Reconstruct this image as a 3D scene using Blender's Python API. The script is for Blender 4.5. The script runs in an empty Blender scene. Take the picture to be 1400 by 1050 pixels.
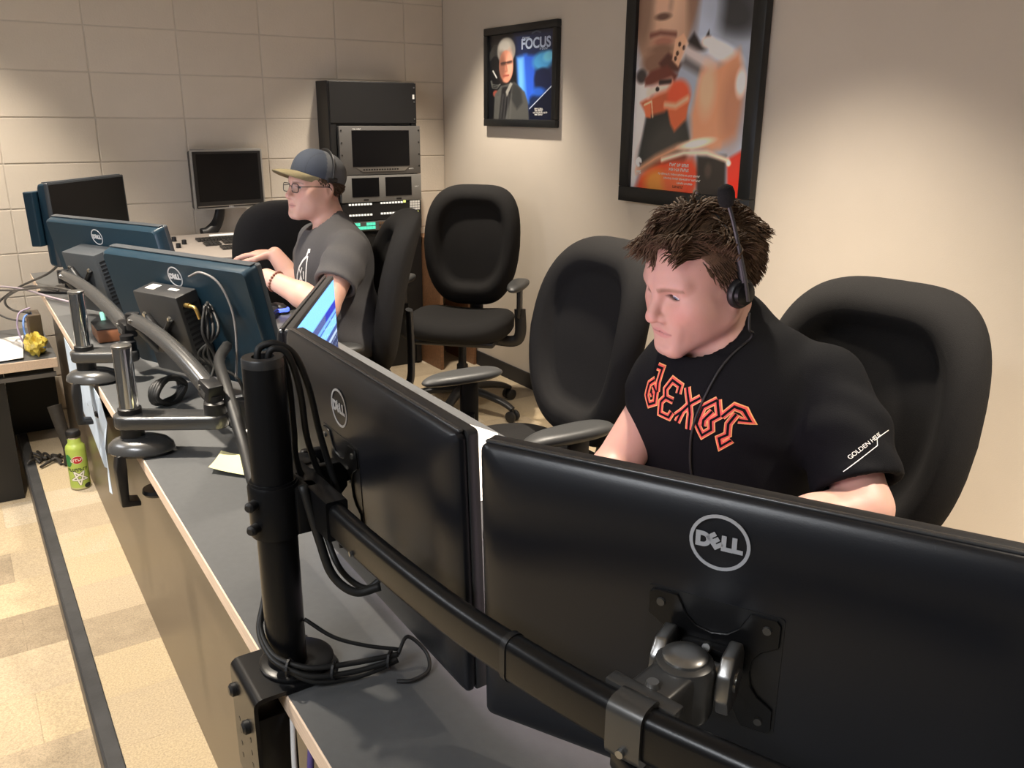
import bpy, bmesh, math, random
import numpy as np
from mathutils import Vector, Matrix, Euler
from mathutils.bvhtree import BVHTree

random.seed(7)
SC = bpy.context.scene
C = SC.collection
PI = math.pi
V = Vector

# ------------------------------------------------------------------ camera
cam_d = bpy.data.cameras.new('camera')
cam = bpy.data.objects.new('camera', cam_d)
C.objects.link(cam)
cam_d.sensor_width = 36.0
cam_d.lens = 30.02
cam_d.clip_start = 0.02
cam.matrix_world = Matrix(((0.839037, 0.156650, -0.521035, 0.0),
                           (-0.544007, 0.256607, -0.798880, 0.0),
                           (0.008557, 0.953737, 0.300522, 1.4256),
                           (0, 0, 0, 1)))
SC.camera = cam

# ------------------------------------------------------------------ world, lights, exposure
SC.view_settings.view_transform = 'Standard'
SC.view_settings.look = 'None'
SC.view_settings.gamma = 1.0
SC.view_settings.use_curve_mapping = False
SC.view_settings.exposure = 0.55

W = bpy.data.worlds.new('world')
SC.world = W
W.use_nodes = True
W.node_tree.nodes['Background'].inputs[0].default_value = (0.55, 0.6, 0.7, 1)
W.node_tree.nodes['Background'].inputs[1].default_value = 0.05

CEIL = 2.62
# recessed ceiling downlights: x, y, power, half angle of the beam, softness
DOWNLIGHTS = [
    (1.95, 3.88, 175, 38, 0.6),
    (1.62, 1.75, 280, 42, 0.7),
    (1.62, 0.00, 290, 41, 0.7),
    (-0.22, 2.20, 330, 45, 0.6),
    (-0.05, 4.00, 175, 37, 0.55),
    (-0.95, -0.60, 40, 40, 0.7),
    (0.72, 3.10, 120, 40, 0.7),
]
# fill panels added out of view above the lower floor: x, y, power
FILL_PANELS = [(-1.75, 0.1, 40), (-1.75, 2.7, 18)]
LIGHT_COL = (1.0, 0.885, 0.735)
FILL_COL = (0.93, 0.96, 1.0)

# ------------------------------------------------------------------ helpers
def link(o, parent=None):
    C.objects.link(o)
    if parent is not None:
        o.parent = parent
    return o

def tag(o, label=None, cat=None, group=None, kind=None):
    if label: o['label'] = label
    if cat: o['category'] = cat
    if group: o['group'] = group
    if kind: o['kind'] = kind
    return o

def empty(name, loc=(0, 0, 0), rz=0.0, label=None, cat=None, group=None):
    o = bpy.data.objects.new(name, None)
    o.empty_display_size = 0.05
    link(o)
    o.location = loc
    o.rotation_euler = (0, 0, rz)
    return tag(o, label, cat, group)

def obj(name, me, mat=None, parent=None, smooth=None):
    """me: bmesh, mesh or (verts, faces)"""
    if isinstance(me, bmesh.types.BMesh):
        m = bpy.data.meshes.new(name)
        me.normal_update()
        me.to_mesh(m); me.free()
    elif isinstance(me, tuple):
        m = bpy.data.meshes.new(name)
        m.from_pydata([tuple(v) for v in me[0]], [], [tuple(int(i) for i in f) for f in me[1]])
        m.update()
    else:
        m = me
    o = bpy.data.objects.new(name, m)
    if mat is not None and not m.materials:
        m.materials.append(mat)
    if smooth is not None:
        if smooth is True:
            m.shade_smooth()
        elif smooth is not False:
            m.shade_smooth()
            m.set_sharp_from_angle(angle=math.radians(smooth))
    link(o, parent)
    return o

def copy_tree(o, parent=None):
    c = o.copy()
    C.objects.link(c)
    c.parent = parent
    for ch in [x for x in bpy.data.objects if x.parent == o]:
        copy_tree(ch, c)
    return c

def nb():
    return bmesh.new()

def bm_box(bm, cx, cy, cz, sx, sy, sz, M=None, bevel=0.0, seg=2):
    b2 = bmesh.new()
    bmesh.ops.create_cube(b2, size=1.0)
    for v in b2.verts:
        v.co = V((v.co.x * sx, v.co.y * sy, v.co.z * sz))
    if bevel > 0:
        bmesh.ops.bevel(b2, geom=b2.edges[:], offset=bevel, segments=seg, profile=0.5, affect='EDGES')
    for v in b2.verts:
        v.co += V((cx, cy, cz))
        if M is not None:
            v.co = M @ v.co
    tmp = bpy.data.meshes.new('tmp'); b2.to_mesh(tmp); b2.free()
    bm.from_mesh(tmp); bpy.data.meshes.remove(tmp)
    return bm

def box(cx, cy, cz, sx, sy, sz, M=None, bevel=0.0, seg=2):
    return bm_box(nb(), cx, cy, cz, sx, sy, sz, M, bevel, seg)

def frame_from(d, up=V((0, 0, 1))):
    d = V(d).normalized()
    if abs(d.dot(up)) > 0.98:
        up = V((0, 1, 0))
    s = d.cross(up).normalized()
    u = s.cross(d).normalized()
    return s, u, d

def bm_tube(bm, pts, rad, seg=10, caps=True, sx=1.0, sy=1.0):
    """tube along points; rad number or list; sx, sy flatten the section"""
    pts = [V(p) for p in pts]
    n = len(pts)
    rads = rad if isinstance(rad, (list, tuple)) else [rad] * n
    rings = []
    prev_u = None
    for i in range(n):
        d = (pts[min(i + 1, n - 1)] - pts[max(i - 1, 0)])
        if d.length < 1e-9: d = V((0, 0, 1))
        d.normalize()
        if prev_u is None:
            s, u, _ = frame_from(d)
        else:
            s = d.cross(prev_u)
            if s.length < 1e-6: s, u, _ = frame_from(d)
            s.normalize()
            u = s.cross(d).normalized()
        prev_u = u
        ring = []
        for k in range(seg):
            a = 2 * PI * k / seg
            ring.append(bm.verts.new(pts[i] + s * (math.cos(a) * rads[i] * sx) + u * (math.sin(a) * rads[i] * sy)))
        rings.append(ring)
    for i in range(n - 1):
        for k in range(seg):
            bm.faces.new((rings[i][k], rings[i][(k + 1) % seg], rings[i + 1][(k + 1) % seg], rings[i + 1][k]))
    if caps:
        bm.faces.new(rings[0][::-1])
        bm.faces.new(rings[-1])
    return bm

def spline(pts, n=8):
    """Catmull-Rom through points"""
    P = [V(p) for p in pts]
    P = [P[0] * 2 - P[1]] + P + [P[-1] * 2 - P[-2]]
    out = []
    for i in range(1, len(P) - 2):
        for k in range(n):
            t = k / n
            a, b, c, d = P[i - 1], P[i], P[i + 1], P[i + 2]
            out.append(0.5 * ((2 * b) + (c - a) * t + (2 * a - 5 * b + 4 * c - d) * t * t + (3 * b - a - 3 * c + d) * t ** 3))
    out.append(P[-2])
    return out

def tube(pts, rad, seg=10, caps=True, **k):
    return bm_tube(nb(), pts, rad, seg, caps, **k)

def cable(pts, rad, seg=6, n=8):
    return bm_tube(nb(), spline(pts, n), rad, seg)

def bm_cyl(bm, a, b, r, seg=20, r2=None):
    return bm_tube(bm, [a, b], [r, r if r2 is None else r2], seg)

def bm_lathe(bm, prof, seg=24, M=None, closed=False):
    rings = []
    for (r, z) in prof:
        ring = []
        for k in range(seg):
            a = 2 * PI * k / seg
            p = V((r * math.cos(a), r * math.sin(a), z))
            ring.append(bm.verts.new(M @ p if M is not None else p))
        rings.append(ring)
    for i in range(len(rings) - 1):
        for k in range(seg):
            bm.faces.new((rings[i][k], rings[i][(k + 1) % seg], rings[i + 1][(k + 1) % seg], rings[i + 1][k]))
    if closed:
        for k in range(seg):
            bm.faces.new((rings[-1][k], rings[-1][(k + 1) % seg], rings[0][(k + 1) % seg], rings[0][k]))
    else:
        bm.faces.new(rings[0][::-1]); bm.faces.new(rings[-1])
    return bm

def bm_prism(bm, outline, y0, y1, M=None, bevel=0.0, seg=2):
    """outline in (x,z), extruded along y"""
    b2 = bmesh.new()
    a = [b2.verts.new((p[0], y0, p[1])) for p in outline]
    b = [b2.verts.new((p[0], y1, p[1])) for p in outline]
    n = len(outline)
    b2.faces.new(a); b2.faces.new(b[::-1])
    for i in range(n):
        b2.faces.new((a[i], b[i], b[(i + 1) % n], a[(i + 1) % n]))
    bmesh.ops.recalc_face_normals(b2, faces=b2.faces[:])
    if bevel > 0:
        bmesh.ops.bevel(b2, geom=b2.edges[:], offset=bevel, segments=seg, profile=0.5, affect='EDGES')
    if M is not None:
        for v in b2.verts: v.co = M @ v.co
    tmp = bpy.data.meshes.new('tmp'); b2.to_mesh(tmp); b2.free()
    bm.from_mesh(tmp); bpy.data.meshes.remove(tmp)
    return bm

def rrect(w, h, r, n=5, cx=0, cz=0):
    out = []
    for (sx, sz, a0) in ((1, 1, 0), (-1, 1, 90), (-1, -1, 180), (1, -1, 270)):
        for k in range(n + 1):
            a = math.radians(a0 + 90 * k / n)
            out.append((cx + sx * (w / 2 - r) + r * math.cos(a), cz + sz * (h / 2 - r) + r * math.sin(a)))
    return out

def pad(bound, depth, M=None, n_th=72, n_r=14):
    """soft cushion: bound(theta)->(x,z), depth(r, x, z)->(front y, back y)"""
    bm = nb()
    fr, bk = [], []
    for j in range(n_r + 1):
        r = (j / n_r)
        rr = 1 - (1 - r) ** 1.8
        ringf, ringb = [], []
        for i in range(n_th):
            th = 2 * PI * i / n_th
            bx, bz = bound(th)
            x, z = bx * rr, bz * rr
            f, b = depth(rr, x, z)
            if j == 0:
                if i == 0:
                    cf = bm.verts.new((x, f, z)); cb = bm.verts.new((x, b, z))
                ringf.append(cf); ringb.append(cb)
            else:
                ringf.append(bm.verts.new((x, f, z)))
                ringb.append(bm.verts.new((x, b, z)) if j < n_r else ringf[-1])
        fr.append(ringf); bk.append(ringb)
    for j in range(n_r):
        for i in range(n_th):
            k = (i + 1) % n_th
            for L, flip in ((fr, False), (bk, True)):
                q = [L[j][i], L[j][k], L[j + 1][k], L[j + 1][i]]
                if j == 0: q = [L[0][0], L[1][k], L[1][i]]
                if flip: q = q[::-1]
                try: bm.faces.new(q)
                except ValueError: pass
    bmesh.ops.recalc_face_normals(bm, faces=bm.faces[:])
    if M is not None:
        for v in bm.verts: v.co = M @ v.co
    return bm

_txt_cache = {}
def text_mesh(s, size=1.0, extrude=0.0, bold=0.0, spacing=1.0):
    """flat text mesh in the x-y plane centred on the origin, built-in typeface"""
    cu = bpy.data.curves.new('text', 'FONT')
    cu.body = s; cu.size = size; cu.extrude = extrude; cu.offset = bold
    cu.align_x = 'CENTER'; cu.align_y = 'CENTER'; cu.space_character = spacing
    o = bpy.data.objects.new('text', cu)
    C.objects.link(o)
    dg = bpy.context.evaluated_depsgraph_get()
    me = bpy.data.meshes.new_from_object(o.evaluated_get(dg))
    bpy.data.objects.remove(o); bpy.data.curves.remove(cu)
    return me

def marks(words, h, M, seed=1):
    """print too small to read: upright strokes in word-like clusters, one flat mesh in the x-y plane of M"""
    rg = random.Random(seed + sum(words) * 7 + len(words))
    b = nb(); x = 0.0; rects = []
    for w in words:
        for k in range(w):
            cw = h * rg.uniform(0.5, 0.72)
            rects.append((x, x + cw * 0.34, 0, h))
            y = rg.choice((0.0, 0.38, 0.76)) * h
            rects.append((x + cw * 0.3, x + cw, y, y + h * 0.26))
            if rg.random() < 0.6: rects.append((x + cw * 0.68, x + cw, rg.choice((0, h * 0.4)), h * rg.uniform(0.6, 1.0)))
            x += cw + h * 0.16
        x += h * 0.45
    for (a, c, d, e) in rects:
        b.faces.new([b.verts.new(M @ V((p - x / 2, q - h / 2, 0))) for (p, q) in ((a, d), (c, d), (c, e), (a, e))])
    return b

def xform(me, M):
    me.transform(M)
    me.update()
    return me

def basis(o, x, y, z):
    x, y, z, o = V(x), V(y), V(z), V(o)
    return Matrix(((x.x, y.x, z.x, o.x), (x.y, y.y, z.y, o.y), (x.z, y.z, z.z, o.z), (0, 0, 0, 1)))

# ------------------------------------------------------------------ materials
def mat(name, col, rough=0.5, metal=0.0, noise=0.0, scale=40.0, bump=0.0, bscale=None, coat=0.0,
        spec=0.5, sheen=0.0, emit=None, estr=0.0, stretch=None, rnd=0.0):
    m = bpy.data.materials.new(name)
    m.use_nodes = True
    nt = m.node_tree
    b = nt.nodes['Principled BSDF']
    b.inputs['Base Color'].default_value = (*col, 1)
    b.inputs['Roughness'].default_value = rough
    b.inputs['Metallic'].default_value = metal
    b.inputs['Specular IOR Level'].default_value = spec
    b.inputs['Coat Weight'].default_value = coat
    b.inputs['Coat Roughness'].default_value = 0.08
    b.inputs['Sheen Weight'].default_value = sheen
    if emit:
        b.inputs['Emission Color'].default_value = (*emit, 1)
        b.inputs['Emission Strength'].default_value = estr
    if noise or bump or rnd:
        tc = nt.nodes.new('ShaderNodeTexCoord')
        mp = nt.nodes.new('ShaderNodeMapping')
        nt.links.new(tc.outputs['Object'], mp.inputs[0])
        if stretch: mp.inputs['Scale'].default_value = stretch
        nz = nt.nodes.new('ShaderNodeTexNoise')
        nz.inputs['Scale'].default_value = scale
        nz.inputs['Detail'].default_value = 5
        nt.links.new(mp.outputs[0], nz.inputs['Vector'])
        if noise or rnd:
            mx = nt.nodes.new('ShaderNodeMix'); mx.data_type = 'RGBA'; mx.blend_type = 'MULTIPLY'
            mx.inputs[0].default_value = 1.0
            mx.inputs[6].default_value = (*col, 1)
            mr = nt.nodes.new('ShaderNodeMapRange')
            mr.inputs['To Min'].default_value = 1 - noise
            mr.inputs['To Max'].default_value = 1 + noise
            mr.inputs['From Min'].default_value = 0.25
            mr.inputs['From Max'].default_value = 0.75
            nt.links.new(nz.outputs['Fac'], mr.inputs['Value'])
            src = mr.outputs[0]
            if rnd:
                oi = nt.nodes.new('ShaderNodeObjectInfo')
                m2 = nt.nodes.new('ShaderNodeMapRange')
                m2.inputs['To Min'].default_value = 1 - rnd
                m2.inputs['To Max'].default_value = 1 + rnd
                nt.links.new(oi.outputs['Random'], m2.inputs['Value'])
                mu = nt.nodes.new('ShaderNodeMath'); mu.operation = 'MULTIPLY'
                nt.links.new(src, mu.inputs[0]); nt.links.new(m2.outputs[0], mu.inputs[1])
                src = mu.outputs[0]
            nt.links.new(src, mx.inputs[7])
            nt.links.new(mx.outputs[2], b.inputs['Base Color'])
        if bump:
            nz2 = nz
            if bscale:
                nz2 = nt.nodes.new('ShaderNodeTexNoise')
                nz2.inputs['Scale'].default_value = bscale
                nz2.inputs['Detail'].default_value = 4
                nt.links.new(mp.outputs[0], nz2.inputs['Vector'])
            bp = nt.nodes.new('ShaderNodeBump')
            bp.inputs['Strength'].default_value = bump
            bp.inputs['Distance'].default_value = 0.004
            nt.links.new(nz2.outputs['Fac'], bp.inputs['Height'])
            nt.links.new(bp.outputs[0], b.inputs['Normal'])
    return m

def vcol_mat(name, rough=0.5, coat=0.0, noise=0.0, scale=60, bump=0.0, bscale=300, sss=0.0, emit=0.0, spec=0.5):
    """colour from the mesh's own colour attribute 'col'"""
    m = mat(name, (0.5, 0.5, 0.5), rough, coat=coat, bump=bump, scale=scale, bscale=bscale, spec=spec)
    nt = m.node_tree
    b = nt.nodes['Principled BSDF']
    at = nt.nodes.new('ShaderNodeVertexColor'); at.layer_name = 'col'
    if emit:
        b.inputs['Base Color'].default_value = (0.01, 0.01, 0.01, 1)
        nt.links.new(at.outputs[0], b.inputs['Emission Color'])
        b.inputs['Emission Strength'].default_value = emit
    else:
        nt.links.new(at.outputs[0], b.inputs['Base Color'])
    if sss:
        b.inputs['Subsurface Weight'].default_value = sss
        b.inputs['Subsurface Radius'].default_value = (0.010, 0.004, 0.002)
        b.inputs['Subsurface Scale'].default_value = 0.6
    return m

def set_col(me, cols):
    a = me.color_attributes.new('col', 'FLOAT_COLOR', 'POINT')
    arr = np.ones((len(me.vertices), 4), np.float32)
    arr[:, :3] = cols
    a.data.foreach_set('color', arr.ravel())

M_ = {}
M_['paint'] = mat('wall_paint', (0.63, 0.558, 0.470), 0.75, noise=0.03, scale=3, bump=0.10, bscale=260)
M_['mortar'] = mat('mortar_paint', (0.55, 0.49, 0.42), 0.8, noise=0.05, scale=20)
M_['block'] = mat('painted_block', (0.63, 0.558, 0.470), 0.7, noise=0.04, scale=6, bump=0.22, bscale=120, rnd=0.03)
M_['darkpaint'] = mat('dark_grey_wall_paint', (0.15, 0.155, 0.165), 0.8, noise=0.03, scale=3)
M_['ceil'] = mat('ceiling_tile', (0.62, 0.60, 0.56), 0.9, noise=0.05, scale=30)
M_['black_rubber'] = mat('black_rubber', (0.018, 0.018, 0.020), 0.6, noise=0.15, scale=25)
M_['nosing'] = mat('nosing_rubber', (0.035, 0.035, 0.036), 0.55, noise=0.3, scale=14, bump=0.15, bscale=90)
M_['riser'] = mat('riser_vinyl', (0.16, 0.14, 0.115), 0.6, noise=0.2, scale=18)
M_['laminate'] = mat('grey_laminate', (0.100, 0.103, 0.105), 0.42, noise=0.06, scale=80, bump=0.04, bscale=400)
M_['ply'] = mat('plywood_edge', (0.74, 0.57, 0.43), 0.55, noise=0.14, scale=30, stretch=(6, 0.6, 14))
M_['panel'] = mat('beige_panel', (0.120, 0.090, 0.060), 0.34, noise=0.02, scale=6)
M_['pshell'] = mat('black_monitor_plastic', (0.0085, 0.0092, 0.0125), 0.33, bump=0.05, bscale=900, scale=900)
M_['pedge'] = mat('grey_black_monitor_edge', (0.035, 0.035, 0.036), 0.38)
M_['sheenshell'] = mat('blue_sheen_monitor_plastic', (0.009, 0.028, 0.046), 0.36, bump=0.05, bscale=900, scale=900)  # blue reflection put into the base colour of the dark plastic
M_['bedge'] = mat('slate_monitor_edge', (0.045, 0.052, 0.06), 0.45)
M_['black'] = mat('black_plastic', (0.010, 0.010, 0.011), 0.42)
M_['blackmetal'] = mat('black_powder_coat', (0.006, 0.006, 0.0066), 0.30, spec=0.32, bump=0.04, bscale=700, scale=700)
M_['screenoff'] = mat('dark_screen', (0.004, 0.004, 0.005), 0.28, spec=0.2)
M_['logo'] = mat('silver_print', (0.55, 0.56, 0.60), 0.4, metal=0.2)
M_['cableblk'] = mat('black_cable', (0.010, 0.010, 0.010), 0.55)
M_['cablegry'] = mat('grey_cable', (0.20, 0.19, 0.19), 0.45)
M_['cablebrn'] = mat('dark_grey_cable', (0.06, 0.055, 0.05), 0.5)
M_['cableblue'] = mat('blue_cable', (0.12, 0.25, 0.62), 0.45)
M_['cablepurple'] = mat('purple_cable', (0.12, 0.09, 0.30), 0.45)
M_['chrome'] = mat('chrome', (0.72, 0.74, 0.76), 0.10, metal=1.0)
M_['gunmetal'] = mat('gunmetal_paint', (0.115, 0.115, 0.115), 0.26, metal=0.6)
M_['steel'] = mat('brushed_steel', (0.34, 0.335, 0.325), 0.30, metal=0.9)
M_['darksteel'] = mat('dark_cast_metal', (0.10, 0.098, 0.094), 0.34, metal=0.6)
M_['fabric'] = mat('black_chair_fabric', (0.0140, 0.0132, 0.0130), 0.85, noise=0.35, scale=600, bump=0.30, bscale=900, spec=0.18)
M_['armpad'] = mat('charcoal_arm_pad', (0.040, 0.041, 0.041), 0.46, bump=0.08, bscale=500, scale=500)
M_['paper'] = mat('white_paper', (0.82, 0.80, 0.76), 0.8, noise=0.03, scale=20)
M_['bluepaper'] = mat('pale_blue_paper', (0.55, 0.66, 0.80), 0.75, noise=0.06, scale=12)
M_['yellowpaper'] = mat('pale_yellow_paper', (0.82, 0.78, 0.42), 0.75, noise=0.04, scale=15)
M_['brass'] = mat('brass', (0.75, 0.52, 0.18), 0.3, metal=0.9)
M_['white'] = mat('white_plastic', (0.75, 0.74, 0.72), 0.45)
M_['frame'] = mat('black_picture_frame', (0.010, 0.011, 0.012), 0.35)
M_['inkwhite'] = mat('white_print', (0.80, 0.78, 0.74), 0.5)
M_['rack'] = mat('rack_black', (0.007, 0.007, 0.0075), 0.5, bump=0.05, bscale=200, scale=200)
M_['rackgrey'] = mat('rack_grey_metal', (0.135, 0.13, 0.125), 0.42, metal=0.35)

# ------------------------------------------------------------------ the room
XW, YW = 2.515, 4.61          # right wall, block wall
XL, YN = -2.3, -1.9           # far side of the lower floor, wall behind the photographer
LOW = -0.16                   # lower floor

def carpet_material(name, base):
    m = bpy.data.materials.new(name); m.use_nodes = True
    nt = m.node_tree; b = nt.nodes['Principled BSDF']
    b.inputs['Roughness'].default_value = 0.95
    b.inputs['Sheen Weight'].default_value = 0.15
    geo = nt.nodes.new('ShaderNodeNewGeometry')
    def tex(kind, **k):
        t = nt.nodes.new(kind)
        for a, v in k.items(): t.inputs[a].default_value = v
        nt.links.new(geo.outputs['Position'], t.inputs['Vector'])
        return t
    fine = tex('ShaderNodeTexNoise', Scale=210.0, Detail=4.0, Roughness=0.7)
    mid = tex('ShaderNodeTexNoise', Scale=9.0, Detail=8.0, Roughness=0.75)
    oi = nt.nodes.new('ShaderNodeObjectInfo')
    ramp = nt.nodes.new('ShaderNodeValToRGB')
    e = ramp.color_ramp.elements
    e[0].position = 0.0; e[0].color = (base[0] * 0.52, base[1] * 0.47, base[2] * 0.40, 1)
    e[1].position = 1.0; e[1].color = (base[0] * 1.12, base[1] * 1.15, base[2] * 1.2, 1)
    e.new(0.35).color = (base[0] * 0.95, base[1] * 0.90, base[2] * 0.80, 1)
    e.new(0.7).color = (base[0] * 1.05, base[1] * 0.98, base[2] * 0.80, 1)
    add = nt.nodes.new('ShaderNodeMath'); add.operation = 'MULTIPLY_ADD'
    nt.links.new(mid.outputs['Fac'], add.inputs[0]); add.inputs[1].default_value = 0.55
    sub = nt.nodes.new('ShaderNodeMath'); sub.operation = 'MULTIPLY_ADD'
    nt.links.new(oi.outputs['Random'], sub.inputs[0]); sub.inputs[1].default_value = 0.85; sub.inputs[2].default_value = -0.20
    nt.links.new(sub.outputs[0], add.inputs[2])
    nt.links.new(add.outputs[0], ramp.inputs[0])
    mx = nt.nodes.new('ShaderNodeMix'); mx.data_type = 'RGBA'; mx.blend_type = 'MULTIPLY'; mx.inputs[0].default_value = 1
    mr = nt.nodes.new('ShaderNodeMapRange'); mr.inputs['From Min'].default_value = 0.3; mr.inputs['From Max'].default_value = 0.62
    mr.inputs['To Min'].default_value = 0.60; mr.inputs['To Max'].default_value = 1.06
    nt.links.new(fine.outputs['Fac'], mr.inputs['Value'])
    nt.links.new(ramp.outputs[0], mx.inputs[6]); nt.links.new(mr.outputs[0], mx.inputs[7])
    nt.links.new(mx.outputs[2], b.inputs['Base Color'])
    bp = nt.nodes.new('ShaderNodeBump'); bp.inputs['Strength'].default_value = 0.5; bp.inputs['Distance'].default_value = 0.004
    nt.links.new(fine.outputs['Fac'], bp.inputs['Height']); nt.links.new(bp.outputs[0], b.inputs['Normal'])
    return m
M_['carpet'] = carpet_material('carpet_pile', (0.45, 0.378, 0.282))

def struct(name, me, m, **k):
    return tag(obj(name, me, m, **k), kind='structure')

ED = 0.140                    # where the carpet of the raised floor begins behind the nosing
platform = struct('floor', box((ED + XW) / 2, (YN + YW) / 2, -0.012, XW - ED, YW - YN, 0.012), M_['carpet'])
lower = struct('floor_lower', box((XL + 0.104) / 2, (YN + YW) / 2, LOW - 0.012, 0.104 - XL, YW - YN, 0.012), M_['carpet'])
def carpet_tiles(parent, x0, x1, y0, y1, z, sx, sy):
    cache = {}
    y = y0; row = 0
    while y < y1 - 1e-4:
        h = min(sy, y1 - y)
        x = x0 - (0.0 if row % 2 == 0 else sx / 2)
        while x < x1 - 1e-4:
            a, b = max(x, x0), min(x + sx, x1)
            if b - a > 0.01:
                key = (round(b - a, 3), round(h, 3))
                if key not in cache:
                    cache[key] = bpy.data.meshes.new('carpet_tile')
                    bb = box(0, 0, 0, key[0] - 0.0003, key[1] - 0.0003, 0.008, bevel=0.0004, seg=1)
                    bb.to_mesh(cache[key]); bb.free()
                    cache[key].materials.append(M_['carpet'])
                o = bpy.data.objects.new('carpet_tile', cache[key])
                link(o, parent)
                o.location = ((a + b) / 2, y + h / 2, z - 0.004)
            x += sx
        y += sy; row += 1
carpet_tiles(platform, ED, XW, 1.46, YW, 0.0, 0.42, 0.21)
carpet_tiles(lower, -0.86, 0.102, 1.5, 4.5, LOW, 0.34, 0.24)

step = struct('trim_1', box(0.1215, (YN + 4.33) / 2, -0.004, 0.036, 4.33 - YN, 0.010, bevel=0.003), M_['nosing'])
obj('riser', box(0.106, (YN + YW) / 2, (LOW - 0.009) / 2, 0.008, YW - YN, abs(LOW) - 0.009), M_['riser'], step)
obj('nosing_lip', box(0.1020, (YN + 4.33) / 2, -0.014, 0.007, 4.33 - YN, 0.020, bevel=0.002), M_['black_rubber'], step)

struct('wall_right', box(XW + 0.05, (YN + YW) / 2, (CEIL + LOW) / 2, 0.1, YW - YN, CEIL - LOW), M_['paint'])
bb = struct('baseboard_right', box(XW - 0.005, (YN + YW) / 2, 0.043, 0.009, YW - YN, 0.086, bevel=0.002), M_['black_rubber'])
wall_b = struct('wall_back', box((XL + XW + 0.1) / 2, YW + 0.0535, (CEIL + LOW) / 2, XW + 0.1 - XL, 0.1, CEIL - LOW), M_['mortar'])
BW, BH = 0.4064, 0.2034
bcache = {}
for r in range(-7, 10):
    z0 = 0.989 + r * BH
    z1 = min(z0 + BH, CEIL)
    for c in range(-7, 6):
        x0 = 0.645 + c * BW
        x1 = min(x0 + BW, XW)
        x0 = max(x0, XL)
        if x1 - x0 < 0.02 or z1 - z0 < 0.02 or z1 < LOW + 0.02: continue
        key = (round(x1 - x0, 3), round(z1 - z0, 3))
        if key not in bcache:
            b2 = box(0, 0, 0, key[0] - 0.005, 0.03, key[1] - 0.005, bevel=0.0022, seg=2)
            bcache[key] = bpy.data.meshes.new('block'); b2.to_mesh(bcache[key]); b2.free()
            bcache[key].materials.append(M_['block'])
        o = bpy.data.objects.new('block', bcache[key])
        link(o, wall_b)
        o.location = ((x0 + x1) / 2, YW + 0.0155 + 0.0008 * math.sin(37 * c + 11 * r), (z0 + z1) / 2)
struct('wall_left', box(XL - 0.05, (YN + YW) / 2, (CEIL + LOW) / 2, 0.1, YW - YN, CEIL - LOW), M_['darkpaint'])
struct('wall_front', box((XL + XW) / 2, YN - 0.05, (CEIL + LOW) / 2, XW - XL, 0.1, CEIL - LOW), M_['darkpaint'])
struct('ceiling', box((XL + XW) / 2, (YN + YW) / 2, CEIL + 0.05, XW - XL, YW - YN, 0.1), M_['ceil'])

M_['lens'] = mat('lamp_lens', (0.9, 0.88, 0.8), 0.4, emit=LIGHT_COL, estr=6.0)
names_l = ['above the picture wall corner', 'above the headset operator', 'behind the headset operator', 'above the lower floor',
           'above the stacked papers table', 'behind the photographer', 'above the cap wearer']
for i, (x, y, pw, ang, bl) in enumerate(DOWNLIGHTS):
    t = empty('ceiling_downlight', (x, y, CEIL), 0, 'white round recessed ceiling downlight ' + names_l[i], 'downlight', 'ceiling downlights')
    b2 = bm_lathe(nb(), [(0.062, -0.004), (0.082, -0.004), (0.084, 0.0), (0.062, 0.0)], 28, closed=True)
    obj('trim_ring', b2, M_['white'], t, smooth=40)
    b2 = nb(); bmesh.ops.create_circle(b2, cap_ends=True, radius=0.062, segments=28)
    for v in b2.verts: v.co.z -= 0.0012
    bmesh.ops.reverse_faces(b2, faces=b2.faces[:])
    obj('lamp_lens', b2, M_['lens'], t)
    L = bpy.data.lights.new('downlight_beam', 'SPOT')
    L.energy = pw; L.color = LIGHT_COL
    L.spot_size = math.radians(2 * ang); L.spot_blend = bl; L.shadow_soft_size = 0.045
    lo = bpy.data.objects.new('downlight_beam', L)
    link(lo, t); lo.location = (0, 0, -0.012)

for i, (x, y, pw) in enumerate(FILL_PANELS):  # unseen panels, added only for fill light and sheen
    t = empty('fill_panel', (x, y, CEIL), 0, ('added fill light panel on the ceiling nearer the photographer', 'added fill light panel on the ceiling farther along the lower floor')[i], 'ceiling lamp', 'added fill panels')
    for (cx, cy, sx, sy) in ((0, 0.61, 0.66, 0.03), (0, -0.61, 0.66, 0.03), (0.315, 0, 0.03, 1.19), (-0.315, 0, 0.03, 1.19)):
        obj('frame_bar', box(cx, cy, -0.008, sx, sy, 0.016, bevel=0.002), M_['white'], t)
    obj('diffuser', box(0, 0, -0.0045, 0.60, 1.19, 0.003), mat('fill_diffuser', (0.85, 0.85, 0.83), 0.5, emit=FILL_COL, estr=2.0), t)
    L = bpy.data.lights.new('fill_glow', 'AREA'); L.shape = 'RECTANGLE'; L.size = 0.6; L.size_y = 1.18
    L.energy = pw; L.color = FILL_COL
    lo = bpy.data.objects.new('fill_glow', L); link(lo, t); lo.location = (0, 0, -0.020)
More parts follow.
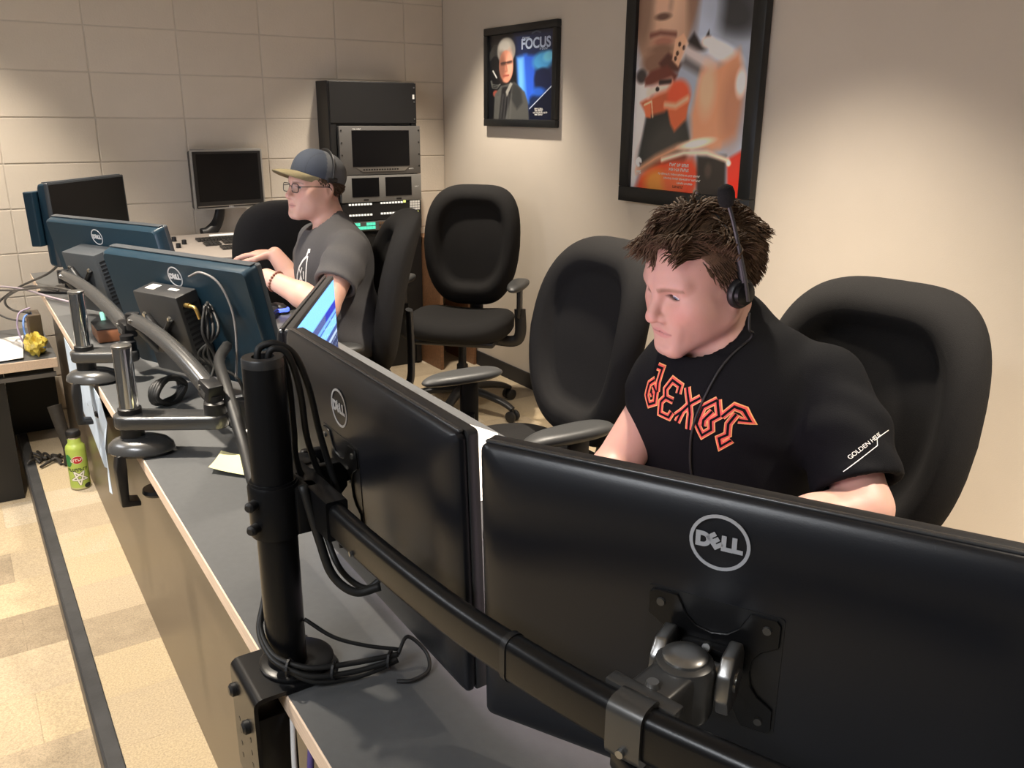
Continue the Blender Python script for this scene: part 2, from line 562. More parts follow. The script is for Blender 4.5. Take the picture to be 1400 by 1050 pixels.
# ------------------------------------------------------------------ long desk
DZ = 0.74
desk = empty('long_desk', (0.61, 1.9, 0), 0, 'long grey laminate control room desk with pale plywood edge and beige front panel', 'desk')
def dchild(name, me, m, **k):
    o = obj(name, me, m, desk, **k)
    o.location = (-0.61, -1.9, 0)
    return o
dchild('worktop', box(0.61, 1.85, DZ - 0.0015, 0.706, 4.90, 0.003), M_['laminate'])
dchild('core_board', box(0.61, 1.85, DZ - 0.0165, 0.70, 4.90, 0.027), M_['ply'])
dchild('plywood_edge', box(0.2575, 1.85, DZ - 0.0155, 0.005, 4.90, 0.029, bevel=0.0012, seg=1), M_['ply'])
dchild('front_panel', box(0.324, 1.85, 0.355, 0.018, 4.88, 0.71), M_['panel'])
for yy in (-0.45, 1.55, 4.2):
    dchild('side_panel', box(0.60, yy, 0.355, 0.53, 0.022, 0.71), M_['panel'])

# ------------------------------------------------------------------ monitors
def logo_parts(root, cx, cz, y, s=1.0):
    b = nb()
    prof = [(0.0262 * s, 0.0), (0.0262 * s, 0.0006), (0.0232 * s, 0.0006), (0.0232 * s, 0.0)]
    bm_lathe(b, prof, 40, basis((cx, y, cz), (1, 0, 0), (0, 0, 1), (0, -1, 0)), closed=True)
    ring = obj('logo_ring', b, M_['logo'], root)
    b = nb()
    for ch, dx, rot, dz in (('D', -0.0142, 0, 0.0), ('E', -0.0040, 38, 0.0003), ('L', 0.0058, 0, -0.0002), ('L', 0.0148, 0, 0.0)):
        t = text_mesh(ch, 0.0175 * s, 0.0003, bold=0.0012 * s)
        xform(t, basis((cx + dx * s, y - 0.0005, cz + dz * s), (1, 0, 0), (0, 0, 1), (0, -1, 0)) @ Matrix.Rotation(math.radians(rot), 4, 'Z'))
        b.from_mesh(t); bpy.data.meshes.remove(t)
    obj('logo_lettering', b, M_['logo'], root)

def loft(b, rings):
    R = [[b.verts.new((p[0], y, p[1])) for p in rrect(ww, hh, r)] for (ww, hh, r, y) in rings]
    k = len(R[0])
    for i in range(len(R) - 1):
        for j in range(k):
            b.faces.new((R[i][j], R[i][(j + 1) % k], R[i + 1][(j + 1) % k], R[i + 1][j]))
    b.faces.new(R[-1]); b.faces.new(R[0][::-1])
    bmesh.ops.recalc_face_normals(b, faces=b.faces[:])

def monitor(label, w, h, center, n, tilt, shell, edge, screen, style='flat', logo=None, group=None, thick=0.034, bezel=0.008, name='monitor'):
    """center of the glass, n = horizontal facing direction, tilt = degrees leaning back"""
    n = V((n[0], n[1], 0)).normalized()
    a = math.radians(tilt)
    up0 = V((0, 0, 1))
    ny = (n * math.cos(a) + up0 * math.sin(a)).normalized()
    nz = (up0 * math.cos(a) - n * math.sin(a)).normalized()
    nx = ny.cross(nz)
    root = empty(name, (0, 0, 0), 0, label, 'monitor', group)
    root.matrix_world = basis(center, nx, ny, nz)
    fr = nb()
    bm_prism(fr, rrect(w, h, 0.006), -0.010, 0.0035, bevel=0.0015, seg=2)
    obj('front_frame', fr, edge, root, smooth=35)
    if bezel < 0.02:
        b = nb(); bm_prism(b, rrect(w - 2 * bezel, h - 2 * bezel, 0.002), 0.0030, 0.0040)
        obj('screen', b, screen, root)
    b = nb()
    if style == 'flat':
        bm_prism(b, rrect(w - 0.006, h - 0.006, 0.007), -0.016, -0.009, bevel=0.001)
        loft(b, [(w - 0.001, h - 0.001, 0.008, -0.0145), (w - 0.001, h - 0.001, 0.008, -thick + 0.0150), (w - 0.0025, h - 0.0025, 0.008, -thick + 0.0130), (w - 0.010, h - 0.010, 0.010, -thick + 0.0098), (w - 0.022, h - 0.022, 0.012, -thick + 0.0068),
                 (w - 0.040, h - 0.040, 0.016, -thick + 0.0036), (w - 0.065, h - 0.065, 0.02, -thick + 0.0014), (w - 0.095, h - 0.095, 0.02, -thick + 0.0003), (w - 0.13, h - 0.13, 0.02, -thick), (w * 0.3, h * 0.3, 0.01, -thick)])
    else:
        rings = [(w - 0.002, h - 0.002, 0.010, -0.009), (w - 0.003, h - 0.003, 0.011, -0.024), (w - 0.008, h - 0.009, 0.012, -thick + 0.005),
                 (w - 0.016, h - 0.018, 0.014, -thick), (w * 0.3, h * 0.3, 0.01, -thick)]
        loft(b, rings)
    obj('back_shell', b, shell, root, smooth=32)
    if style != 'flat':
        b = nb(); bm_box(b, 0.0, -0.0135, h / 2 + 0.0012, w * 0.97, 0.017, 0.003, bevel=0.001)
        obj('vent_strip', b, edge, root)
    else:
        b = nb(); bm_box(b, 0.0, -0.0150, h / 2 + 0.0004, w * 0.985, 0.006, 0.0034, bevel=0.0016, seg=4)
        obj('top_ridge', b, M_['gloss'], root, smooth=60)
    if logo:
        logo_parts(root, logo[0], logo[1], -thick, logo[2] if len(logo) > 2 else 1.0)
    return root

def screen_mesh_material(name, cells, estr):
    """lit screen, colours given by blocks over the object's own x,z"""
    m = bpy.data.materials.new(name); m.use_nodes = True
    nt = m.node_tree; b = nt.nodes['Principled BSDF']
    b.inputs['Base Color'].default_value = (0.01, 0.01, 0.012, 1)
    b.inputs['Roughness'].default_value = 0.25
    at = nt.nodes.new('ShaderNodeVertexColor'); at.layer_name = 'col'
    nt.links.new(at.outputs[0], b.inputs['Emission Color'])
    b.inputs['Emission Strength'].default_value = estr
    return m

# plain lit desktop for screens whose picture the photograph does not show
def lit_screen(name, col, strength):
    return mat(name, (0.01, 0.01, 0.012), 0.25, emit=col, estr=strength)
M_['scrB'] = lit_screen('lit_screen_pale', (1.0, 0.74, 0.86), 1.0)
M_['scrA'] = lit_screen('lit_screen_blue', (1.0, 0.76, 0.90), 4.0)
M_['scrFar'] = lit_screen('lit_screen_far', (0.85, 0.86, 1.0), 3.0)

M_['gloss'] = mat('glossy_edge', (0.05, 0.05, 0.052), 0.22, spec=0.9)
# monitor right in front of the headset operator (B) and the one beside it (A)
uB = V((0.476, -0.88, 0)).normalized(); nB = V((0.88, 0.476, 0)).normalized()
LB = V((0.417, 0.690, 0))
cB = LB + uB * 0.271 + V((0, 0, 0.961))
monB = monitor('large black monitor seen from behind, nearest the camera, silver round logo above its mount', 0.520, 0.322, cB, nB, 2.0,
        M_['pshell'], M_['pedge'], M_['scrB'], 'flat', (-0.017, 0.121, 1.0), 'monitors of the near station')
monA = monitor('black monitor seen from behind beside the black pole, edge against the nearest monitor', 0.522, 0.318, (0.424, 0.970, 0.958), (1, 0.0), 2.0,
        M_['pshell'], M_['pedge'], M_['scrA'], 'flat', (-0.035, 0.102, 1.0), 'monitors of the near station')

# third monitor of the near station, showing a blue program window
mon3 = monitor('monitor showing a blue program window, between the two operators', 0.540, 0.318, (0.62, 1.715, 0.893), (0.87, -0.492), 1.0,
        M_['pshell'], M_['pedge'], M_['black'], 'flat', None, 'monitors of the near station', bezel=0.05)
M_['scr3'] = screen_mesh_material('program_window', None, 1.5)
def blue_screen(root, w, h):
    nx_, nz_ = 108, 72
    vs, cs, fs = [], [], []
    rng = random.Random(3)
    for j in range(nz_ + 1):
        for i in range(nx_ + 1):
            x, z = i / nx_, j / nz_
            vs.append(((x - 0.5) * w, 0.0042, (z - 0.5) * h))
            t = 1 - z                        # from the top down
            if t < 0.16: c = (0.16, 0.42, 0.95)
            elif t < 0.225: c = (0.01, 0.02, 0.30) if x < 0.30 else (0.05, 0.07, 0.20)
            elif t < 0.26: c = (0.12, 0.30, 0.75)
            elif t < 0.275: c = (0.02, 0.05, 0.22)
            elif t < 0.36: c = (0.15, 0.38, 0.85)
            elif t < 0.40: c = (0.03, 0.06, 0.20)
            elif t < 0.42: c = (0.30, 0.38, 0.55)
            else:
                c = (0.015, 0.025, 0.075)
                if (j % 4 == 0) and rng.random() < 0.5: c = (0.16, 0.20, 0.32)
            if t > 0.26 and t < 0.36 and (i * 7 + j * 3) % 19 == 0: c = (0.35, 0.5, 0.85)
            cs.append(c)
    for j in range(nz_):
        for i in range(nx_):
            a = j * (nx_ + 1) + i
            fs.append((a, a + nx_ + 1, a + nx_ + 2, a + 1))
    o = obj('screen', (vs, fs), M_['scr3'], root)
    set_col(o.data, np.array(cs))
blue_screen(mon3, 0.524, 0.300)

# far station: two dark monitors, blue sheen painted into their colour, small computers behind
u4 = V((0.424, -0.906, 0)).normalized(); n4 = V((0.906, 0.424, 0)).normalized()
FT = 13.0
def far_mon(label, tl, tr, ztop, w, h, logo, tilt=FT, n=None):
    tl, tr = V((*tl, 0)), V((*tr, 0))
    u = (tr - tl).normalized()
    nn = V((-u.y, u.x, 0))
    a = math.radians(tilt)
    top = (tl + tr) / 2 + V((0, 0, ztop))
    nz = V((0, 0, 1)) * math.cos(a) - nn * math.sin(a)
    c = top - nz * (h / 2) + nn * 0.006
    return monitor(label, w, h, c, nn, tilt, M_['sheenshell'], M_['bedge'], M_['scrFar'], 'round', logo, 'monitors of the far station', 0.046), nn
mon4, nn4 = far_mon('dark monitor with painted blue sheen, seen from behind with wired small computer, nearer of the far pair', (0.344, 2.45), (0.575, 1.956), 1.095, 0.545, 0.325, (0.010, 0.118, 1.0))
mon5, nn5 = far_mon('dark monitor with painted blue sheen, seen from behind with plain black box, farther of the far pair', (0.291, 3.275), (0.546, 2.793), 1.094, 0.545, 0.325, (-0.018, 0.118, 1.0))
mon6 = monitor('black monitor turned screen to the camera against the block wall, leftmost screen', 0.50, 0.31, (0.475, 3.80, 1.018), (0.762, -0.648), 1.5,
        M_['sheenshell'], M_['bedge'], M_['screenoff'], 'round', None, 'monitors of the far station', 0.042)
b = nb(); bm_box(b, 0.205, -0.066, 0.025, 0.13, 0.038, 0.20, bevel=0.004)
obj('rear_box', b, M_['sheenshell'], mon6)
b = nb(); bm_tube(b, spline([(0.05, -0.05, -0.05), (0.06, -0.10, -0.18), (0.06, -0.11, -0.265)], 6), 0.016)
bm_box(b, 0.06, -0.10, -0.270, 0.2, 0.16, 0.012, bevel=0.004)
obj('stand', b, M_['black'], mon6, smooth=40)

# small computers clamped behind the far monitors
def small_computer(label, mon, off, sz, extras):
    root = empty('small_computer', (0, 0, 0), 0, label, 'computer', 'small computers behind the monitors')
    root.matrix_world = mon.matrix_world @ Matrix.Translation(off)
    w, d, h = sz
    b = nb(); bm_box(b, 0, 0, 0, w, d, h, bevel=0.004)
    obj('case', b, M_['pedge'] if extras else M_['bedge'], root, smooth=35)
    b = nb()
    for k in range(12):
        bm_box(b, w / 2 + 0.0003, 0, -h * 0.36 + k * h * 0.065, 0.001, d * 0.7, h * 0.03)
    obj('side_vent', b, M_['black'], root)
    if extras:
        obj('sticker', box(-0.045, 0.004, h / 2 + 0.0006, 0.034, 0.026, 0.0008), M_['paper'], root)
        obj('handle_slot', box(0.030, 0.006, h / 2 + 0.0006, 0.034, 0.010, 0.0012, bevel=0.0005), M_['white'], root)
        b = nb(); bm_tube(b, [(w / 2, -0.012, h * 0.38), (w / 2 + 0.016, -0.012, h * 0.38)], 0.006, 12)
        bm_tube(b, spline([(w / 2 + 0.016, -0.012, h * 0.38), (w / 2 + 0.034, -0.012, h * 0.36), (w / 2 + 0.040, -0.012, h * 0.24)], 5), 0.0045, 10)
        obj('antenna_plug', b, M_['brass'], root, smooth=40)
    else:
        b = nb(); bm_tube(b, [(w * 0.12, -d / 2, -h * 0.50), (w * 0.2, -d / 2 - 0.012, -h * 0.64)], 0.008, 8)
        obj('teal_plug', b, mat('teal_plug_plastic', (0.25, 0.62, 0.55), 0.4), root)
    return root
pc4 = small_computer('small black computer with white sticker and brass antenna plug on the monitor back', mon4, V((0.0, -0.080, -0.010)), (0.165, 0.062, 0.215), True)
pc5 = small_computer('plain black box computer with side vents on the farther monitor back', mon5, V((-0.022, -0.090, -0.008)), (0.160, 0.080, 0.200), False)

# ------------------------------------------------------------------ black dual monitor mount (foreground)
mt = empty('dual_monitor_mount', (0.275, 0.945, DZ), 0, 'heavy black pole mount clamped to desk edge with long curved bar', 'monitor mount')
def mchild(name, me, m, smooth=35, parent=None):
    o = obj(name, me, m, mt if parent is None else parent, smooth=smooth)
    if parent is None: o.location = (-0.275, -0.945, -DZ)
    return o
PX, PY = 0.275, 0.945
b = bm_lathe(nb(), [(0.0245, 0.748), (0.0245, 1.150), (0.0235, 1.1535)], 36, Matrix.Translation((PX, PY, 0)))
mchild('pole', b, M_['blackmetal'])
b = bm_lathe(nb(), [(0.0246, 1.149), (0.0246, 1.1575), (0.0235, 1.1595), (0.013, 1.1595), (0.0125, 1.153), (0.0245, 1.149)], 36, Matrix.Translation((PX, PY, 0)))
mchild('pole_cap', b, M_['pedge'])
b = nb()
bm_lathe(b, [(0.0247, 0.938), (0.0305, 0.938), (0.0305, 1.000), (0.0290, 1.004), (0.0275, 1.004), (0.0270, 1.007), (0.0247, 1.007)], 36, Matrix.Translation((PX, PY, 0)), closed=True)
bm_box(b, PX + 0.032, PY - 0.004, 0.970, 0.030, 0.052, 0.060, bevel=0.003)
mchild('collar', b, M_['blackmetal'])
for zz in (0.985, 0.955):
    b = nb(); bm_tube(b, [(PX - 0.026, PY - 0.012, zz), (PX - 0.036, PY - 0.019, zz), (PX - 0.0385, PY - 0.0208, zz)], [0.0065, 0.0065, 0.004], 14)
    mchild('collar_screw', b, M_['black'])
# curved bar, a flattened tube that bends round behind the two near monitors
bar = [(0.304, 1.150, 0.975), (0.314, 1.03, 0.975), (0.320, 0.931, 0.975), (0.324, 0.785, 0.975), (0.335, 0.640, 0.975), (0.351, 0.534, 0.975),
       (0.374, 0.432, 0.975), (0.399, 0.358, 0.975), (0.440, 0.262, 0.975), (0.50, 0.17, 0.975)]
def flat_bar(pts, hw, hh, r=0.006, seg=4):
    b = nb(); rings = []
    prof = rrect(hw * 2, hh * 2, r, seg)
    P = pts
    for i, p in enumerate(P):
        d = (P[min(i + 1, len(P) - 1)] - P[max(i - 1, 0)]).normalized()
        s = d.cross(V((0, 0, 1))).normalized()
        rings.append([b.verts.new(p + s * q[0] + V((0, 0, q[1]))) for q in prof])
    k = len(prof)
    for i in range(len(P) - 1):
        for j in range(k):
            b.faces.new((rings[i][j], rings[i][(j + 1) % k], rings[i + 1][(j + 1) % k], rings[i + 1][j]))
    b.faces.new(rings[0]); b.faces.new(rings[-1][::-1])
    bmesh.ops.recalc_face_normals(b, faces=b.faces[:])
    return b
barp = spline(bar, 10)
i_split = min(range(len(barp)), key=lambda i: (barp[i] - V((0.351, 0.534, 0.975))).length)
i_sleeve = min(range(len(barp)), key=lambda i: (barp[i] - V((0.322, 0.865, 0.975))).length)
i_s0 = min(range(len(barp)), key=lambda i: (barp[i] - V((0.308, 1.06, 0.975))).length)
mchild('curved_bar', flat_bar(barp[i_sleeve - 1:i_split + 1], 0.0105, 0.0215, 0.010, 5), M_['blackmetal'])
mchild('curved_bar', flat_bar(barp[i_split:], 0.0112, 0.0224, 0.010, 5), M_['blackmetal'])
mchild('bar_sleeve', flat_bar(barp[i_s0:i_sleeve + 1], 0.0135, 0.0250, 0.003, 2), M_['blackmetal'])
for k in (0.3, 0.75):
    p = barp[int(i_s0 + (i_sleeve - i_s0) * k)]
    mchild('sleeve_screw', tube([p + V((-0.0125, 0, -0.006)), p + V((-0.0155, 0, -0.006))], 0.004, 10), M_['steel'])
p = barp[i_split]
mchild('bar_ring', flat_bar([p + V((-0.0005, 0.0032, 0)), p + V((0.0005, -0.0032, 0))], 0.0122, 0.0234, 0.011, 5), M_['black'])
mchild('bar_screw', tube([barp[i_sleeve + 4] + V((-0.0105, 0, -0.012)), barp[i_sleeve + 4] + V((-0.0135, 0, -0.012))], 0.003, 8), M_['steel'])

def vesa_plate(mon, cx, cz, y0, parent):
    """butterfly plate with four arms, screws at the corners"""
    Mx = mon.matrix_world @ Matrix.Translation((cx, y0, cz))
    s = 0.058
    pts = []
    side = [(-1.0, 0.0), (-0.93, 0.0), (-0.56, 0.0), (-0.50, 0.10), (-0.40, 0.30), (-0.24, 0.44), (0.0, 0.49), (0.24, 0.44), (0.40, 0.30), (0.50, 0.10), (0.56, 0.0), (0.93, 0.0)]
    for q in range(4):
        a = -q * PI / 2
        for (t, dpt) in side:
            x, z = t, 1.0 - dpt * (1.0 if q in (0, 2) else 0.8)
            if t == -1.0: z = 0.93
            pts.append((s * (x * math.cos(a) - z * math.sin(a)), s * (x * math.sin(a) + z * math.cos(a))))
    pts = pts[::-1]
    b = nb(); bm_prism(b, rrect(0.121, 0.121, 0.004), -0.0004, 0.0022, M=Mx)
    obj('vesa_recess', b, M_['black'], mon).matrix_parent_inverse = mon.matrix_world.inverted()
    b = nb(); bm_prism(b, pts, -0.0032, 0.0, M=Mx, bevel=0.0007, seg=1)
    pl = mchild('vesa_plate', b, M_['blackmetal'], 35, None)
    for sx in (-1, 1):
        for sz in (-1, 1):
            b = nb(); c = V((sx * 0.047, -0.003, sz * 0.047))
            bm_tube(b, [Mx @ c, Mx @ (c + V((0, -0.0022, 0)))], [0.0042, 0.0036], 12)
            o = obj('plate_screw', b, M_['darksteel'], pl)
    return pl, Mx

def tilt_head(Mx, target, m1, m2):
    """cast joint between the bar clamp and a plate; Mx plate frame (-y = outwards)"""
    I = Mx.inverted()
    t = I @ V(target)
    for sx in (-1, 1):                                  # fork cheeks
        b = nb()
        prof = [(-0.022, 0.014), (-0.014, 0.026), (0.014, 0.028), (0.026, 0.016), (0.030, -0.006), (0.022, -0.024), (-0.006, -0.026), (-0.022, -0.010)]
        R = basis((sx * 0.0290 - 0.004, -0.028, 0.010), (0, -1, 0), (1, 0, 0), (0, 0, 1))
        bm_prism(b, prof, -0.006, 0.006, M=Mx @ R, bevel=0.0025, seg=2)
        mchild('fork_cheek', b, m2, 40)
    b = nb(); bm_tube(b, [Mx @ V((-0.041, -0.034, 0.012)), Mx @ V((0.033, -0.034, 0.012))], 0.010, 18)
    mchild('hinge_pin', b, m2, 40)
    b = nb(); bm_box(b, 0, -0.007, 0.012, 0.050, 0.014, 0.018, M=Mx, bevel=0.003)
    mchild('plate_lug', b, M_['blackmetal'], 40)
    b = nb(); bm_tube(b, [Mx @ V((0, -0.0145, 0.022)), Mx @ V((0, -0.0185, 0.024))], [0.0045, 0.0035], 12)
    mchild('lug_screw', b, M_['steel'], 40)
    # drum with a domed cap
    c0 = Mx @ V((-0.008, -0.054, 0.020))
    b = nb()
    bm_lathe(b, [(0.0245, -0.036), (0.0260, -0.032), (0.0260, 0.006), (0.0240, 0.012), (0.0195, 0.0145)], 28, Matrix.Translation(c0))
    mchild('swivel_drum', b, m1, 40)
    b = bm_lathe(nb(), [(0.0190, 0.014), (0.0190, 0.0170), (0.0165, 0.0190), (0.009, 0.0203), (0.002, 0.0206)], 28, Matrix.Translation(c0))
    mchild('drum_cap', b, m2, 40)
    # saddle from drum to bar
    d = V(target) - c0; d.z = 0
    dn = d.normalized(); sd = V((-dn.y, dn.x, 0))
    R = basis(c0, dn, sd, (0, 0, 1))
    L = d.length
    b = nb(); bm_box(b, L * 0.5, 0, -0.012, L, 0.040, 0.046, M=R, bevel=0.006, seg=3)
    mchild('saddle', b, m1, 40)
    b = nb(); bm_box(b, L - 0.004, 0, 0.010, 0.014, 0.066, 0.007, M=R, bevel=0.002)
    bm_box(b, L + 0.001, 0, -0.004, 0.005, 0.066, 0.034, M=R, bevel=0.0015)
    mchild('saddle_lip', b, m1, 40)
    for s_ in (-0.022, 0.016):
        b = nb(); bm_tube(b, [R @ V((L + 0.003, s_, -0.003)), R @ V((L + 0.007, s_, -0.003))], [0.0046, 0.0036], 12)
        mchild('saddle_screw', b, m2, 40)
    b = nb(); bm_tube(b, [R @ V((L * 0.75, 0.0, 0.011)), R @ V((L * 0.75, 0, 0.016))], [0.0065, 0.005], 12)
    mchild('top_screw', b, m2, 40)

plB, MxB = vesa_plate(monB, -0.017, -0.008 + 0.012, -0.0345, mt)
pB = min(barp, key=lambda p: (p - V((0.380, 0.412, 0.975))).length)
tilt_head(MxB, pB + V((0.014, 0.008, 0.018)), M_['darksteel'], M_['steel'])
i_c = min(range(len(barp)), key=lambda i: (barp[i] - pB).length)
mchild('bar_clamp', flat_bar(barp[i_c - 2:i_c + 3], 0.0150, 0.0260, 0.010, 5), M_['darksteel'])
mchild('clamp_screw', tube([barp[i_c] + V((-0.014, -0.004, -0.014)), barp[i_c] + V((-0.018, -0.0055, -0.014))], 0.0035, 10), M_['steel'])
mchild('clamp_foot', box(barp[i_c].x, barp[i_c].y, 0.940, 0.02, 0.03, 0.018, bevel=0.003), M_['blackmetal'])
plA, MxA = vesa_plate(monA, -0.041, 0.002, -0.0345, mt)
tilt_head(MxA, V((0.326, 1.000, 0.985)), M_['darksteel'], M_['blackmetal'])

# desk clamp of the mount
b = bm_lathe(nb(), [(0.047, 0.749), (0.047, 0.752), (0.044, 0.754), (0.020, 0.754)], 32, Matrix.Translation((PX + 0.012, PY, 0)))
mchild('base_disc', b, M_['blackmetal'])
b = nb()
prof = [(0.318, 0.7415), (0.318, 0.7475)] + [(0.238 + 0.012 * math.cos(a) - 0.012 + 0.0, 0.7355 + 0.012 * math.sin(a)) for a in [math.radians(x) for x in (90, 115, 140, 160, 180)]] + \
       [(0.214, 0.585), (0.219, 0.585)] + [(0.2262 + 0.0072 * math.cos(a), 0.7343 + 0.0072 * math.sin(a)) for a in [math.radians(x) for x in (180, 150, 120, 90)]]
bm_prism(b, prof, PY - 0.052, PY + 0.050)
mchild('clamp_bracket', b, M_['blackmetal'])
for (yy, zz) in ((PY - 0.018, 0.690), (PY + 0.030, 0.715)):
    b = nb(); bm_tube(b, [(0.214, yy, zz), (0.208, yy, zz), (0.205, yy, zz)], [0.009, 0.009, 0.0055], 16)
    mchild('bracket_screw', b, M_['black'])
for k in range(4):
    for yy in (PY - 0.022, PY + 0.026):
        mchild('bracket_hole', tube([(0.2142, yy, 0.672 - k * 0.019), (0.2136, yy, 0.672 - k * 0.019)], 0.0035, 10), M_['black'])
b = nb(); bm_box(b, 0.245, PY - 0.010, 0.655, 0.05, 0.05, 0.10, bevel=0.004)
mchild('clamp_block', b, M_['blackmetal'])
b = nb(); bm_tube(b, [(0.25, PY - 0.015, 0.61), (0.25, PY - 0.015, 0.575), (0.25, PY - 0.015, 0.565)], [0.010, 0.010, 0.004], 16)
mchild('clamp_bolt', b, M_['chrome'])

# cables of the near station
def wire(label, pts, r, m, n=8, name='cable', group='cables on the desk', cat='cable'):
    return tag(obj(name, cable(pts, r, 7, n), m, smooth=True), label, cat, group)
wire('black video cable looping out of the pole top and down behind the nearest monitors', [(0.272, 0.947, 1.135), (0.270, 0.949, 1.160), (0.276, 0.950, 1.170), (0.292, 0.945, 1.172), (0.312, 0.942, 1.155), (0.328, 0.948, 1.11), (0.340, 0.955, 1.05), (0.352, 0.950, 0.99), (0.362, 0.93, 0.93), (0.366, 0.90, 0.89)], 0.0042, M_['cableblk'])
wire('second black cable looping out of the pole top, inner of the two loops', [(0.280, 0.944, 1.135), (0.281, 0.943, 1.161), (0.289, 0.940, 1.168), (0.303, 0.938, 1.158), (0.315, 0.942, 1.11), (0.322, 0.95, 1.05), (0.335, 0.955, 1.0), (0.350, 0.95, 0.95), (0.352, 0.93, 0.90)], 0.0040, M_['cableblk'])
wire('black cable hanging close along the pole side', [(0.299, 0.950, 1.158), (0.306, 0.953, 1.12), (0.309, 0.957, 1.06), (0.311, 0.957, 1.01), (0.330, 0.935, 0.93), (0.338, 0.905, 0.885), (0.360, 0.885, 0.862), (0.380, 0.88, 0.87)], 0.0038, M_['cableblk'])
wire('thick black cable bending under the curved bar beside the collar', [(0.300, 0.912, 1.005), (0.312, 0.900, 0.935), (0.322, 0.890, 0.890), (0.343, 0.873, 0.868), (0.372, 0.862, 0.872)], 0.0055, M_['cableblk'])
bw = [(0.262, 0.979, 0.835), (0.247, 0.955, 0.806), (0.250, 0.922, 0.786), (0.268, 0.900, 0.777), (0.292, 0.886, 0.771), (0.335, 0.878, 0.766), (0.370, 0.872, 0.764), (0.395, 0.868, 0.763)]
for k, (dz, dr, lab) in enumerate(((0.0, 0.0, 'top strand of the black cable bundle wrapped round the pole foot'), (-0.0065, 0.003, 'middle strand of the black cable bundle wrapped round the pole foot'), (-0.013, 0.001, 'lowest strand of the black cable bundle wrapped round the pole foot'))):
    wire(lab, [(x - dr, y - dr, z + dz + 0.004 * k * math.sin(i)) for i, (x, y, z) in enumerate(bw)], 0.0036, M_['cableblk'])
tie = empty('cable_tie', (0, 0, 0), 0, 'thin black ties round the cable bundle at the pole foot', 'cable tie')
for p in ((0.264, 0.903, 0.772), (0.314, 0.882, 0.762), (0.384, 0.870, 0.758)):
    b = bm_lathe(nb(), [(0.0105, -0.0015), (0.0118, -0.0015), (0.0118, 0.0015), (0.0105, 0.0015)], 14, Matrix.Translation(p) @ Matrix.Rotation(PI / 2, 4, 'Y') @ Matrix.Rotation(0.7, 4, 'X'), closed=True)
    obj('tie_band', b, M_['black'], tie)
wire('thin black cable stretching straight across the desk from the pole foot', [(0.296, 0.930, 0.815), (0.325, 0.910, 0.790), (0.360, 0.892, 0.775), (0.400, 0.875, 0.764)], 0.0026, M_['cableblk'])
wire('black cable end curling in a small loop on the desk', [(0.395, 0.868, 0.763), (0.415, 0.880, 0.775), (0.432, 0.862, 0.756), (0.424, 0.840, 0.745), (0.398, 0.833, 0.744), (0.380, 0.842, 0.744)], 0.0026, M_['cableblk'])
wire('white cable end hanging under the desk edge below the clamp', [(0.262, 0.90, 0.70), (0.250, 0.865, 0.64), (0.256, 0.85, 0.60), (0.245, 0.84, 0.57), (0.247, 0.82, 0.52)], 0.0036, M_['white'], group='cables under the desk')
wire('purple cable hanging under the desk edge below the clamp', [(0.272, 0.86, 0.70), (0.262, 0.845, 0.63), (0.268, 0.82, 0.57), (0.262, 0.79, 0.50)], 0.0045, M_['cablepurple'], group='cables under the desk')

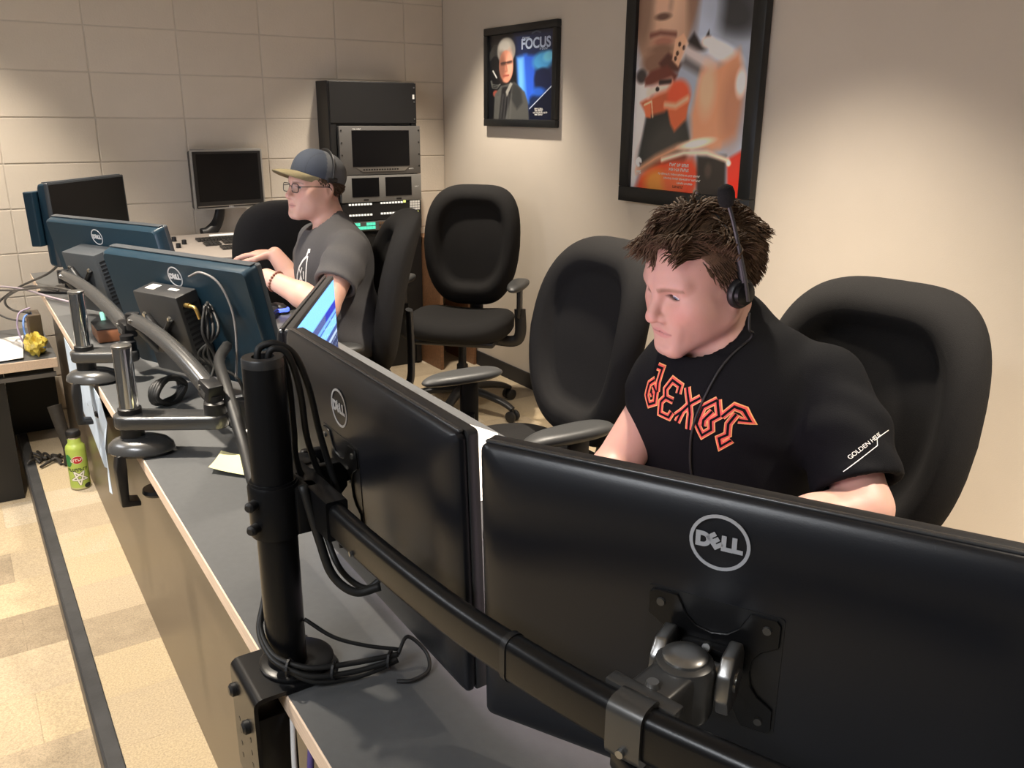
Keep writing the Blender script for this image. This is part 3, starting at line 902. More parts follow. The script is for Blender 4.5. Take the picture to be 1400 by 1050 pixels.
# ------------------------------------------------------------------ gunmetal arms with chrome posts
def spring_arm(label, base, post_top, jx, up_a, up_b, mon, pc, off):
    bx, by = base
    root = empty('swivel_stand', (bx, by, DZ), 0, label, 'monitor arm', 'gunmetal monitor arms')
    def ch(name, me, m, smooth=40):
        o = obj(name, me, m, root, smooth=smooth); o.location = (-bx, -by, -DZ); return o
    # domed clamp shoe on the desk
    b = nb()
    R = Matrix.Translation((bx + 0.012, by - 0.012, DZ + 0.003)) @ Matrix.Rotation(math.radians(-28), 4, 'Z') @ Matrix.Diagonal((1.35, 0.92, 1, 1))
    bm_lathe(b, [(0.047, 0.0), (0.051, 0.005), (0.049, 0.017), (0.041, 0.027), (0.028, 0.033), (0.010, 0.035)], 36, R)
    ch('clamp_shoe', b, M_['gunmetal'])
    b = nb()
    prof = [(-0.046, 0.012), (-0.030, 0.012), (-0.030, -0.02), (-0.034, -0.090), (-0.012, -0.094), (-0.012, -0.106), (-0.050, -0.102), (-0.052, -0.02)]
    R = Matrix.Translation((bx + 0.006, by - 0.018, DZ - 0.004))
    bm_prism(b, prof, -0.019, 0.019, M=R, bevel=0.003)
    ch('clamp_jaw', b, M_['black'])
    b = nb(); bm_lathe(b, [(0.008, 0.030), (0.008, 0.004), (0.028, 0.002), (0.030, -0.006), (0.026, -0.012)], 20, Matrix.Translation((bx + 0.030, by - 0.018, DZ - 0.085)))
    ch('clamp_knob', b, M_['black'])
    # swivel neck, lower arm
    b = bm_lathe(nb(), [(0.024, DZ + 0.026), (0.024, DZ + 0.060)], 24, Matrix.Translation((bx, by, 0)))
    ch('swivel_neck', b, M_['black'])
    j = V((jx[0], jx[1], 0)); a0 = V((bx, by, 0)); d = (j - a0); L = d.length; dn = d.normalized(); sd = V((-dn.y, dn.x, 0))
    R = basis((bx, by, DZ + 0.075), dn, sd, (0, 0, 1))
    out = []
    for k in range(13):
        a = PI / 2 + PI * k / 12
        out.append((0.034 * math.cos(a), 0.034 * math.sin(a)))
    for k in range(13):
        a = -PI / 2 + PI * k / 12
        out.append((L + 0.026 * math.cos(a), 0.026 * math.sin(a)))
    b = nb(); bm_prism(b, out, -0.018, 0.012, M=R @ Matrix(((1, 0, 0, 0), (0, 0, 1, 0), (0, 1, 0, 0), (0, 0, 0, 1))), bevel=0.006, seg=3)
    bmesh.ops.recalc_face_normals(b, faces=b.faces[:])
    ch('lower_arm', b, M_['gunmetal'])
    # chrome post on the swivel
    b = bm_lathe(nb(), [(0.0235, DZ + 0.087), (0.0235, DZ + 0.098), (0.0205, DZ + 0.100)], 28, Matrix.Translation((bx, by, 0)))
    ch('post_collar', b, M_['black'])
    b = bm_lathe(nb(), [(0.0190, DZ + 0.096), (0.0190, post_top - 0.004)], 32, Matrix.Translation((bx, by, 0)))
    ch('post', b, M_['chrome'])
    b = bm_lathe(nb(), [(0.0195, post_top - 0.005), (0.0195, post_top), (0.018, post_top + 0.001)], 32, Matrix.Translation((bx, by, 0)))
    ch('post_cap', b, M_['steel'])
    # elbow joint
    b = bm_lathe(nb(), [(0.022, DZ + 0.086), (0.022, DZ + 0.110), (0.017, DZ + 0.114), (0.017, up_a[2] - 0.006)], 24, Matrix.Translation((jx[0], jx[1], 0)))
    ch('elbow', b, M_['black'])
    b = nb(); A, B = V(up_a), V(up_b)
    bm_box(b, 0, 0, 0, 0.05, 0.036, 0.04, M=basis(A + (B - A).normalized() * 0.012, (B - A).normalized(), V((0, 0, 1)).cross((B - A)).normalized(), V((B - A).cross(V((0, 0, 1)).cross(B - A))).normalized()), bevel=0.006)
    ch('elbow_fork', b, M_['black'])
    # bowed upper arm, a half round channel
    mid = (A + B) / 2 + V((0, 0, 0.045))
    P = []
    for k in range(17):
        t = k / 16
        P.append(A * (1 - t) ** 2 + mid * 2 * t * (1 - t) + B * t * t)
    prof = [(0.0185 * math.cos(a), 0.0155 * math.sin(a)) for a in [PI * q / 10 for q in range(11)]] + [(-0.0185, -0.012), (-0.015, -0.0135), (0.015, -0.0135), (0.0185, -0.012)]
    b = nb(); rings = []
    for i, p in enumerate(P):
        d = (P[min(i + 1, 16)] - P[max(i - 1, 0)]).normalized()
        s = d.cross(V((0, 0, 1))).normalized(); u = s.cross(d)
        sc = 1.0 - 0.18 * (i / 16)
        rings.append([b.verts.new(p + s * q[0] * sc + u * q[1] * sc) for q in prof])
    k = len(prof)
    for i in range(16):
        for q in range(k):
            b.faces.new((rings[i][q], rings[i][(q + 1) % k], rings[i + 1][(q + 1) % k], rings[i + 1][q]))
    b.faces.new(rings[0]); b.faces.new(rings[-1][::-1])
    bmesh.ops.recalc_face_normals(b, faces=b.faces[:])
    ch('upper_arm', b, M_['gunmetal'])
    for (p, r) in ((P[1], 0.0045), (P[15], 0.004)):
        d = (B - A).normalized(); s = d.cross(V((0, 0, 1))).normalized()
        b = nb(); bm_tube(b, [p - s * 0.020, p + s * 0.020], r, 10)
        ch('arm_pin', b, M_['steel'])
    # bracket on the box behind the monitor
    Mp = pc.matrix_world
    w = Mp @ V((0.0, -off - 0.004, 0.015))
    b = nb()
    for sx in (-1, 1):
        bm_tube(b, [Mp @ V((sx * 0.046, -off - 0.003, 0.050)), Mp @ V((sx * 0.022, -off - 0.008, 0.022)), Mp @ V((0, -off - 0.012, 0.010))], [0.010, 0.009, 0.012], 10, sy=0.6)
    bm_box(b, 0, -off - 0.022, -0.012, 0.056, 0.036, 0.034, M=Mp, bevel=0.005)
    ch('box_bracket', b, M_['black'])
    for sx in (-1, 1):
        b = nb(); bm_tube(b, [Mp @ V((sx * 0.047, -off - 0.009, 0.052)), Mp @ V((sx * 0.047, -off - 0.014, 0.052))], [0.008, 0.005], 12)
        ch('bracket_screw', b, M_['chrome'])
    q = Mp @ V((0, -off - 0.030, -0.024))
    b = nb(); bm_tube(b, [B + V((0, 0, -0.004)), (B + q) / 2 + V((0, 0, -0.004)), q], 0.012, 12)
    bm_lathe(b, [(0.016, -0.026), (0.016, 0.012)], 16, Matrix.Translation(B))
    ch('wrist', b, M_['black'])
spring_arm('gunmetal monitor arm with chrome post, nearer one, clamped above the beige panel', (0.250, 1.840), 0.972, (0.400, 1.745),
           (0.400, 1.745, 0.872), (0.322, 2.130, 0.962), mon4, pc4, 0.031)
spring_arm('gunmetal monitor arm with chrome post, farther one, beside the hanging blue paper', (0.240, 2.430), 0.983, (0.338, 2.37),
           (0.352, 2.405, 0.872), (0.258, 2.885, 0.955), mon5, pc5, 0.040)
# cables of the far station
wire('thin grey cable arching over the small computer to the desk', [(0.45, 2.09, 1.055), (0.47, 2.055, 1.068), (0.50, 2.02, 1.045), (0.52, 2.00, 0.98), (0.52, 1.99, 0.90), (0.51, 1.985, 0.82)], 0.003, M_['cablegry'])
for k in range(4):
    wire(('black cables tangled below the small computer, strand nearest the camera', 'black cables tangled below the small computer, second strand', 'black cables tangled below the small computer, third strand', 'black cables tangled below the small computer, strand nearest the wall')[k],
         [(0.47 + 0.008 * k, 2.05 + 0.02 * k, 0.99), (0.455 + 0.012 * k, 2.03, 0.93), (0.475 - 0.01 * k, 2.02 + 0.01 * k, 0.87), (0.455 + 0.02 * k, 2.00, 0.82), (0.43 + 0.03 * k, 1.97, 0.76), (0.46, 1.90 - 0.02 * k, 0.748)], 0.0042, M_['cableblk'])
wire('thick black sleeved cable running past the elbow of the near arm down to the desk', [(0.50, 2.0, 0.90), (0.455, 1.90, 0.895), (0.435, 1.78, 0.872), (0.428, 1.70, 0.83), (0.42, 1.62, 0.79), (0.40, 1.50, 0.765), (0.395, 1.40, 0.757)], 0.0125, M_['cableblk'])
coil = nb()
cc = V((0.375, 2.13, 0.775))
for k in range(4):
    pts = []
    for q in range(25):
        a = 2 * PI * q / 24
        pts.append(cc + V((0.040 * math.cos(a) + 0.004 * k, 0.030 * math.cos(a) - 0.004 * k, 0.030 * math.sin(a) + 0.003 * math.sin(3 * a + k))))
    bm_tube(coil, pts, 0.0065, 8)
tag(obj('cable_coil', coil, M_['cableblk'], smooth=True), 'coiled black power cable lying on the desk behind the chrome post', 'cable coil')
b = nb(); bm_box(b, 0.50, 1.86, 0.775, 0.05, 0.04, 0.07, bevel=0.005); bm_tube(b, [(0.50, 1.86, 0.81), (0.50, 1.86, 0.825)], 0.009, 12)
tag(obj('power_adapter', b, M_['black'], smooth=40), 'small black power adapter standing by the sleeved cable', 'adapter')
# ------------------------------------------------------------------ office chairs
def sgn_pow(c, p): return math.copysign(abs(c) ** p, c)
def sstep(a, b, x):
    t = min(1, max(0, (x - a) / (b - a))); return t * t * (3 - 2 * t)

def make_chair():
    root = empty('office_chair', (0, 0, 0))
    # backrest: padded rim round a sunken middle
    hw, hh = 0.246, 0.300
    def bound(th):
        c, s = math.cos(th), math.sin(th)
        x = hw * sgn_pow(c, 0.56); z = hh * sgn_pow(s, 0.56)
        zt = z / hh
        x *= (1.0 - 0.10 * max(0, zt) ** 2 - 0.22 * max(0, -zt) ** 1.5)
        return x, z
    def depth(r, x, z):
        rim = 0.034 * sstep(0.62, 0.74, r) * (1 - sstep(0.80, 1.0, r) * 0.25)
        edge = math.sqrt(max(0.0, 1 - max(0, (r - 0.80) / 0.20) ** 2)) if r > 0.80 else 1.0
        f = (0.030 + rim) * edge
        bk = -0.030 * (math.sqrt(max(0.0, 1 - max(0, (r - 0.75) / 0.25) ** 2)) if r > 0.75 else 1.0)
        bend = 0.75 * x * x + 0.28 * (z + 0.06) ** 2 * (1 if z > -0.06 else -0.6) * -1.0
        return f + bend, bk + bend
    Mb = Matrix.Translation((0, -0.245, 0.800)) @ Matrix.Rotation(math.radians(9), 4, 'X')
    obj('backrest', pad(bound, depth, Mb, 84, 22), M_['fabric'], root, smooth=True)
    # seat with a waterfall front
    sw, sd = 0.255, 0.240
    def bound2(th):
        c, s = math.cos(th), math.sin(th)
        x = sw * sgn_pow(c, 0.6); z = sd * sgn_pow(s, 0.6)
        return x * (1 - 0.06 * max(0, -z / sd)), z
    def depth2(r, x, z):
        edge = math.sqrt(max(0.0, 1 - max(0, (r - 0.72) / 0.28) ** 2)) if r > 0.72 else 1.0
        f = 0.045 * edge + 0.55 * x * x * (1 if r < 0.9 else 0.9) - 0.55 * max(0, z - 0.10) ** 2
        bk = -0.045 * edge - 0.3 * max(0, z - 0.10) ** 2
        return f, bk
    Ms = Matrix.Translation((0, 0.01, 0.445)) @ Matrix(((1, 0, 0, 0), (0, 0, 1, 0), (0, 1, 0, 0), (0, 0, 0, 1)))
    b = pad(bound2, depth2, Ms, 72, 14)
    bmesh.ops.recalc_face_normals(b, faces=b.faces[:])
    obj('seat', b, M_['fabric'], root, smooth=True)
    obj('seat_pan', box(0, 0.0, 0.394, 0.40, 0.38, 0.03, bevel=0.012), M_['black'], root, smooth=40)
    b = nb(); bm_tube(b, spline([(0, -0.10, 0.385), (0, -0.22, 0.385), (0, -0.285, 0.43), (0, -0.295, 0.55), (0, -0.292, 0.72)], 8), 0.030, 12, sx=1.2, sy=0.45)
    obj('back_bar', b, M_['black'], root, smooth=40)
    for sx in (-1, 1):
        def bp(th):
            c, s = math.cos(th), math.sin(th)
            return 0.044 * sgn_pow(c, 0.8) * (1 - 0.15 * s), 0.136 * sgn_pow(s, 0.8)
        def dp(r, x, z):
            e = math.sqrt(max(0.0, 1 - max(0, (r - 0.6) / 0.4) ** 2)) if r > 0.6 else 1.0
            return 0.016 * e - 0.9 * max(0, z - 0.06) ** 2, -0.016 * e - 0.9 * max(0, z - 0.06) ** 2
        Mp = Matrix.Translation((sx * 0.285, 0.045, 0.660)) @ Matrix(((1, 0, 0, 0), (0, 0, 1, 0), (0, 1, 0, 0), (0, 0, 0, 1)))
        b = pad(bp, dp, Mp, 40, 10)
        bmesh.ops.recalc_face_normals(b, faces=b.faces[:])
        arm = obj('armrest', b, M_['armpad'], root, smooth=True)
        b = nb()
        bm_tube(b, spline([(sx * 0.15, 0.02, 0.385), (sx * 0.26, 0.02, 0.380), (sx * 0.295, 0.02, 0.42), (sx * 0.292, 0.02, 0.54)], 6), 0.022, 10, sx=0.6, sy=1.3)
        bm_box(b, sx * 0.290, 0.02, 0.575, 0.020, 0.060, 0.15, bevel=0.006)
        obj('arm_post', b, M_['black'], root, smooth=40)
    b = bm_lathe(nb(), [(0.028, 0.09), (0.028, 0.24), (0.020, 0.25), (0.020, 0.385)], 20)
    obj('gas_lift', b, M_['black'], root, smooth=40)
    for k in range(5):
        a = 2 * PI * k / 5 + 0.25
        d = V((math.cos(a), math.sin(a), 0))
        pts = spline([d * 0.02 + V((0, 0, 0.115)), d * 0.12 + V((0, 0, 0.112)), d * 0.24 + V((0, 0, 0.088)), d * 0.300 + V((0, 0, 0.062))], 5)
        b = bm_tube(nb(), pts, [0.030 - 0.012 * i / (len(pts) - 1) for i in range(len(pts))], 10, sx=1.0, sy=0.75)
        leg = obj('base_leg', b, M_['black'], root, smooth=50)
        c = d * 0.300 + V((0, 0, 0.028)); t = V((-d.y, d.x, 0))
        b = nb()
        for q in (-1, 1):
            bm_tube(b, [c + t * 0.008 * q, c + t * 0.012 * q, c + t * 0.024 * q, c + t * 0.027 * q], [0.022, 0.028, 0.028, 0.022], 18)
        bm_tube(b, [c + V((0, 0, 0.0)), c + V((0, 0, 0.045))], 0.008, 8)
        obj('caster', b, M_['black'], leg, smooth=40)
    return root

def place(o, x, y, f, label, group='black office chairs'):
    o.location = (x, y, 0.001)
    o.rotation_euler = (0, 0, math.atan2(-f[0], f[1]))
    tag(o, label, 'chair', group)
chair = make_chair()
chairs = [chair] + [copy_tree(chair) for _ in range(4)]
place(chairs[0], 1.385, 1.02, (-0.985, -0.17), 'black padded office chair the headset operator in the black shirt sits on')
place(chairs[1], 1.275, 1.89, (-1.0, 0.03), 'empty black office chair beside the black shirt operator, its armrest behind the monitors')
place(chairs[2], 2.02, 3.55, (-0.70, -0.71), 'empty black office chair in the wall corner under the small framed picture')
place(chairs[3], 1.120, 2.95, (-0.95, 0.31), 'black office chair carrying the operator in the baseball cap')
place(chairs[4], 1.22, 3.74, (0.15, 0.99), 'empty black office chair behind the cap wearer, back turned, at the switcher console')

# ------------------------------------------------------------------ equipment rack
rk = empty('equipment_rack', (1.977, 4.63, -0.081), 0, 'tall black equipment rack with grey screens standing in the corner', 'equipment rack')
rk.scale = (1.057, 1.057, 1.057)
def rchild(name, me, m, smooth=None, parent=None):
    o = obj(name, me, m, parent or rk, smooth=smooth)
    if parent is None: o.location = (-1.87, -4.38, 0)
    return o
RF = 4.20
b = nb(); bm_box(b, 1.884, 4.2825, 0.829, 0.478, 0.153, 1.502, bevel=0.004)
rchild('cabinet', b, M_['rack'])
for x in (1.664, 2.108):
    b = nb(); bm_box(b, x, RF + 0.004, 0.83, 0.030, 0.020, 1.48, bevel=0.002)
    rchild('rack_rail', b, M_['rack'])
b = nb(); bm_box(b, 1.886, RF - 0.006, 1.478, 0.472, 0.008, 0.196, bevel=0.0015)
blank = rchild('blank_panel', b, M_['rack'])
for zz in (1.40, 1.485, 1.555):
    b = nb(); bm_tube(b, [(2.110, RF - 0.010, zz), (2.110, RF - 0.013, zz)], 0.004, 10)
    rchild('panel_screw', b, M_['steel'])
rchild('white_tag', box(2.106, RF - 0.011, 1.51, 0.010, 0.002, 0.022), M_['white'])
# big rack monitor
u = obj('monitor_unit', box(1.906, RF - 0.016, 1.246, 0.450, 0.028, 0.240, bevel=0.003), M_['rackgrey'], rk, smooth=35); u.location = (-1.87, -4.38, 0)
obj('screen', box(1.906, RF - 0.031, 1.256, 0.318, 0.003, 0.178, bevel=0.001), M_['screenoff'], u)
obj('button_plate', bm_prism(nb(), [(1.765, 1.162), (2.06, 1.162), (2.035, 1.142), (1.80, 1.142)], RF - 0.0325, RF - 0.030), M_['steel'], u)
b = nb()
for k in range(14): bm_box(b, 1.806 + k * 0.0145, RF - 0.034, 1.152, 0.008, 0.003, 0.007)
tag(obj('buttons', b, M_['black'], u), kind='stuff')
for k, zz in enumerate((1.165, 1.225, 1.285, 1.345)):
    for x in (1.692, 2.121):
        b = nb(); bm_tube(b, [(x, RF - 0.030, zz), (x, RF - 0.0325, zz)], 0.0042, 10)
        obj('unit_screw', b, M_['black'], u)
obj('maker_marks', marks((3, 5), 0.007, basis((1.778, RF - 0.0305, 1.351), (1, 0, 0), (0, 0, 1), (0, -1, 0))), M_['white'], u)
obj('model_marks', marks((4, 1), 0.006, basis((2.075, RF - 0.0305, 1.152), (1, 0, 0), (0, 0, 1), (0, -1, 0))), M_['white'], u)
# twin small screens
u = obj('twin_monitor_unit', box(1.906, RF - 0.016, 1.056, 0.450, 0.028, 0.134, bevel=0.003), mat('rack_light_grey', (0.22, 0.215, 0.205), 0.45, metal=0.25), rk, smooth=35); u.location = (-1.87, -4.38, 0)
for x in (1.812, 1.998):
    obj('small_screen', box(x, RF - 0.031, 1.064, 0.150, 0.003, 0.096, bevel=0.001), M_['screenoff'], u)
    obj('small_plate', box(x, RF - 0.031, 1.001, 0.028, 0.002, 0.008), M_['black'], u)
obj('model_marks', marks((3, 1), 0.007, basis((2.105, RF - 0.0305, 1.06), (1, 0, 0), (0, 0, 1), (0, -1, 0))), M_['white'], u)
# router panels with lit keys
M_['litwhite'] = mat('lit_key_white', (0.6, 0.6, 0.56), 0.4, emit=(1.0, 0.97, 0.88), estr=0.5)
M_['litgreen'] = mat('lit_key_green', (0.1, 0.5, 0.35), 0.4, emit=(0.1, 0.9, 0.6), estr=0.45)
M_['lityel'] = mat('lit_key_yellow', (0.7, 0.7, 0.2), 0.4, emit=(0.85, 1.0, 0.3), estr=0.5)
M_['brownkey'] = mat('brown_key', (0.16, 0.09, 0.05), 0.5)
u = obj('router_panel', box(1.906, RF - 0.014, 0.940, 0.450, 0.024, 0.092, bevel=0.002), M_['black'], rk); u.location = (-1.87, -4.38, 0)
b = nb(); g = nb(); br = nb(); yl = nb(); pd = nb()
for k in range(8):
    for z in (0.979, 0.925): bm_box(b, 1.722 + k * 0.0165, RF - 0.028, z, 0.011, 0.004, 0.009)
    for z in (0.981, 0.927): bm_box(b, 1.880 + k * 0.0165 + 0.018, RF - 0.028, z, 0.011, 0.004, 0.009)
for r in range(4):
    for k in range(4): bm_box(pd, 2.068 + k * 0.015, RF - 0.028, 0.981 - r * 0.0125, 0.012, 0.004, 0.010)
bm_box(yl, 2.088, RF - 0.028, 0.928, 0.046, 0.004, 0.007); bm_box(yl, 2.030, RF - 0.0285, 0.984, 0.013, 0.004, 0.012)
tag(obj('white_keys', b, M_['litwhite'], u), kind='stuff')
tag(obj('number_keys', pd, M_['white'], u), kind='stuff')
obj('yellow_keys', yl, M_['lityel'], u)
u2 = obj('signal_panel', box(1.906, RF - 0.014, 0.866, 0.450, 0.024, 0.050, bevel=0.002), M_['rackgrey'], rk); u2.location = (-1.87, -4.38, 0)
rg = random.Random(5)
for k in range(9):
    for z in (0.877, 0.858):
        if rg.random() < 0.75: bm_box(g, 1.715 + k * 0.017, RF - 0.028, z, 0.015, 0.004, 0.015)
for k in range(12):
    for z in (0.878, 0.857): bm_box(br, 1.886 + k * 0.0155, RF - 0.028, z, 0.011, 0.004, 0.013)
tag(obj('green_keys', g, M_['litgreen'], u2), kind='stuff')
tag(obj('brown_keys', br, M_['brownkey'], u2), kind='stuff')
obj('white_plate', box(2.100, RF - 0.0275, 0.867, 0.046, 0.003, 0.040), M_['litwhite'], u2)
b = nb(); bm_box(b, 1.906, RF - 0.012, 0.60, 0.448, 0.012, 0.45, bevel=0.002)
rchild('lower_panel', b, M_['rack'])
# shelf with small gear to the right of the rack
sh = empty('side_shelf', (2.385, 4.40, 0), 0, 'low brown wooden shelf between rack and corner wall', 'shelf')
wood = mat('brown_wood', (0.22, 0.11, 0.055), 0.5, noise=0.25, scale=12, stretch=(1, 8, 8))
for (nm, g_) in (('shelf_top', (0, 0, 0.735, 0.24, 0.36, 0.03)), ('shelf_board', (0, 0.02, 0.64, 0.22, 0.32, 0.02)), ('side_panel', (-0.11, 0, 0.36, 0.02, 0.34, 0.72)), ('side_panel', (0.11, 0, 0.36, 0.02, 0.34, 0.72))):
    obj(nm, box(*g_, bevel=0.002), wood, sh)
dv = empty('gear_box', (2.36, 4.30, 0.75), 0.1, 'small silver gear box with cables on the brown shelf', 'gear box')
obj('case', box(0, 0, 0.032, 0.12, 0.09, 0.06, bevel=0.004), M_['rackgrey'], dv)
b = nb()
for k in range(4): bm_tube(b, [(-0.045 + k * 0.03, 0, 0.062), (-0.045 + k * 0.03, 0, 0.075)], 0.007, 10)
tag(obj('knobs', b, M_['white'], dv), kind='stuff')

# ------------------------------------------------------------------ switcher console by the block wall
cd_ = empty('console_counter', (1.2, 4.28, 0), 0, 'low pale counter under the switcher console along the block wall', 'counter')
obj('counter_top', box(-0.02, 0.01, 0.766, 0.84, 0.60, 0.028, bevel=0.002), M_['laminate'], cd_)
obj('pale_back_edge', box(-0.02, 0.285, 0.795, 0.84, 0.05, 0.05, bevel=0.003), mat('cream_laminate', (0.72, 0.66, 0.55), 0.5), cd_)
for sx in (-0.20, 0.37): obj('counter_leg', box(sx, 0.02, 0.374, 0.03, 0.52, 0.748), M_['panel'], cd_)
sw = empty('video_switcher', (1.17, 4.22, 0.780), 0, 'grey video switcher console covered with dark keys by the silver monitor', 'switcher')
def swz(y): return 0.022 + 0.045 * (y + 0.24) / 0.44
greyc = mat('warm_grey_console', (0.34, 0.30, 0.27), 0.5, noise=0.04, scale=40)
b = nb(); bm_prism(b, [(-0.26, 0.0), (-0.26, 0.018), (0.22, swz(0.22) - 0.002), (0.22, 0.0)], -0.36, 0.33, M=basis((0, 0, 0), (0, 1, 0), (1, 0, 0), (0, 0, 1)), bevel=0.003)
bmesh.ops.recalc_face_normals(b, faces=b.faces[:])
obj('body', b, greyc, sw)
kcol = mat('dark_key', (0.045, 0.043, 0.040), 0.45)
def key_block(x0, y0, nx_, ny_, dx, dy, sx, sy, m):
    b = nb()
    for i in range(nx_):
        for j in range(ny_):
            y = y0 + j * dy
            bm_box(b, x0 - 0.085 + i * dx, y, swz(y) + 0.003, sx, sy, 0.010)
    return tag(obj('key_block', b, m, sw), kind='stuff')
key_block(-0.10, 0.055, 17, 3, 0.0155, 0.022, 0.012, 0.017, kcol)
key_block(-0.085, -0.035, 4, 3, 0.019, 0.021, 0.016, 0.018, kcol)
key_block(0.010, -0.015, 4, 3, 0.020, 0.022, 0.017, 0.019, kcol)
key_block(0.115, 0.0, 4, 3, 0.020, 0.022, 0.017, 0.019, kcol)
key_block(-0.03, -0.125, 5, 3, 0.020, 0.022, 0.017, 0.019, kcol)
key_block(0.085, -0.11, 6, 3, 0.020, 0.022, 0.017, 0.019, kcol)
b = nb(); bm_box(b, -0.03, 0.155, swz(0.155) + 0.002, 0.16, 0.020, 0.006, bevel=0.001)
obj('white_display', b, M_['litwhite'], sw)
for (x, y) in ((-0.290, 0.100), (-0.260, 0.03), (-0.300, -0.03)):
    b = nb(); bm_lathe(b, [(0.012, 0.0), (0.011, 0.020), (0.008, 0.022)], 14, Matrix.Translation((x, y, swz(y) - 0.002)))
    obj('knob', b, M_['black'], sw, smooth=40)
# silver framed monitor on a curved black stand
silver = mat('silver_plastic', (0.36, 0.35, 0.33), 0.4, metal=0.4)
m7 = monitor('square silver framed monitor with dark screen on a curved stand before the block wall', 0.375, 0.290, (1.205, 4.475, 1.105), (0.165, -0.986), 0.0, M_['black'], silver, M_['black'], 'round', None, 'monitors of the far station', 0.045, bezel=0.05)
b = nb(); bm_prism(b, rrect(0.357, 0.272, 0.003), 0.0028, 0.0055, bevel=0.0008, seg=1)
obj('black_bezel', b, M_['black'], m7)
b = nb(); bm_prism(b, rrect(0.325, 0.230, 0.002), 0.0050, 0.0062)
for v in b.verts: v.co.z += 0.010
obj('screen', b, M_['screenoff'], m7)
obj('silver_strip', box(0.0, 0.0058, -0.1275, 0.345, 0.002, 0.0045), M_['steel'], m7)
t = xform(text_mesh('DELL', 0.012, 0.0, bold=0.0005), basis((0.0, 0.0060, -0.1345), (-1, 0, 0), (0, 0, 1), (0, 1, 0)))
obj('logo_lettering', t, M_['logo'], m7)
b = nb()
P = spline([(0.030, -0.055, -0.02), (0.030, -0.060, -0.10), (0.034, -0.062, -0.165), (0.062, -0.055, -0.225), (0.115, -0.035, -0.262), (0.150, -0.030, -0.270)], 8)
bm_tube(b, P, [0.022 + 0.012 * i / (len(P) - 1) for i in range(len(P))], 12, sx=1.0, sy=0.55)
bm_box(b, 0.13, -0.045, -0.279, 0.19, 0.07, 0.010, bevel=0.003)
obj('stand', b, M_['black'], m7, smooth=50)

# ------------------------------------------------------------------ pictures on the right wall
def soft(d, w): return np.clip(0.5 - d / w, 0, 1)
class Paint:
    def __init__(s, nx, ny, bg, aspect=1.0):
        u, v = np.meshgrid(np.linspace(0, 1, nx), np.linspace(0, 1, ny))
        s.u, s.v = u, v; s.c = np.ones((ny, nx, 3)) * np.array(bg); s.nx, s.ny, s.a = nx, ny, aspect
        s.rs = np.random.RandomState(4)
    def mix(s, mask, col):
        m = np.clip(mask, 0, 1)[..., None]; s.c = s.c * (1 - m) + np.array(col) * m
    def ell(s, cu, cv, ru, rv, col, w=0.15, rot=0.0, op=1.0):
        du, dv = s.u - cu, (s.v - cv)
        c, n = math.cos(rot), math.sin(rot)
        x, y = (du * c + dv * n) / ru, (-du * n + dv * c) / rv
        s.mix(soft(np.sqrt(x * x + y * y) - 1, w) * op, col)
    def poly(s, pts, col, w=0.01, op=1.0):
        d = np.full(s.u.shape, 1e9); ins = np.zeros(s.u.shape, bool); n = len(pts)
        for i in range(n):
            x1, y1 = pts[i]; x2, y2 = pts[(i + 1) % n]
            ex, ey = x2 - x1, y2 - y1
            t = np.clip(((s.u - x1) * ex + (s.v - y1) * ey) / (ex * ex + ey * ey + 1e-12), 0, 1)
            d = np.minimum(d, np.hypot(s.u - x1 - t * ex, s.v - y1 - t * ey))
            cond = ((y1 > s.v) != (y2 > s.v)) & (s.u < (x2 - x1) * (s.v - y1) / (y2 - y1 + 1e-12) + x1)
            ins ^= cond
        s.mix(soft(np.where(ins, -d, d), w) * op, col)
    def line(s, pts, r, col, w=0.008, op=1.0):
        d = np.full(s.u.shape, 1e9)
        for i in range(len(pts) - 1):
            x1, y1 = pts[i]; x2, y2 = pts[i + 1]; ex, ey = x2 - x1, y2 - y1
            t = np.clip(((s.u - x1) * ex + (s.v - y1) * ey) / (ex * ex + ey * ey + 1e-12), 0, 1)
            d = np.minimum(d, np.hypot(s.u - x1 - t * ex, s.v - y1 - t * ey))
        s.mix(soft(d - r, w) * op, col)
    def lin(s):
        c = np.clip(s.c * 1.28, 0, 1); return np.where(c <= 0.04045, c / 12.92, ((c + 0.055) / 1.055) ** 2.4)

def print_mesh(P, y0, y1, z0, z1, x):
    """y0 = left side as seen from the room"""
    ys = np.linspace(y0, y1, P.nx); zs = np.linspace(z0, z1, P.ny)
    vs = [(x, yy, zz) for zz in zs for yy in ys]
    n = P.nx
    fs = [(j * n + i, j * n + i + 1, (j + 1) * n + i + 1, (j + 1) * n + i) for j in range(P.ny - 1) for i in range(n - 1)]
    return vs, fs, P.lin().reshape(-1, 3)

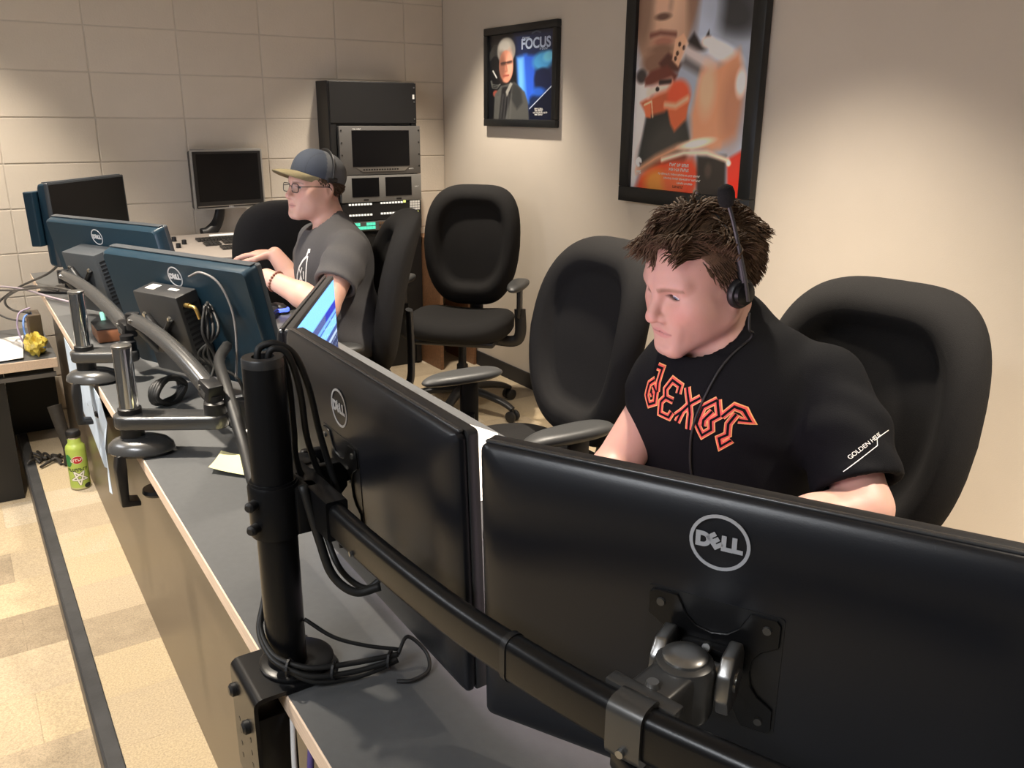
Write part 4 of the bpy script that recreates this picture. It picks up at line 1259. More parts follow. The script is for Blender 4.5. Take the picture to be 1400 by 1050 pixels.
def framed(label, y0, y1, z0, z1, b, P, depth=0.026):
    root = empty('framed_picture', (XW, (y0 + y1) / 2, z0), 0, label, 'picture')
    off = V((-XW, -(y0 + y1) / 2, -z0))
    w, h = y0 - y1, z1 - z0
    for (nm, cy, cz, sy, sz) in (('frame_bar', (y0 + y1) / 2, z0 + b / 2, w, b), ('frame_bar', (y0 + y1) / 2, z1 - b / 2, w, b),
                                 ('frame_bar', y0 - b / 2, (z0 + z1) / 2, b, h - 2 * b), ('frame_bar', y1 + b / 2, (z0 + z1) / 2, b, h - 2 * b)):
        o = obj(nm, box(XW - depth / 2 - 0.002, cy, cz, depth, sy, sz, bevel=0.004), M_['frame'], root, smooth=35); o.location = off
    vs, fs, cols = print_mesh(P, y0 - b + 0.002, y1 + b - 0.002, z0 + b - 0.002, z1 - b + 0.002, XW - depth * 0.55)
    o = obj('poster_print', (vs, fs), M_['print'], root, smooth=True); o.location = off
    set_col(o.data, cols)
    o = obj('backing_board', box(XW - 0.006, (y0 + y1) / 2, (z0 + z1) / 2, 0.008, w - b, h - b), M_['frame'], root); o.location = off
    return root, off, XW - depth * 0.55 - 0.0008
M_['print'] = vcol_mat('glossy_print', 0.35, coat=0.5)

def c8(r, g, b): return (r / 255, g / 255, b / 255)
# small picture: grey-haired man beside blue panels
P = Paint(150, 130, c8(14, 15, 18))
P.poly([(0.40, 0.99), (1.0, 0.99), (1.0, 0.0), (0.55, 0.0)], c8(22, 34, 66), 0.10)
P.poly([(0.45, 0.72), (0.60, 0.74), (0.64, 0.20), (0.50, 0.10)], c8(62, 118, 205), 0.06)
P.poly([(0.56, 0.74), (0.74, 0.72), (0.72, 0.30), (0.62, 0.22)], c8(38, 78, 180), 0.05)
P.poly([(0.47, 0.70), (0.55, 0.70), (0.56, 0.35), (0.49, 0.35)], c8(105, 165, 230), 0.05, 0.7)
P.ell(0.84, 0.66, 0.15, 0.10, c8(60, 130, 180), 0.5, 0.2)
P.ell(0.92, 0.70, 0.08, 0.06, c8(95, 170, 210), 0.6, 0.3)
P.ell(0.84, 0.46, 0.12, 0.12, c8(18, 26, 54), 0.3)
P.ell(0.78, 0.32, 0.10, 0.05, c8(40, 90, 190), 0.8, op=0.8)
P.poly([(0.64, 0.10), (1.0, 0.40), (1.0, 0.0), (0.62, 0.0)], c8(14, 18, 34), 0.02)
P.line([(0.655, 0.13), (0.985, 0.39)], 0.004, c8(200, 210, 225))
P.line([(0.68, 0.965), (0.74, 0.985), (0.80, 0.965)], 0.004, c8(120, 140, 150), 0.02, 0.7)
for k in range(7): P.line([(0.02, 0.80 - 0.015 * k), (0.09, 0.88 - 0.02 * k), (0.15, 0.87 - 0.02 * k)], 0.004, c8(70, 70, 66), 0.02, 0.8)
P.line([(0.07, 0.58), (0.13, 0.50)], 0.008, c8(190, 190, 185), 0.01)
for k in range(3): P.line([(0.03 + 0.01 * k, 0.46), (0.06, 0.38 + 0.02 * k), (0.14, 0.37 + 0.02 * k), (0.19, 0.42)], 0.004, c8(90, 90, 85), 0.012)
P.ell(0.12, 0.31, 0.05, 0.04, c8(120, 60, 50), 0.5)
P.poly([(0.10, 0.30), (0.20, 0.40), (0.42, 0.44), (0.58, 0.32), (0.63, 0.20), (0.65, 0.0), (0.08, 0.0)], c8(66, 66, 64), 0.02)
P.poly([(0.40, 0.44), (0.52, 0.36), (0.55, 0.20), (0.46, 0.12), (0.36, 0.25)], c8(42, 43, 43), 0.04)
P.poly([(0.22, 0.38), (0.38, 0.40), (0.34, 0.20), (0.27, 0.0), (0.17, 0.0)], c8(26, 26, 28), 0.03)
P.poly([(0.30, 0.27), (0.39, 0.42), (0.355, 0.44), (0.28, 0.33)], c8(120, 118, 112), 0.015)
for k in range(4): P.line([(0.24 + 0.045 * k, 0.30), (0.20 + 0.05 * k, 0.02)], 0.006, c8(88, 88, 86), 0.03, 0.6)
P.ell(0.285, 0.80, 0.145, 0.155, c8(120, 116, 110), 0.16)
P.ell(0.26, 0.86, 0.10, 0.07, c8(165, 162, 155), 0.6, op=0.7)
P.ell(0.285, 0.625, 0.112, 0.185, c8(168, 112, 92), 0.12, 0.05)
P.ell(0.34, 0.66, 0.05, 0.15, c8(205, 150, 128), 0.7, op=0.7)
P.ell(0.22, 0.62, 0.05, 0.16, c8(95, 62, 52), 0.8, op=0.7)
P.line([(0.215, 0.655), (0.27, 0.660)], 0.014, c8(52, 34, 30), 0.03); P.line([(0.31, 0.665), (0.365, 0.672)], 0.014, c8(60, 40, 34), 0.03)
P.line([(0.20, 0.665), (0.375, 0.678)], 0.004, c8(40, 34, 34), 0.01)
P.line([(0.285, 0.66), (0.300, 0.57), (0.270, 0.565)], 0.007, c8(120, 72, 58), 0.02, 0.8)
P.line([(0.245, 0.515), (0.325, 0.52)], 0.009, c8(120, 56, 48), 0.015)
P.ell(0.285, 0.46, 0.05, 0.03, c8(185, 120, 98), 0.8, op=0.6)
root, off, xp = framed('small black framed poster of a grey-haired man with FOCUS lettering', 4.118, 3.460, 1.368, 1.852, 0.036, P)
def wall_text(root, off, s, y, z, size, x, m, bold=0.0, sxw=1.0, nm='lettering'):
    t = text_mesh(s, size, 0.0, bold=bold)
    xform(t, basis((x, y, z), (0, -sxw, 0), (0, 0, 1), (-1, 0, 0)))
    o = obj(nm, t, m, root); o.location = off
    return o
M_['ltblue'] = mat('pale_blue_print', (0.50, 0.60, 0.78), 0.5)
M_['inkred'] = mat('dark_red_print', (0.16, 0.02, 0.012), 0.5)
pw = 3.460 + 0.036; wd = 4.118 - 3.460 - 0.072
def uy(u): return 4.118 - 0.036 - u * wd
wall_text(root, off, 'FOCUS', uy(0.735), 1.368 + 0.036 + 0.855 * 0.412, 0.066, xp, M_['ltblue'], 0.002, 1.22)
def wall_marks(root, off, words, y, z, size, x, m, sxw=1.0):
    o = obj('small_print', marks(words, size, basis((x, y, z), (0, -sxw, 0), (0, 0, 1), (-1, 0, 0))), m, root); o.location = off
wall_marks(root, off, (6,), uy(0.60), 1.368 + 0.036 + 0.925 * 0.412, 0.012, xp, M_['ltblue'], 1.2)
wall_marks(root, off, (2, 6), uy(0.86), 1.368 + 0.036 + 0.790 * 0.412, 0.009, xp, M_['ltblue'], 1.2)
for k, s in enumerate(((4, 6), (3, 6), (3, 9, 5), (3, 6))):
    wall_marks(root, off, s, uy(0.80 + 0.02 * (k == 2)), 1.368 + 0.036 + (0.125 - 0.022 * k) * 0.412, 0.0075, xp, M_['inkwhite'], 1.2)

# tall poster: face, violin and glowing stage
P = Paint(170, 240, c8(150, 158, 172))
P.ell(0.85, 0.86, 0.35, 0.20, c8(56, 58, 64), 0.9)
P.ell(0.82, 0.70, 0.20, 0.07, c8(44, 46, 50), 0.8, -0.2)
P.ell(0.62, 0.72, 0.12, 0.16, c8(176, 186, 204), 0.9, op=0.8)
P.ell(0.02, 0.55, 0.14, 0.14, c8(190, 192, 200), 0.6)
P.ell(0.24, 0.86, 0.30, 0.38, c8(172, 136, 114), 0.10)
P.ell(0.28, 0.84, 0.16, 0.24, c8(206, 170, 144), 0.9, op=0.8)
P.ell(0.05, 0.80, 0.10, 0.24, c8(106, 82, 68), 0.8, op=0.7)
P.ell(0.50, 0.84, 0.06, 0.22, c8(112, 84, 70), 0.8, op=0.7)
P.ell(0.15, 0.96, 0.09, 0.03, c8(70, 52, 44), 0.7); P.ell(0.40, 0.96, 0.08, 0.03, c8(74, 56, 46), 0.7)
P.ell(0.235, 0.755, 0.075, 0.045, c8(196, 158, 134), 0.7); P.ell(0.235, 0.715, 0.07, 0.014, c8(92, 64, 54), 0.8)
P.line([(0.30, 0.94), (0.31, 0.80), (0.30, 0.75)], 0.012, c8(128, 96, 80), 0.05, 0.6)
P.line([(0.13, 0.645), (0.22, 0.652), (0.36, 0.640)], 0.010, c8(104, 60, 52), 0.02)
P.ell(0.25, 0.615, 0.10, 0.020, c8(150, 100, 84), 0.8); P.ell(0.24, 0.585, 0.12, 0.02, c8(118, 88, 72), 0.9)
P.ell(0.22, 0.53, 0.16, 0.05, c8(120, 88, 72), 0.5)
P.poly([(-0.02, 0.50), (0.10, 0.47), (0.17, 0.42), (0.13, 0.30), (0.08, 0.14), (0.04, -0.02), (-0.02, -0.02)], c8(206, 196, 194), 0.03)
P.ell(0.06, 0.48, 0.05, 0.03, c8(50, 44, 44), 0.6)
P.poly([(0.16, 0.42), (0.46, 0.36), (0.56, 0.20), (0.50, 0.10), (0.10, 0.08), (0.07, 0.14)], c8(34, 36, 36), 0.03)
P.ell(0.30, 0.20, 0.20, 0.08, c8(52, 52, 50), 0.9, 0.3)
P.poly([(0.52, 0.64), (0.58, 0.60), (0.66, 0.62), (0.66, 0.57), (0.50, 0.56), (0.46, 0.60)], c8(32, 26, 28), 0.02)
P.poly([(0.60, 0.60), (0.66, 0.59), (0.645, 0.645)], c8(28, 22, 24), 0.012)
P.poly([(0.26, 0.50), (0.40, 0.49), (0.44, 0.53), (0.30, 0.57), (0.22, 0.53)], c8(74, 40, 34), 0.02)
P.poly([(0.15, 0.50), (0.30, 0.52), (0.40, 0.48), (0.36, 0.44), (0.10, 0.44), (0.09, 0.47)], c8(96, 46, 36), 0.02)
P.poly([(0.36, 0.62), (0.43, 0.64), (0.48, 0.60), (0.40, 0.51), (0.34, 0.54)], c8(206, 158, 128), 0.012)
for (a, b_) in ((0.40, 0.60), (0.44, 0.585), (0.385, 0.565), (0.37, 0.545)): P.ell(a, b_, 0.013, 0.010, c8(60, 36, 30), 0.4)
P.poly([(0.46, 0.60), (0.74, 0.52), (0.70, 0.47), (0.42, 0.53)], c8(190, 178, 176), 0.03)
P.poly([(0.46, 0.55), (0.66, 0.49), (0.64, 0.46), (0.42, 0.52)], c8(92, 88, 90), 0.03)
P.ell(0.76, 0.56, 0.16, 0.035, c8(222, 224, 230), 0.7, -0.25); P.ell(0.64, 0.60, 0.05, 0.02, c8(235, 210, 200), 0.7)
P.poly([(0.06, 0.37), (0.18, 0.40), (0.30, 0.46), (0.46, 0.44), (0.44, 0.40), (0.30, 0.33), (0.14, 0.31)], c8(176, 84, 52), 0.02)
P.poly([(0.10, 0.36), (0.16, 0.375), (0.17, 0.305), (0.12, 0.31)], c8(214, 104, 66), 0.01); P.line([(0.10, 0.36), (0.17, 0.375), (0.19, 0.31)], 0.004, c8(236, 196, 160), 0.008)
P.line([(0.14, 0.41), (0.24, 0.43), (0.34, 0.445)], 0.022, c8(228, 190, 176), 0.03); P.line([(0.24, 0.452), (0.34, 0.455)], 0.010, c8(40, 26, 26), 0.012)
P.ell(0.22, 0.425, 0.018, 0.010, c8(30, 22, 22), 0.4)
P.ell(0.42, 0.40, 0.10, 0.06, c8(206, 78, 48), 0.5); P.poly([(0.32, 0.35), (0.52, 0.40), (0.50, 0.30), (0.40, 0.25), (0.36, 0.28)], c8(190, 92, 56), 0.02)
P.line([(0.30, 0.36), (0.40, 0.355), (0.50, 0.385)], 0.012, c8(238, 160, 128), 0.02)
P.poly([(0.60, 0.49), (0.70, 0.50), (0.90, 0.56), (0.96, 0.44), (0.92, 0.24), (0.74, 0.17), (0.56, 0.20), (0.54, 0.32)], c8(198, 138, 104), 0.05)
P.ell(0.66, 0.42, 0.07, 0.10, c8(226, 172, 140), 0.9, op=0.8); P.ell(0.88, 0.34, 0.09, 0.14, c8(156, 102, 78), 0.9, op=0.6); P.ell(0.93, 0.44, 0.04, 0.05, c8(226, 216, 212), 0.8)
P.poly([(0.04, -0.02), (0.10, 0.06), (0.30, 0.13), (0.58, 0.15), (0.66, 0.09), (0.60, -0.02)], c8(196, 62, 30), 0.05)
P.ell(0.26, 0.03, 0.12, 0.06, c8(255, 128, 52), 0.8); P.ell(0.42, 0.05, 0.10, 0.06, c8(240, 90, 50), 0.8)
P.poly([(0.62, 0.16), (0.86, 0.16), (0.88, -0.02), (0.64, -0.02)], c8(26, 22, 22), 0.03); P.ell(0.72, 0.10, 0.03, 0.03, c8(58, 48, 44), 0.8)
P.poly([(0.87, 0.15), (1.02, 0.20), (1.02, -0.02), (0.90, -0.02)], c8(186, 44, 30), 0.02)
P.line([(0.06, 0.075), (0.24, 0.135), (0.44, 0.185), (0.70, 0.215), (0.80, 0.205)], 0.014, c8(196, 142, 110), 0.03)
P.line([(0.30, 0.13), (0.50, 0.165), (0.70, 0.170), (0.88, 0.145)], 0.009, c8(232, 200, 176), 0.015); P.ell(0.60, 0.205, 0.14, 0.018, c8(250, 222, 196), 0.8, 0.12); P.ell(0.885, 0.135, 0.018, 0.012, c8(255, 226, 200), 0.6)
P.ell(0.075, 0.115, 0.030, 0.020, c8(240, 238, 236), 0.12); P.poly([(0.078, 0.115), (0.09, 0.095), (0.105, 0.11)], c8(60, 50, 50), 0.008)
L0, L1, LZ0, LZ1, LBd = 2.962, 2.212, 1.072, 2.13, 0.062
root, off, xp = framed('tall black framed film poster of a face and glowing violin above the headset operator', L0, L1, LZ0, LZ1, LBd, P, 0.034)
wd2 = L0 - L1 - 2 * LBd; hd2 = LZ1 - LZ0 - 2 * LBd
def ly(u): return L0 - LBd - u * wd2
def lz(v): return LZ0 + LBd + v * hd2
wall_text(root, off, 'PBS', ly(0.075), lz(0.068), 0.020, xp, M_['inkwhite'], 0.0008)
for k, s in enumerate(((4, 2, 4), (3, 3, 5))):
    wall_marks(root, off, s, ly(0.47), lz(0.112 - 0.020 * k), 0.0125, xp, M_['inkwhite'])
for k, s in enumerate(((3, 8, 6, 9, 4, 6), (8, 6, 8, 2, 8), (6, 8))):
    wall_marks(root, off, s, ly(0.47 + 0.03 * k), lz(0.070 - 0.017 * k), 0.008, xp, M_['inkwhite'])
wall_marks(root, off, (8,), ly(0.47), lz(0.020), 0.010, xp, M_['inkred'])
# ------------------------------------------------------------------ things on and under the desk
def sheet(label, corners, m, name='paper_sheet', sag=0.0, n=8, seed=1, group=None, cat='paper', th=0.0006):
    """thin sheet through four corners, slightly curled, with real thickness"""
    a, b_, c, d = [V(p) for p in corners]
    rg = random.Random(seed)
    ph = rg.random() * 6
    vs, fs = [], []
    for side in (0, 1):
        for j in range(n + 1):
            for i in range(n + 1):
                u, v = i / n, j / n
                p = a * (1 - u) * (1 - v) + b_ * u * (1 - v) + c * u * v + d * (1 - u) * v
                nn = (b_ - a).cross(d - a).normalized()
                p = p + nn * (sag * (math.sin(3 * u + ph) * math.cos(2.3 * v + ph) + 0.9 * (abs(u - 0.5) * 2) ** 3) + (th if side else 0))
                vs.append(p)
    N = (n + 1) ** 2
    for j in range(n):
        for i in range(n):
            q = [j * (n + 1) + i, j * (n + 1) + i + 1, (j + 1) * (n + 1) + i + 1, (j + 1) * (n + 1) + i]
            fs.append(q[::-1]); fs.append([k + N for k in q])
    rim = [i for i in range(n + 1)] + [(j + 1) * (n + 1) + n for j in range(n)] + [n * (n + 1) + n - 1 - i for i in range(n)] + [(n - 1 - j) * (n + 1) for j in range(n - 1)]
    for k in range(len(rim)):
        p, q = rim[k], rim[(k + 1) % len(rim)]
        fs.append((p, q, q + N, p + N))
    return tag(obj(name, (vs, fs), m, smooth=50), label, cat, group)

sheet('white sheet of paper on the desk glimpsed through the gap between the nearest monitors', [(0.700, 1.255, 0.7415), (0.800, 1.225, 0.7415), (0.957, 1.525, 0.7415), (0.905, 1.700, 0.7415)], M_['paper'], seed=2)
sheet('curled pale yellow paper lying behind the black pole', [(0.352, 1.640, 0.747), (0.470, 1.50, 0.747), (0.52, 1.60, 0.747), (0.40, 1.73, 0.747)], M_['yellowpaper'], sag=0.006, seed=3)
sheet('white printed paper on the desk beside the sleeved cable', [(0.47, 1.66, 0.743), (0.60, 1.72, 0.743), (0.60, 2.10, 0.743), (0.50, 2.10, 0.743)], M_['paper'], sag=0.001, seed=5)

# torn paper taped to the desk front
hp = empty('hanging_paper', (0.31, 2.6, 0.70), 0, 'torn pale blue paper hanging from the desk edge behind the green bottle', 'paper')
def poly_sheet(pts, x, m, nm, th=0.0008):
    b = nb(); vs = [b.verts.new((x - 0.31 + 0.006 * math.sin(40 * z), y - 2.6, z - 0.70)) for (y, z) in pts]
    f = b.faces.new(vs)
    r = bmesh.ops.extrude_face_region(b, geom=[f])
    for v in r['geom']:
        if isinstance(v, bmesh.types.BMVert): v.co.x -= th
    bmesh.ops.recalc_face_normals(b, faces=b.faces[:])
    bmesh.ops.triangulate(b, faces=b.faces[:])
    return obj(nm, b, m, hp)
poly_sheet([(3.0, 0.735), (2.28, 0.735), (2.30, 0.66), (2.308, 0.59), (2.315, 0.455), (2.36, 0.445), (2.42, 0.49), (2.46, 0.48), (2.56, 0.49), (2.66, 0.50), (2.81, 0.564), (2.98, 0.595)], 0.250, M_['bluepaper'], 'paper_strip')
for (y0, z0, y1, z1) in ((2.66, 0.72, 2.60, 0.62), (2.52, 0.71, 2.46, 0.63)):
    b = nb(); bm_tube(b, [(0.2475 - 0.31, y0 - 2.6, z0 - 0.70), (0.2475 - 0.31, y1 - 2.6, z1 - 0.70)], 0.0022, 6)
    obj('pen_stroke', b, M_['black'], hp)

# brown wallet-like case, mouse, keyboards
b = nb(); bm_box(b, 0.365, 2.895, 0.762, 0.085, 0.13, 0.042, bevel=0.006)
cs = tag(obj('leather_case', b, mat('brown_leather', (0.20, 0.075, 0.030), 0.45, noise=0.2, scale=30), smooth=40), 'brown leather case on the desk between the two chrome posts', 'case')
b = nb(); bm_box(b, 0.365, 2.895, 0.7838, 0.086, 0.131, 0.002)
o = obj('dark_lid', b, M_['black'], cs)
def mouse(label, x, y, rz, glow):
    root = empty('computer_mouse', (x, y, DZ), rz, label, 'mouse')
    def bd(th): return 0.032 * sgn_pow(math.cos(th), 0.8), 0.058 * sgn_pow(math.sin(th), 0.8)
    def dp(r, xx, z):
        e = math.sqrt(max(0, 1 - r ** 3)); return 0.036 * e * (1 - 4 * max(0, z) ** 1.0 * 2 if z > 0 else 1), 0.0
    b = pad(bd, dp, Matrix(((1, 0, 0, 0), (0, 0, 1, 0), (0, 1, 0, 0.001), (0, 0, 0, 1))), 36, 10)
    bmesh.ops.recalc_face_normals(b, faces=b.faces[:])
    obj('shell', b, M_['black'], root, smooth=True)
    b = nb(); bm_box(b, 0, 0.030, 0.024, 0.006, 0.022, 0.010, bevel=0.002)
    obj('wheel', b, M_['black'], root)
    if glow:
        b = nb(); bm_tube(b, [(0.030 * math.cos(a), -0.052 * math.sin(a), 0.014) for a in [PI * k / 12 for k in range(13)]], 0.008, 8)
        obj('light_strip', b, mat('blue_mouse_light', (0.05, 0.08, 0.5), 0.3, emit=(0.08, 0.14, 1.0), estr=1.6), root, smooth=True)
mouse('mouse glowing blue on the desk in front of the cap wearer', 0.925, 2.985, 0.6, True)
def keyboard(label, x, y, z, rz, w=0.44, d=0.13, tilt=0.0):
    root = empty('keyboard', (x, y, z), rz, label, 'keyboard')
    root.rotation_euler = (tilt, 0, rz)
    obj('base', box(0, 0, 0.010, w, d, 0.018, bevel=0.003), M_['black'], root)
    b = nb()
    for j in range(6):
        for i in range(int(w / 0.02)):
            bm_box(b, -w / 2 + 0.012 + i * 0.0197, -d / 2 + 0.013 + j * 0.0208, 0.022, 0.0165, 0.0175, 0.007)
    tag(obj('keys', b, M_['pedge'], root), kind='stuff')
    return root
keyboard('black keyboard under the hands of the cap wearer', 0.80, 2.86, DZ + 0.001, math.atan2(0.84, 0.54))
keyboard('black keyboard before the headset operator behind the nearest monitor', 0.755, 0.90, DZ + 0.001, math.radians(90 + 6))
# raised control panel the cap wearer works on
cp = empty('control_panel', (0.735, 3.16, DZ), math.atan2(0.84, 0.54), 'dark sloping control panel with white keys in front of the cap wearer', 'control panel')
b = nb(); bm_prism(b, [(-0.10, 0.0), (-0.10, 0.060), (0.10, 0.130), (0.10, 0.0)], -0.20, 0.20, M=basis((0, 0, 0), (0, 1, 0), (1, 0, 0), (0, 0, 1)), bevel=0.004)
bmesh.ops.recalc_face_normals(b, faces=b.faces[:])
obj('body', b, M_['black'], cp)
b = nb()
for i in range(14):
    for j in range(3):
        yy = -0.085 + j * 0.055
        bm_box(b, -0.17 + i * 0.026, yy, 0.060 + (yy + 0.10) * 0.35 + 0.004, 0.018, 0.020, 0.008)
tag(obj('keys', b, M_['white'], cp), kind='stuff')

# ------------------------------------------------------------------ green bottle on the raised floor
def wrap_cyl(me, cx, cy, r, ang, z0):
    """bend a flat x-y mesh round an upright cylinder, centred at angle ang"""
    b = bmesh.new(); b.from_mesh(me)
    bmesh.ops.triangulate(b, faces=b.faces[:])
    for _ in range(3):
        es = [e for e in b.edges if e.calc_length() > 0.006]
        if not es: break
        bmesh.ops.subdivide_edges(b, edges=es, cuts=1)
        bmesh.ops.triangulate(b, faces=b.faces[:])
    for v in b.verts:
        a = ang + v.co.x / r; rr = r + v.co.z
        v.co = V((cx + rr * math.cos(a), cy + rr * math.sin(a), z0 + v.co.y))
    b.to_mesh(me); b.free(); me.update()
    return me
BX, BY, BR = 0.268, 3.54, 0.0365
bt = empty('water_bottle', (BX, BY, 0), 0, 'lime green metal water bottle with star sticker standing by the desk front', 'bottle')
def bch(name, me, m, smooth=40):
    o = obj(name, me, m, bt, smooth=smooth); o.location = (-BX, -BY, 0); return o
lime = mat('lime_green_enamel', (0.36, 0.46, 0.085), 0.38, noise=0.06, scale=20)
T = Matrix.Translation((BX, BY, 0.001))
b = bm_lathe(nb(), [(0.033, 0.0), (BR, 0.004), (BR, 0.165), (0.0345, 0.176), (0.028, 0.184), (0.0235, 0.190), (0.0235, 0.210), (0.022, 0.212)], 40, T)
bch('body', b, lime)
bch('neck_ring', bm_lathe(nb(), [(0.0238, 0.2095), (0.0245, 0.211), (0.0245, 0.215), (0.0236, 0.2165)], 32, T), M_['chrome'])
bch('cap', bm_lathe(nb(), [(0.0245, 0.2155), (0.0265, 0.218), (0.0265, 0.231), (0.023, 0.239), (0.012, 0.243)], 32, T), M_['black'])
bch('base_ring', bm_lathe(nb(), [(0.0331, 0.0), (0.0368, 0.004), (0.0368, 0.010), (0.0366, 0.011)], 40, T), mat('worn_green', (0.42, 0.40, 0.20), 0.5))
ang = math.atan2(-BY, -BX)
def disc_mesh(ru, rv, n=32, hole=0.0):
    b = nb()
    o1 = [b.verts.new((ru * math.cos(2 * PI * k / n), rv * math.sin(2 * PI * k / n), 0)) for k in range(n)]
    b.faces.new(o1)
    me = bpy.data.meshes.new('disc'); b.to_mesh(me); b.free(); return me
stred = mat('red_sticker', (0.42, 0.02, 0.02), 0.4); stw = mat('white_sticker', (0.72, 0.70, 0.62), 0.45); stk = mat('black_sticker', (0.02, 0.02, 0.018), 0.45); stg = mat('dark_green_sticker', (0.03, 0.20, 0.05), 0.45)
def dec(nm, me, z, m, lift, da=0.0):
    for v in me.vertices: v.co.z += lift
    bch(nm, wrap_cyl(me, BX, BY, BR, ang + da, z), m, None)
dec('red_sticker', disc_mesh(0.0205, 0.0160), 0.128, stw, 0.0004)
dec('red_sticker_face', disc_mesh(0.0190, 0.0146), 0.128, stred, 0.0007)
b = marks((5,), 0.011, Matrix.Rotation(0.12, 4, 'Z')); me = bpy.data.meshes.new('m'); b.to_mesh(me); b.free()
dec('red_sticker_marks', me, 0.128, stw, 0.0010)
b = marks((8,), 0.013, Matrix.Identity(4), 4); me = bpy.data.meshes.new('m'); b.to_mesh(me); b.free(); me.transform(Matrix.Diagonal((0.95, 1.0, 1, 1)))
dec('star_sticker_marks', me, 0.087, stk, 0.0006)
def star(ro, wln):
    b = nb(); pts = [(ro * math.sin(4 * PI * k / 5 + PI), ro * math.cos(4 * PI * k / 5 + PI)) for k in range(5)]
    for k in range(5):
        p, q = V((*pts[k], 0)), V((*pts[(k + 1) % 5], 0))
        d = (q - p).normalized(); s = V((-d.y, d.x, 0)) * wln
        b.faces.new([b.verts.new(x) for x in (p - s, q - s, q + s, p + s)])
    me = bpy.data.meshes.new('star'); b.to_mesh(me); b.free(); return me
dec('star_sticker_edge', star(0.031, 0.0042), 0.054, stk, 0.0006)
dec('star_sticker', star(0.031, 0.0027), 0.054, stw, 0.0009)
dec('green_sticker', disc_mesh(0.016, 0.026), 0.125, stg, 0.0004, -0.98)
dec('black_patch', disc_mesh(0.014, 0.010), 0.016, stk, 0.0005, 0.75)
# dark strap and rag beside the bottle
b = nb()
rg = random.Random(8)
for k in range(9):
    a0 = V((0.20 + rg.uniform(-0.05, 0.04), 3.86 + rg.uniform(-0.10, 0.10), 0.006))
    bm_tube(b, spline([a0, a0 + V((rg.uniform(-0.05, 0.05), rg.uniform(-0.06, 0.06), 0.015)), a0 + V((rg.uniform(-0.06, 0.06), rg.uniform(-0.08, 0.08), 0.004))], 5), 0.006, 7)
bm_tube(b, spline([(0.252, 3.80, 0.01), (0.262, 3.80, 0.08), (0.250, 3.82, 0.17), (0.238, 3.84, 0.26)], 6), [0.010 + 0.0004 * k for k in range(19)], 8, sx=1.6)
tag(obj('strap_bundle', b, mat('dark_strap', (0.022, 0.018, 0.014), 0.6, noise=0.3, scale=50), smooth=50), 'tangled dark straps on the carpet behind the green bottle', 'strap')

# ------------------------------------------------------------------ low table in the far left corner
lt = empty('low_table', (-0.35, 4.22, LOW), 0, 'low dark cabinet table with pale wood edge in the far left corner', 'table')
def lch(nm, me, m): 
    o = obj(nm, me, m, lt); o.location = (0.35, -4.22, -LOW); return o
lch('table_top', box(-0.375, 4.22, 0.436, 1.31, 0.64, 0.022), M_['laminate'])
lch('wood_edge', box(-0.375, 3.898, 0.427, 1.31, 0.006, 0.040, bevel=0.0015, seg=1), M_['ply'])
lch('dark_front', box(-0.475, 3.945, 0.12, 1.11, 0.02, 0.555), M_['rack'])
lch('slot_rail', box(-0.375, 3.925, 0.372, 1.29, 0.02, 0.018), M_['rackgrey'])
lch('dark_front', box(0.19, 4.34, 0.203, 0.2, 0.02, 0.405), M_['rack'])
sheet('large white sheets spread on the low table in the far left corner', [(-0.35, 3.93, 0.452), (0.16, 3.92, 0.452), (0.19, 4.30, 0.452), (-0.30, 4.40, 0.452)], M_['paper'], sag=0.008, seed=4)
# crumpled yellow packet and box with cables
b = nb(); bmesh.ops.create_icosphere(b, subdivisions=3, radius=1.0)
rg = random.Random(12)
for v in b.verts:
    n = v.co.normalized(); k = 1 + 0.28 * math.sin(7 * n.x + 3 * n.z) * math.cos(6 * n.y + 1) + rg.uniform(-0.10, 0.10)
    v.co = V((0.215 + n.x * 0.040 * k, 4.00 + n.y * 0.065 * k, 0.490 + n.z * 0.045 * k))
tag(obj('snack_packet', b, mat('yellow_foil', (0.75, 0.58, 0.10), 0.35, noise=0.5, scale=30)), 'crumpled yellow packet on the low table under the desk end', 'packet')
pb = empty('patch_box', (0.232, 4.14, 0.447), 0, 'small beige patch box with cables on the low table', 'patch box')
obj('case', box(0, 0, 0.075, 0.05, 0.12, 0.148, bevel=0.003), M_['panel'], pb)
obj('face_plate', box(-0.0255, 0, 0.085, 0.003, 0.09, 0.10), M_['brownkey'], pb)
G = 'cables at the block wall'
wire('dark cable running from the far monitor down along the block wall', [(0.36, 3.70, 0.90), (0.30, 3.90, 0.80), (0.20, 4.20, 0.70), (0.12, 4.42, 0.60), (0.04, 4.50, 0.48)], 0.005, M_['cablebrn'], group=G)
wire('grey cable looping widest over the desk end', [(0.33, 3.45, 0.80), (0.26, 3.60, 0.795), (0.18, 3.9, 0.74), (0.10, 4.25, 0.68), (0.09, 4.3, 0.60), (0.14, 4.25, 0.56), (0.21, 4.18, 0.55)], 0.0045, M_['cablebrn'], group=G)
wire('thin black cable looping over the desk end, inner of the two loops', [(0.30, 3.62, 0.775), (0.22, 3.85, 0.76), (0.15, 4.12, 0.68), (0.14, 4.20, 0.63), (0.17, 4.2, 0.60), (0.22, 4.10, 0.605)], 0.005, M_['cablebrn'], group=G)
wire('blue network cable drooping from the desk end to the low table', [(0.225, 4.12, 0.60), (0.195, 4.10, 0.585), (0.185, 4.05, 0.54), (0.20, 4.0, 0.51), (0.245, 3.94, 0.485)], 0.0045, M_['cableblue'], group=G)
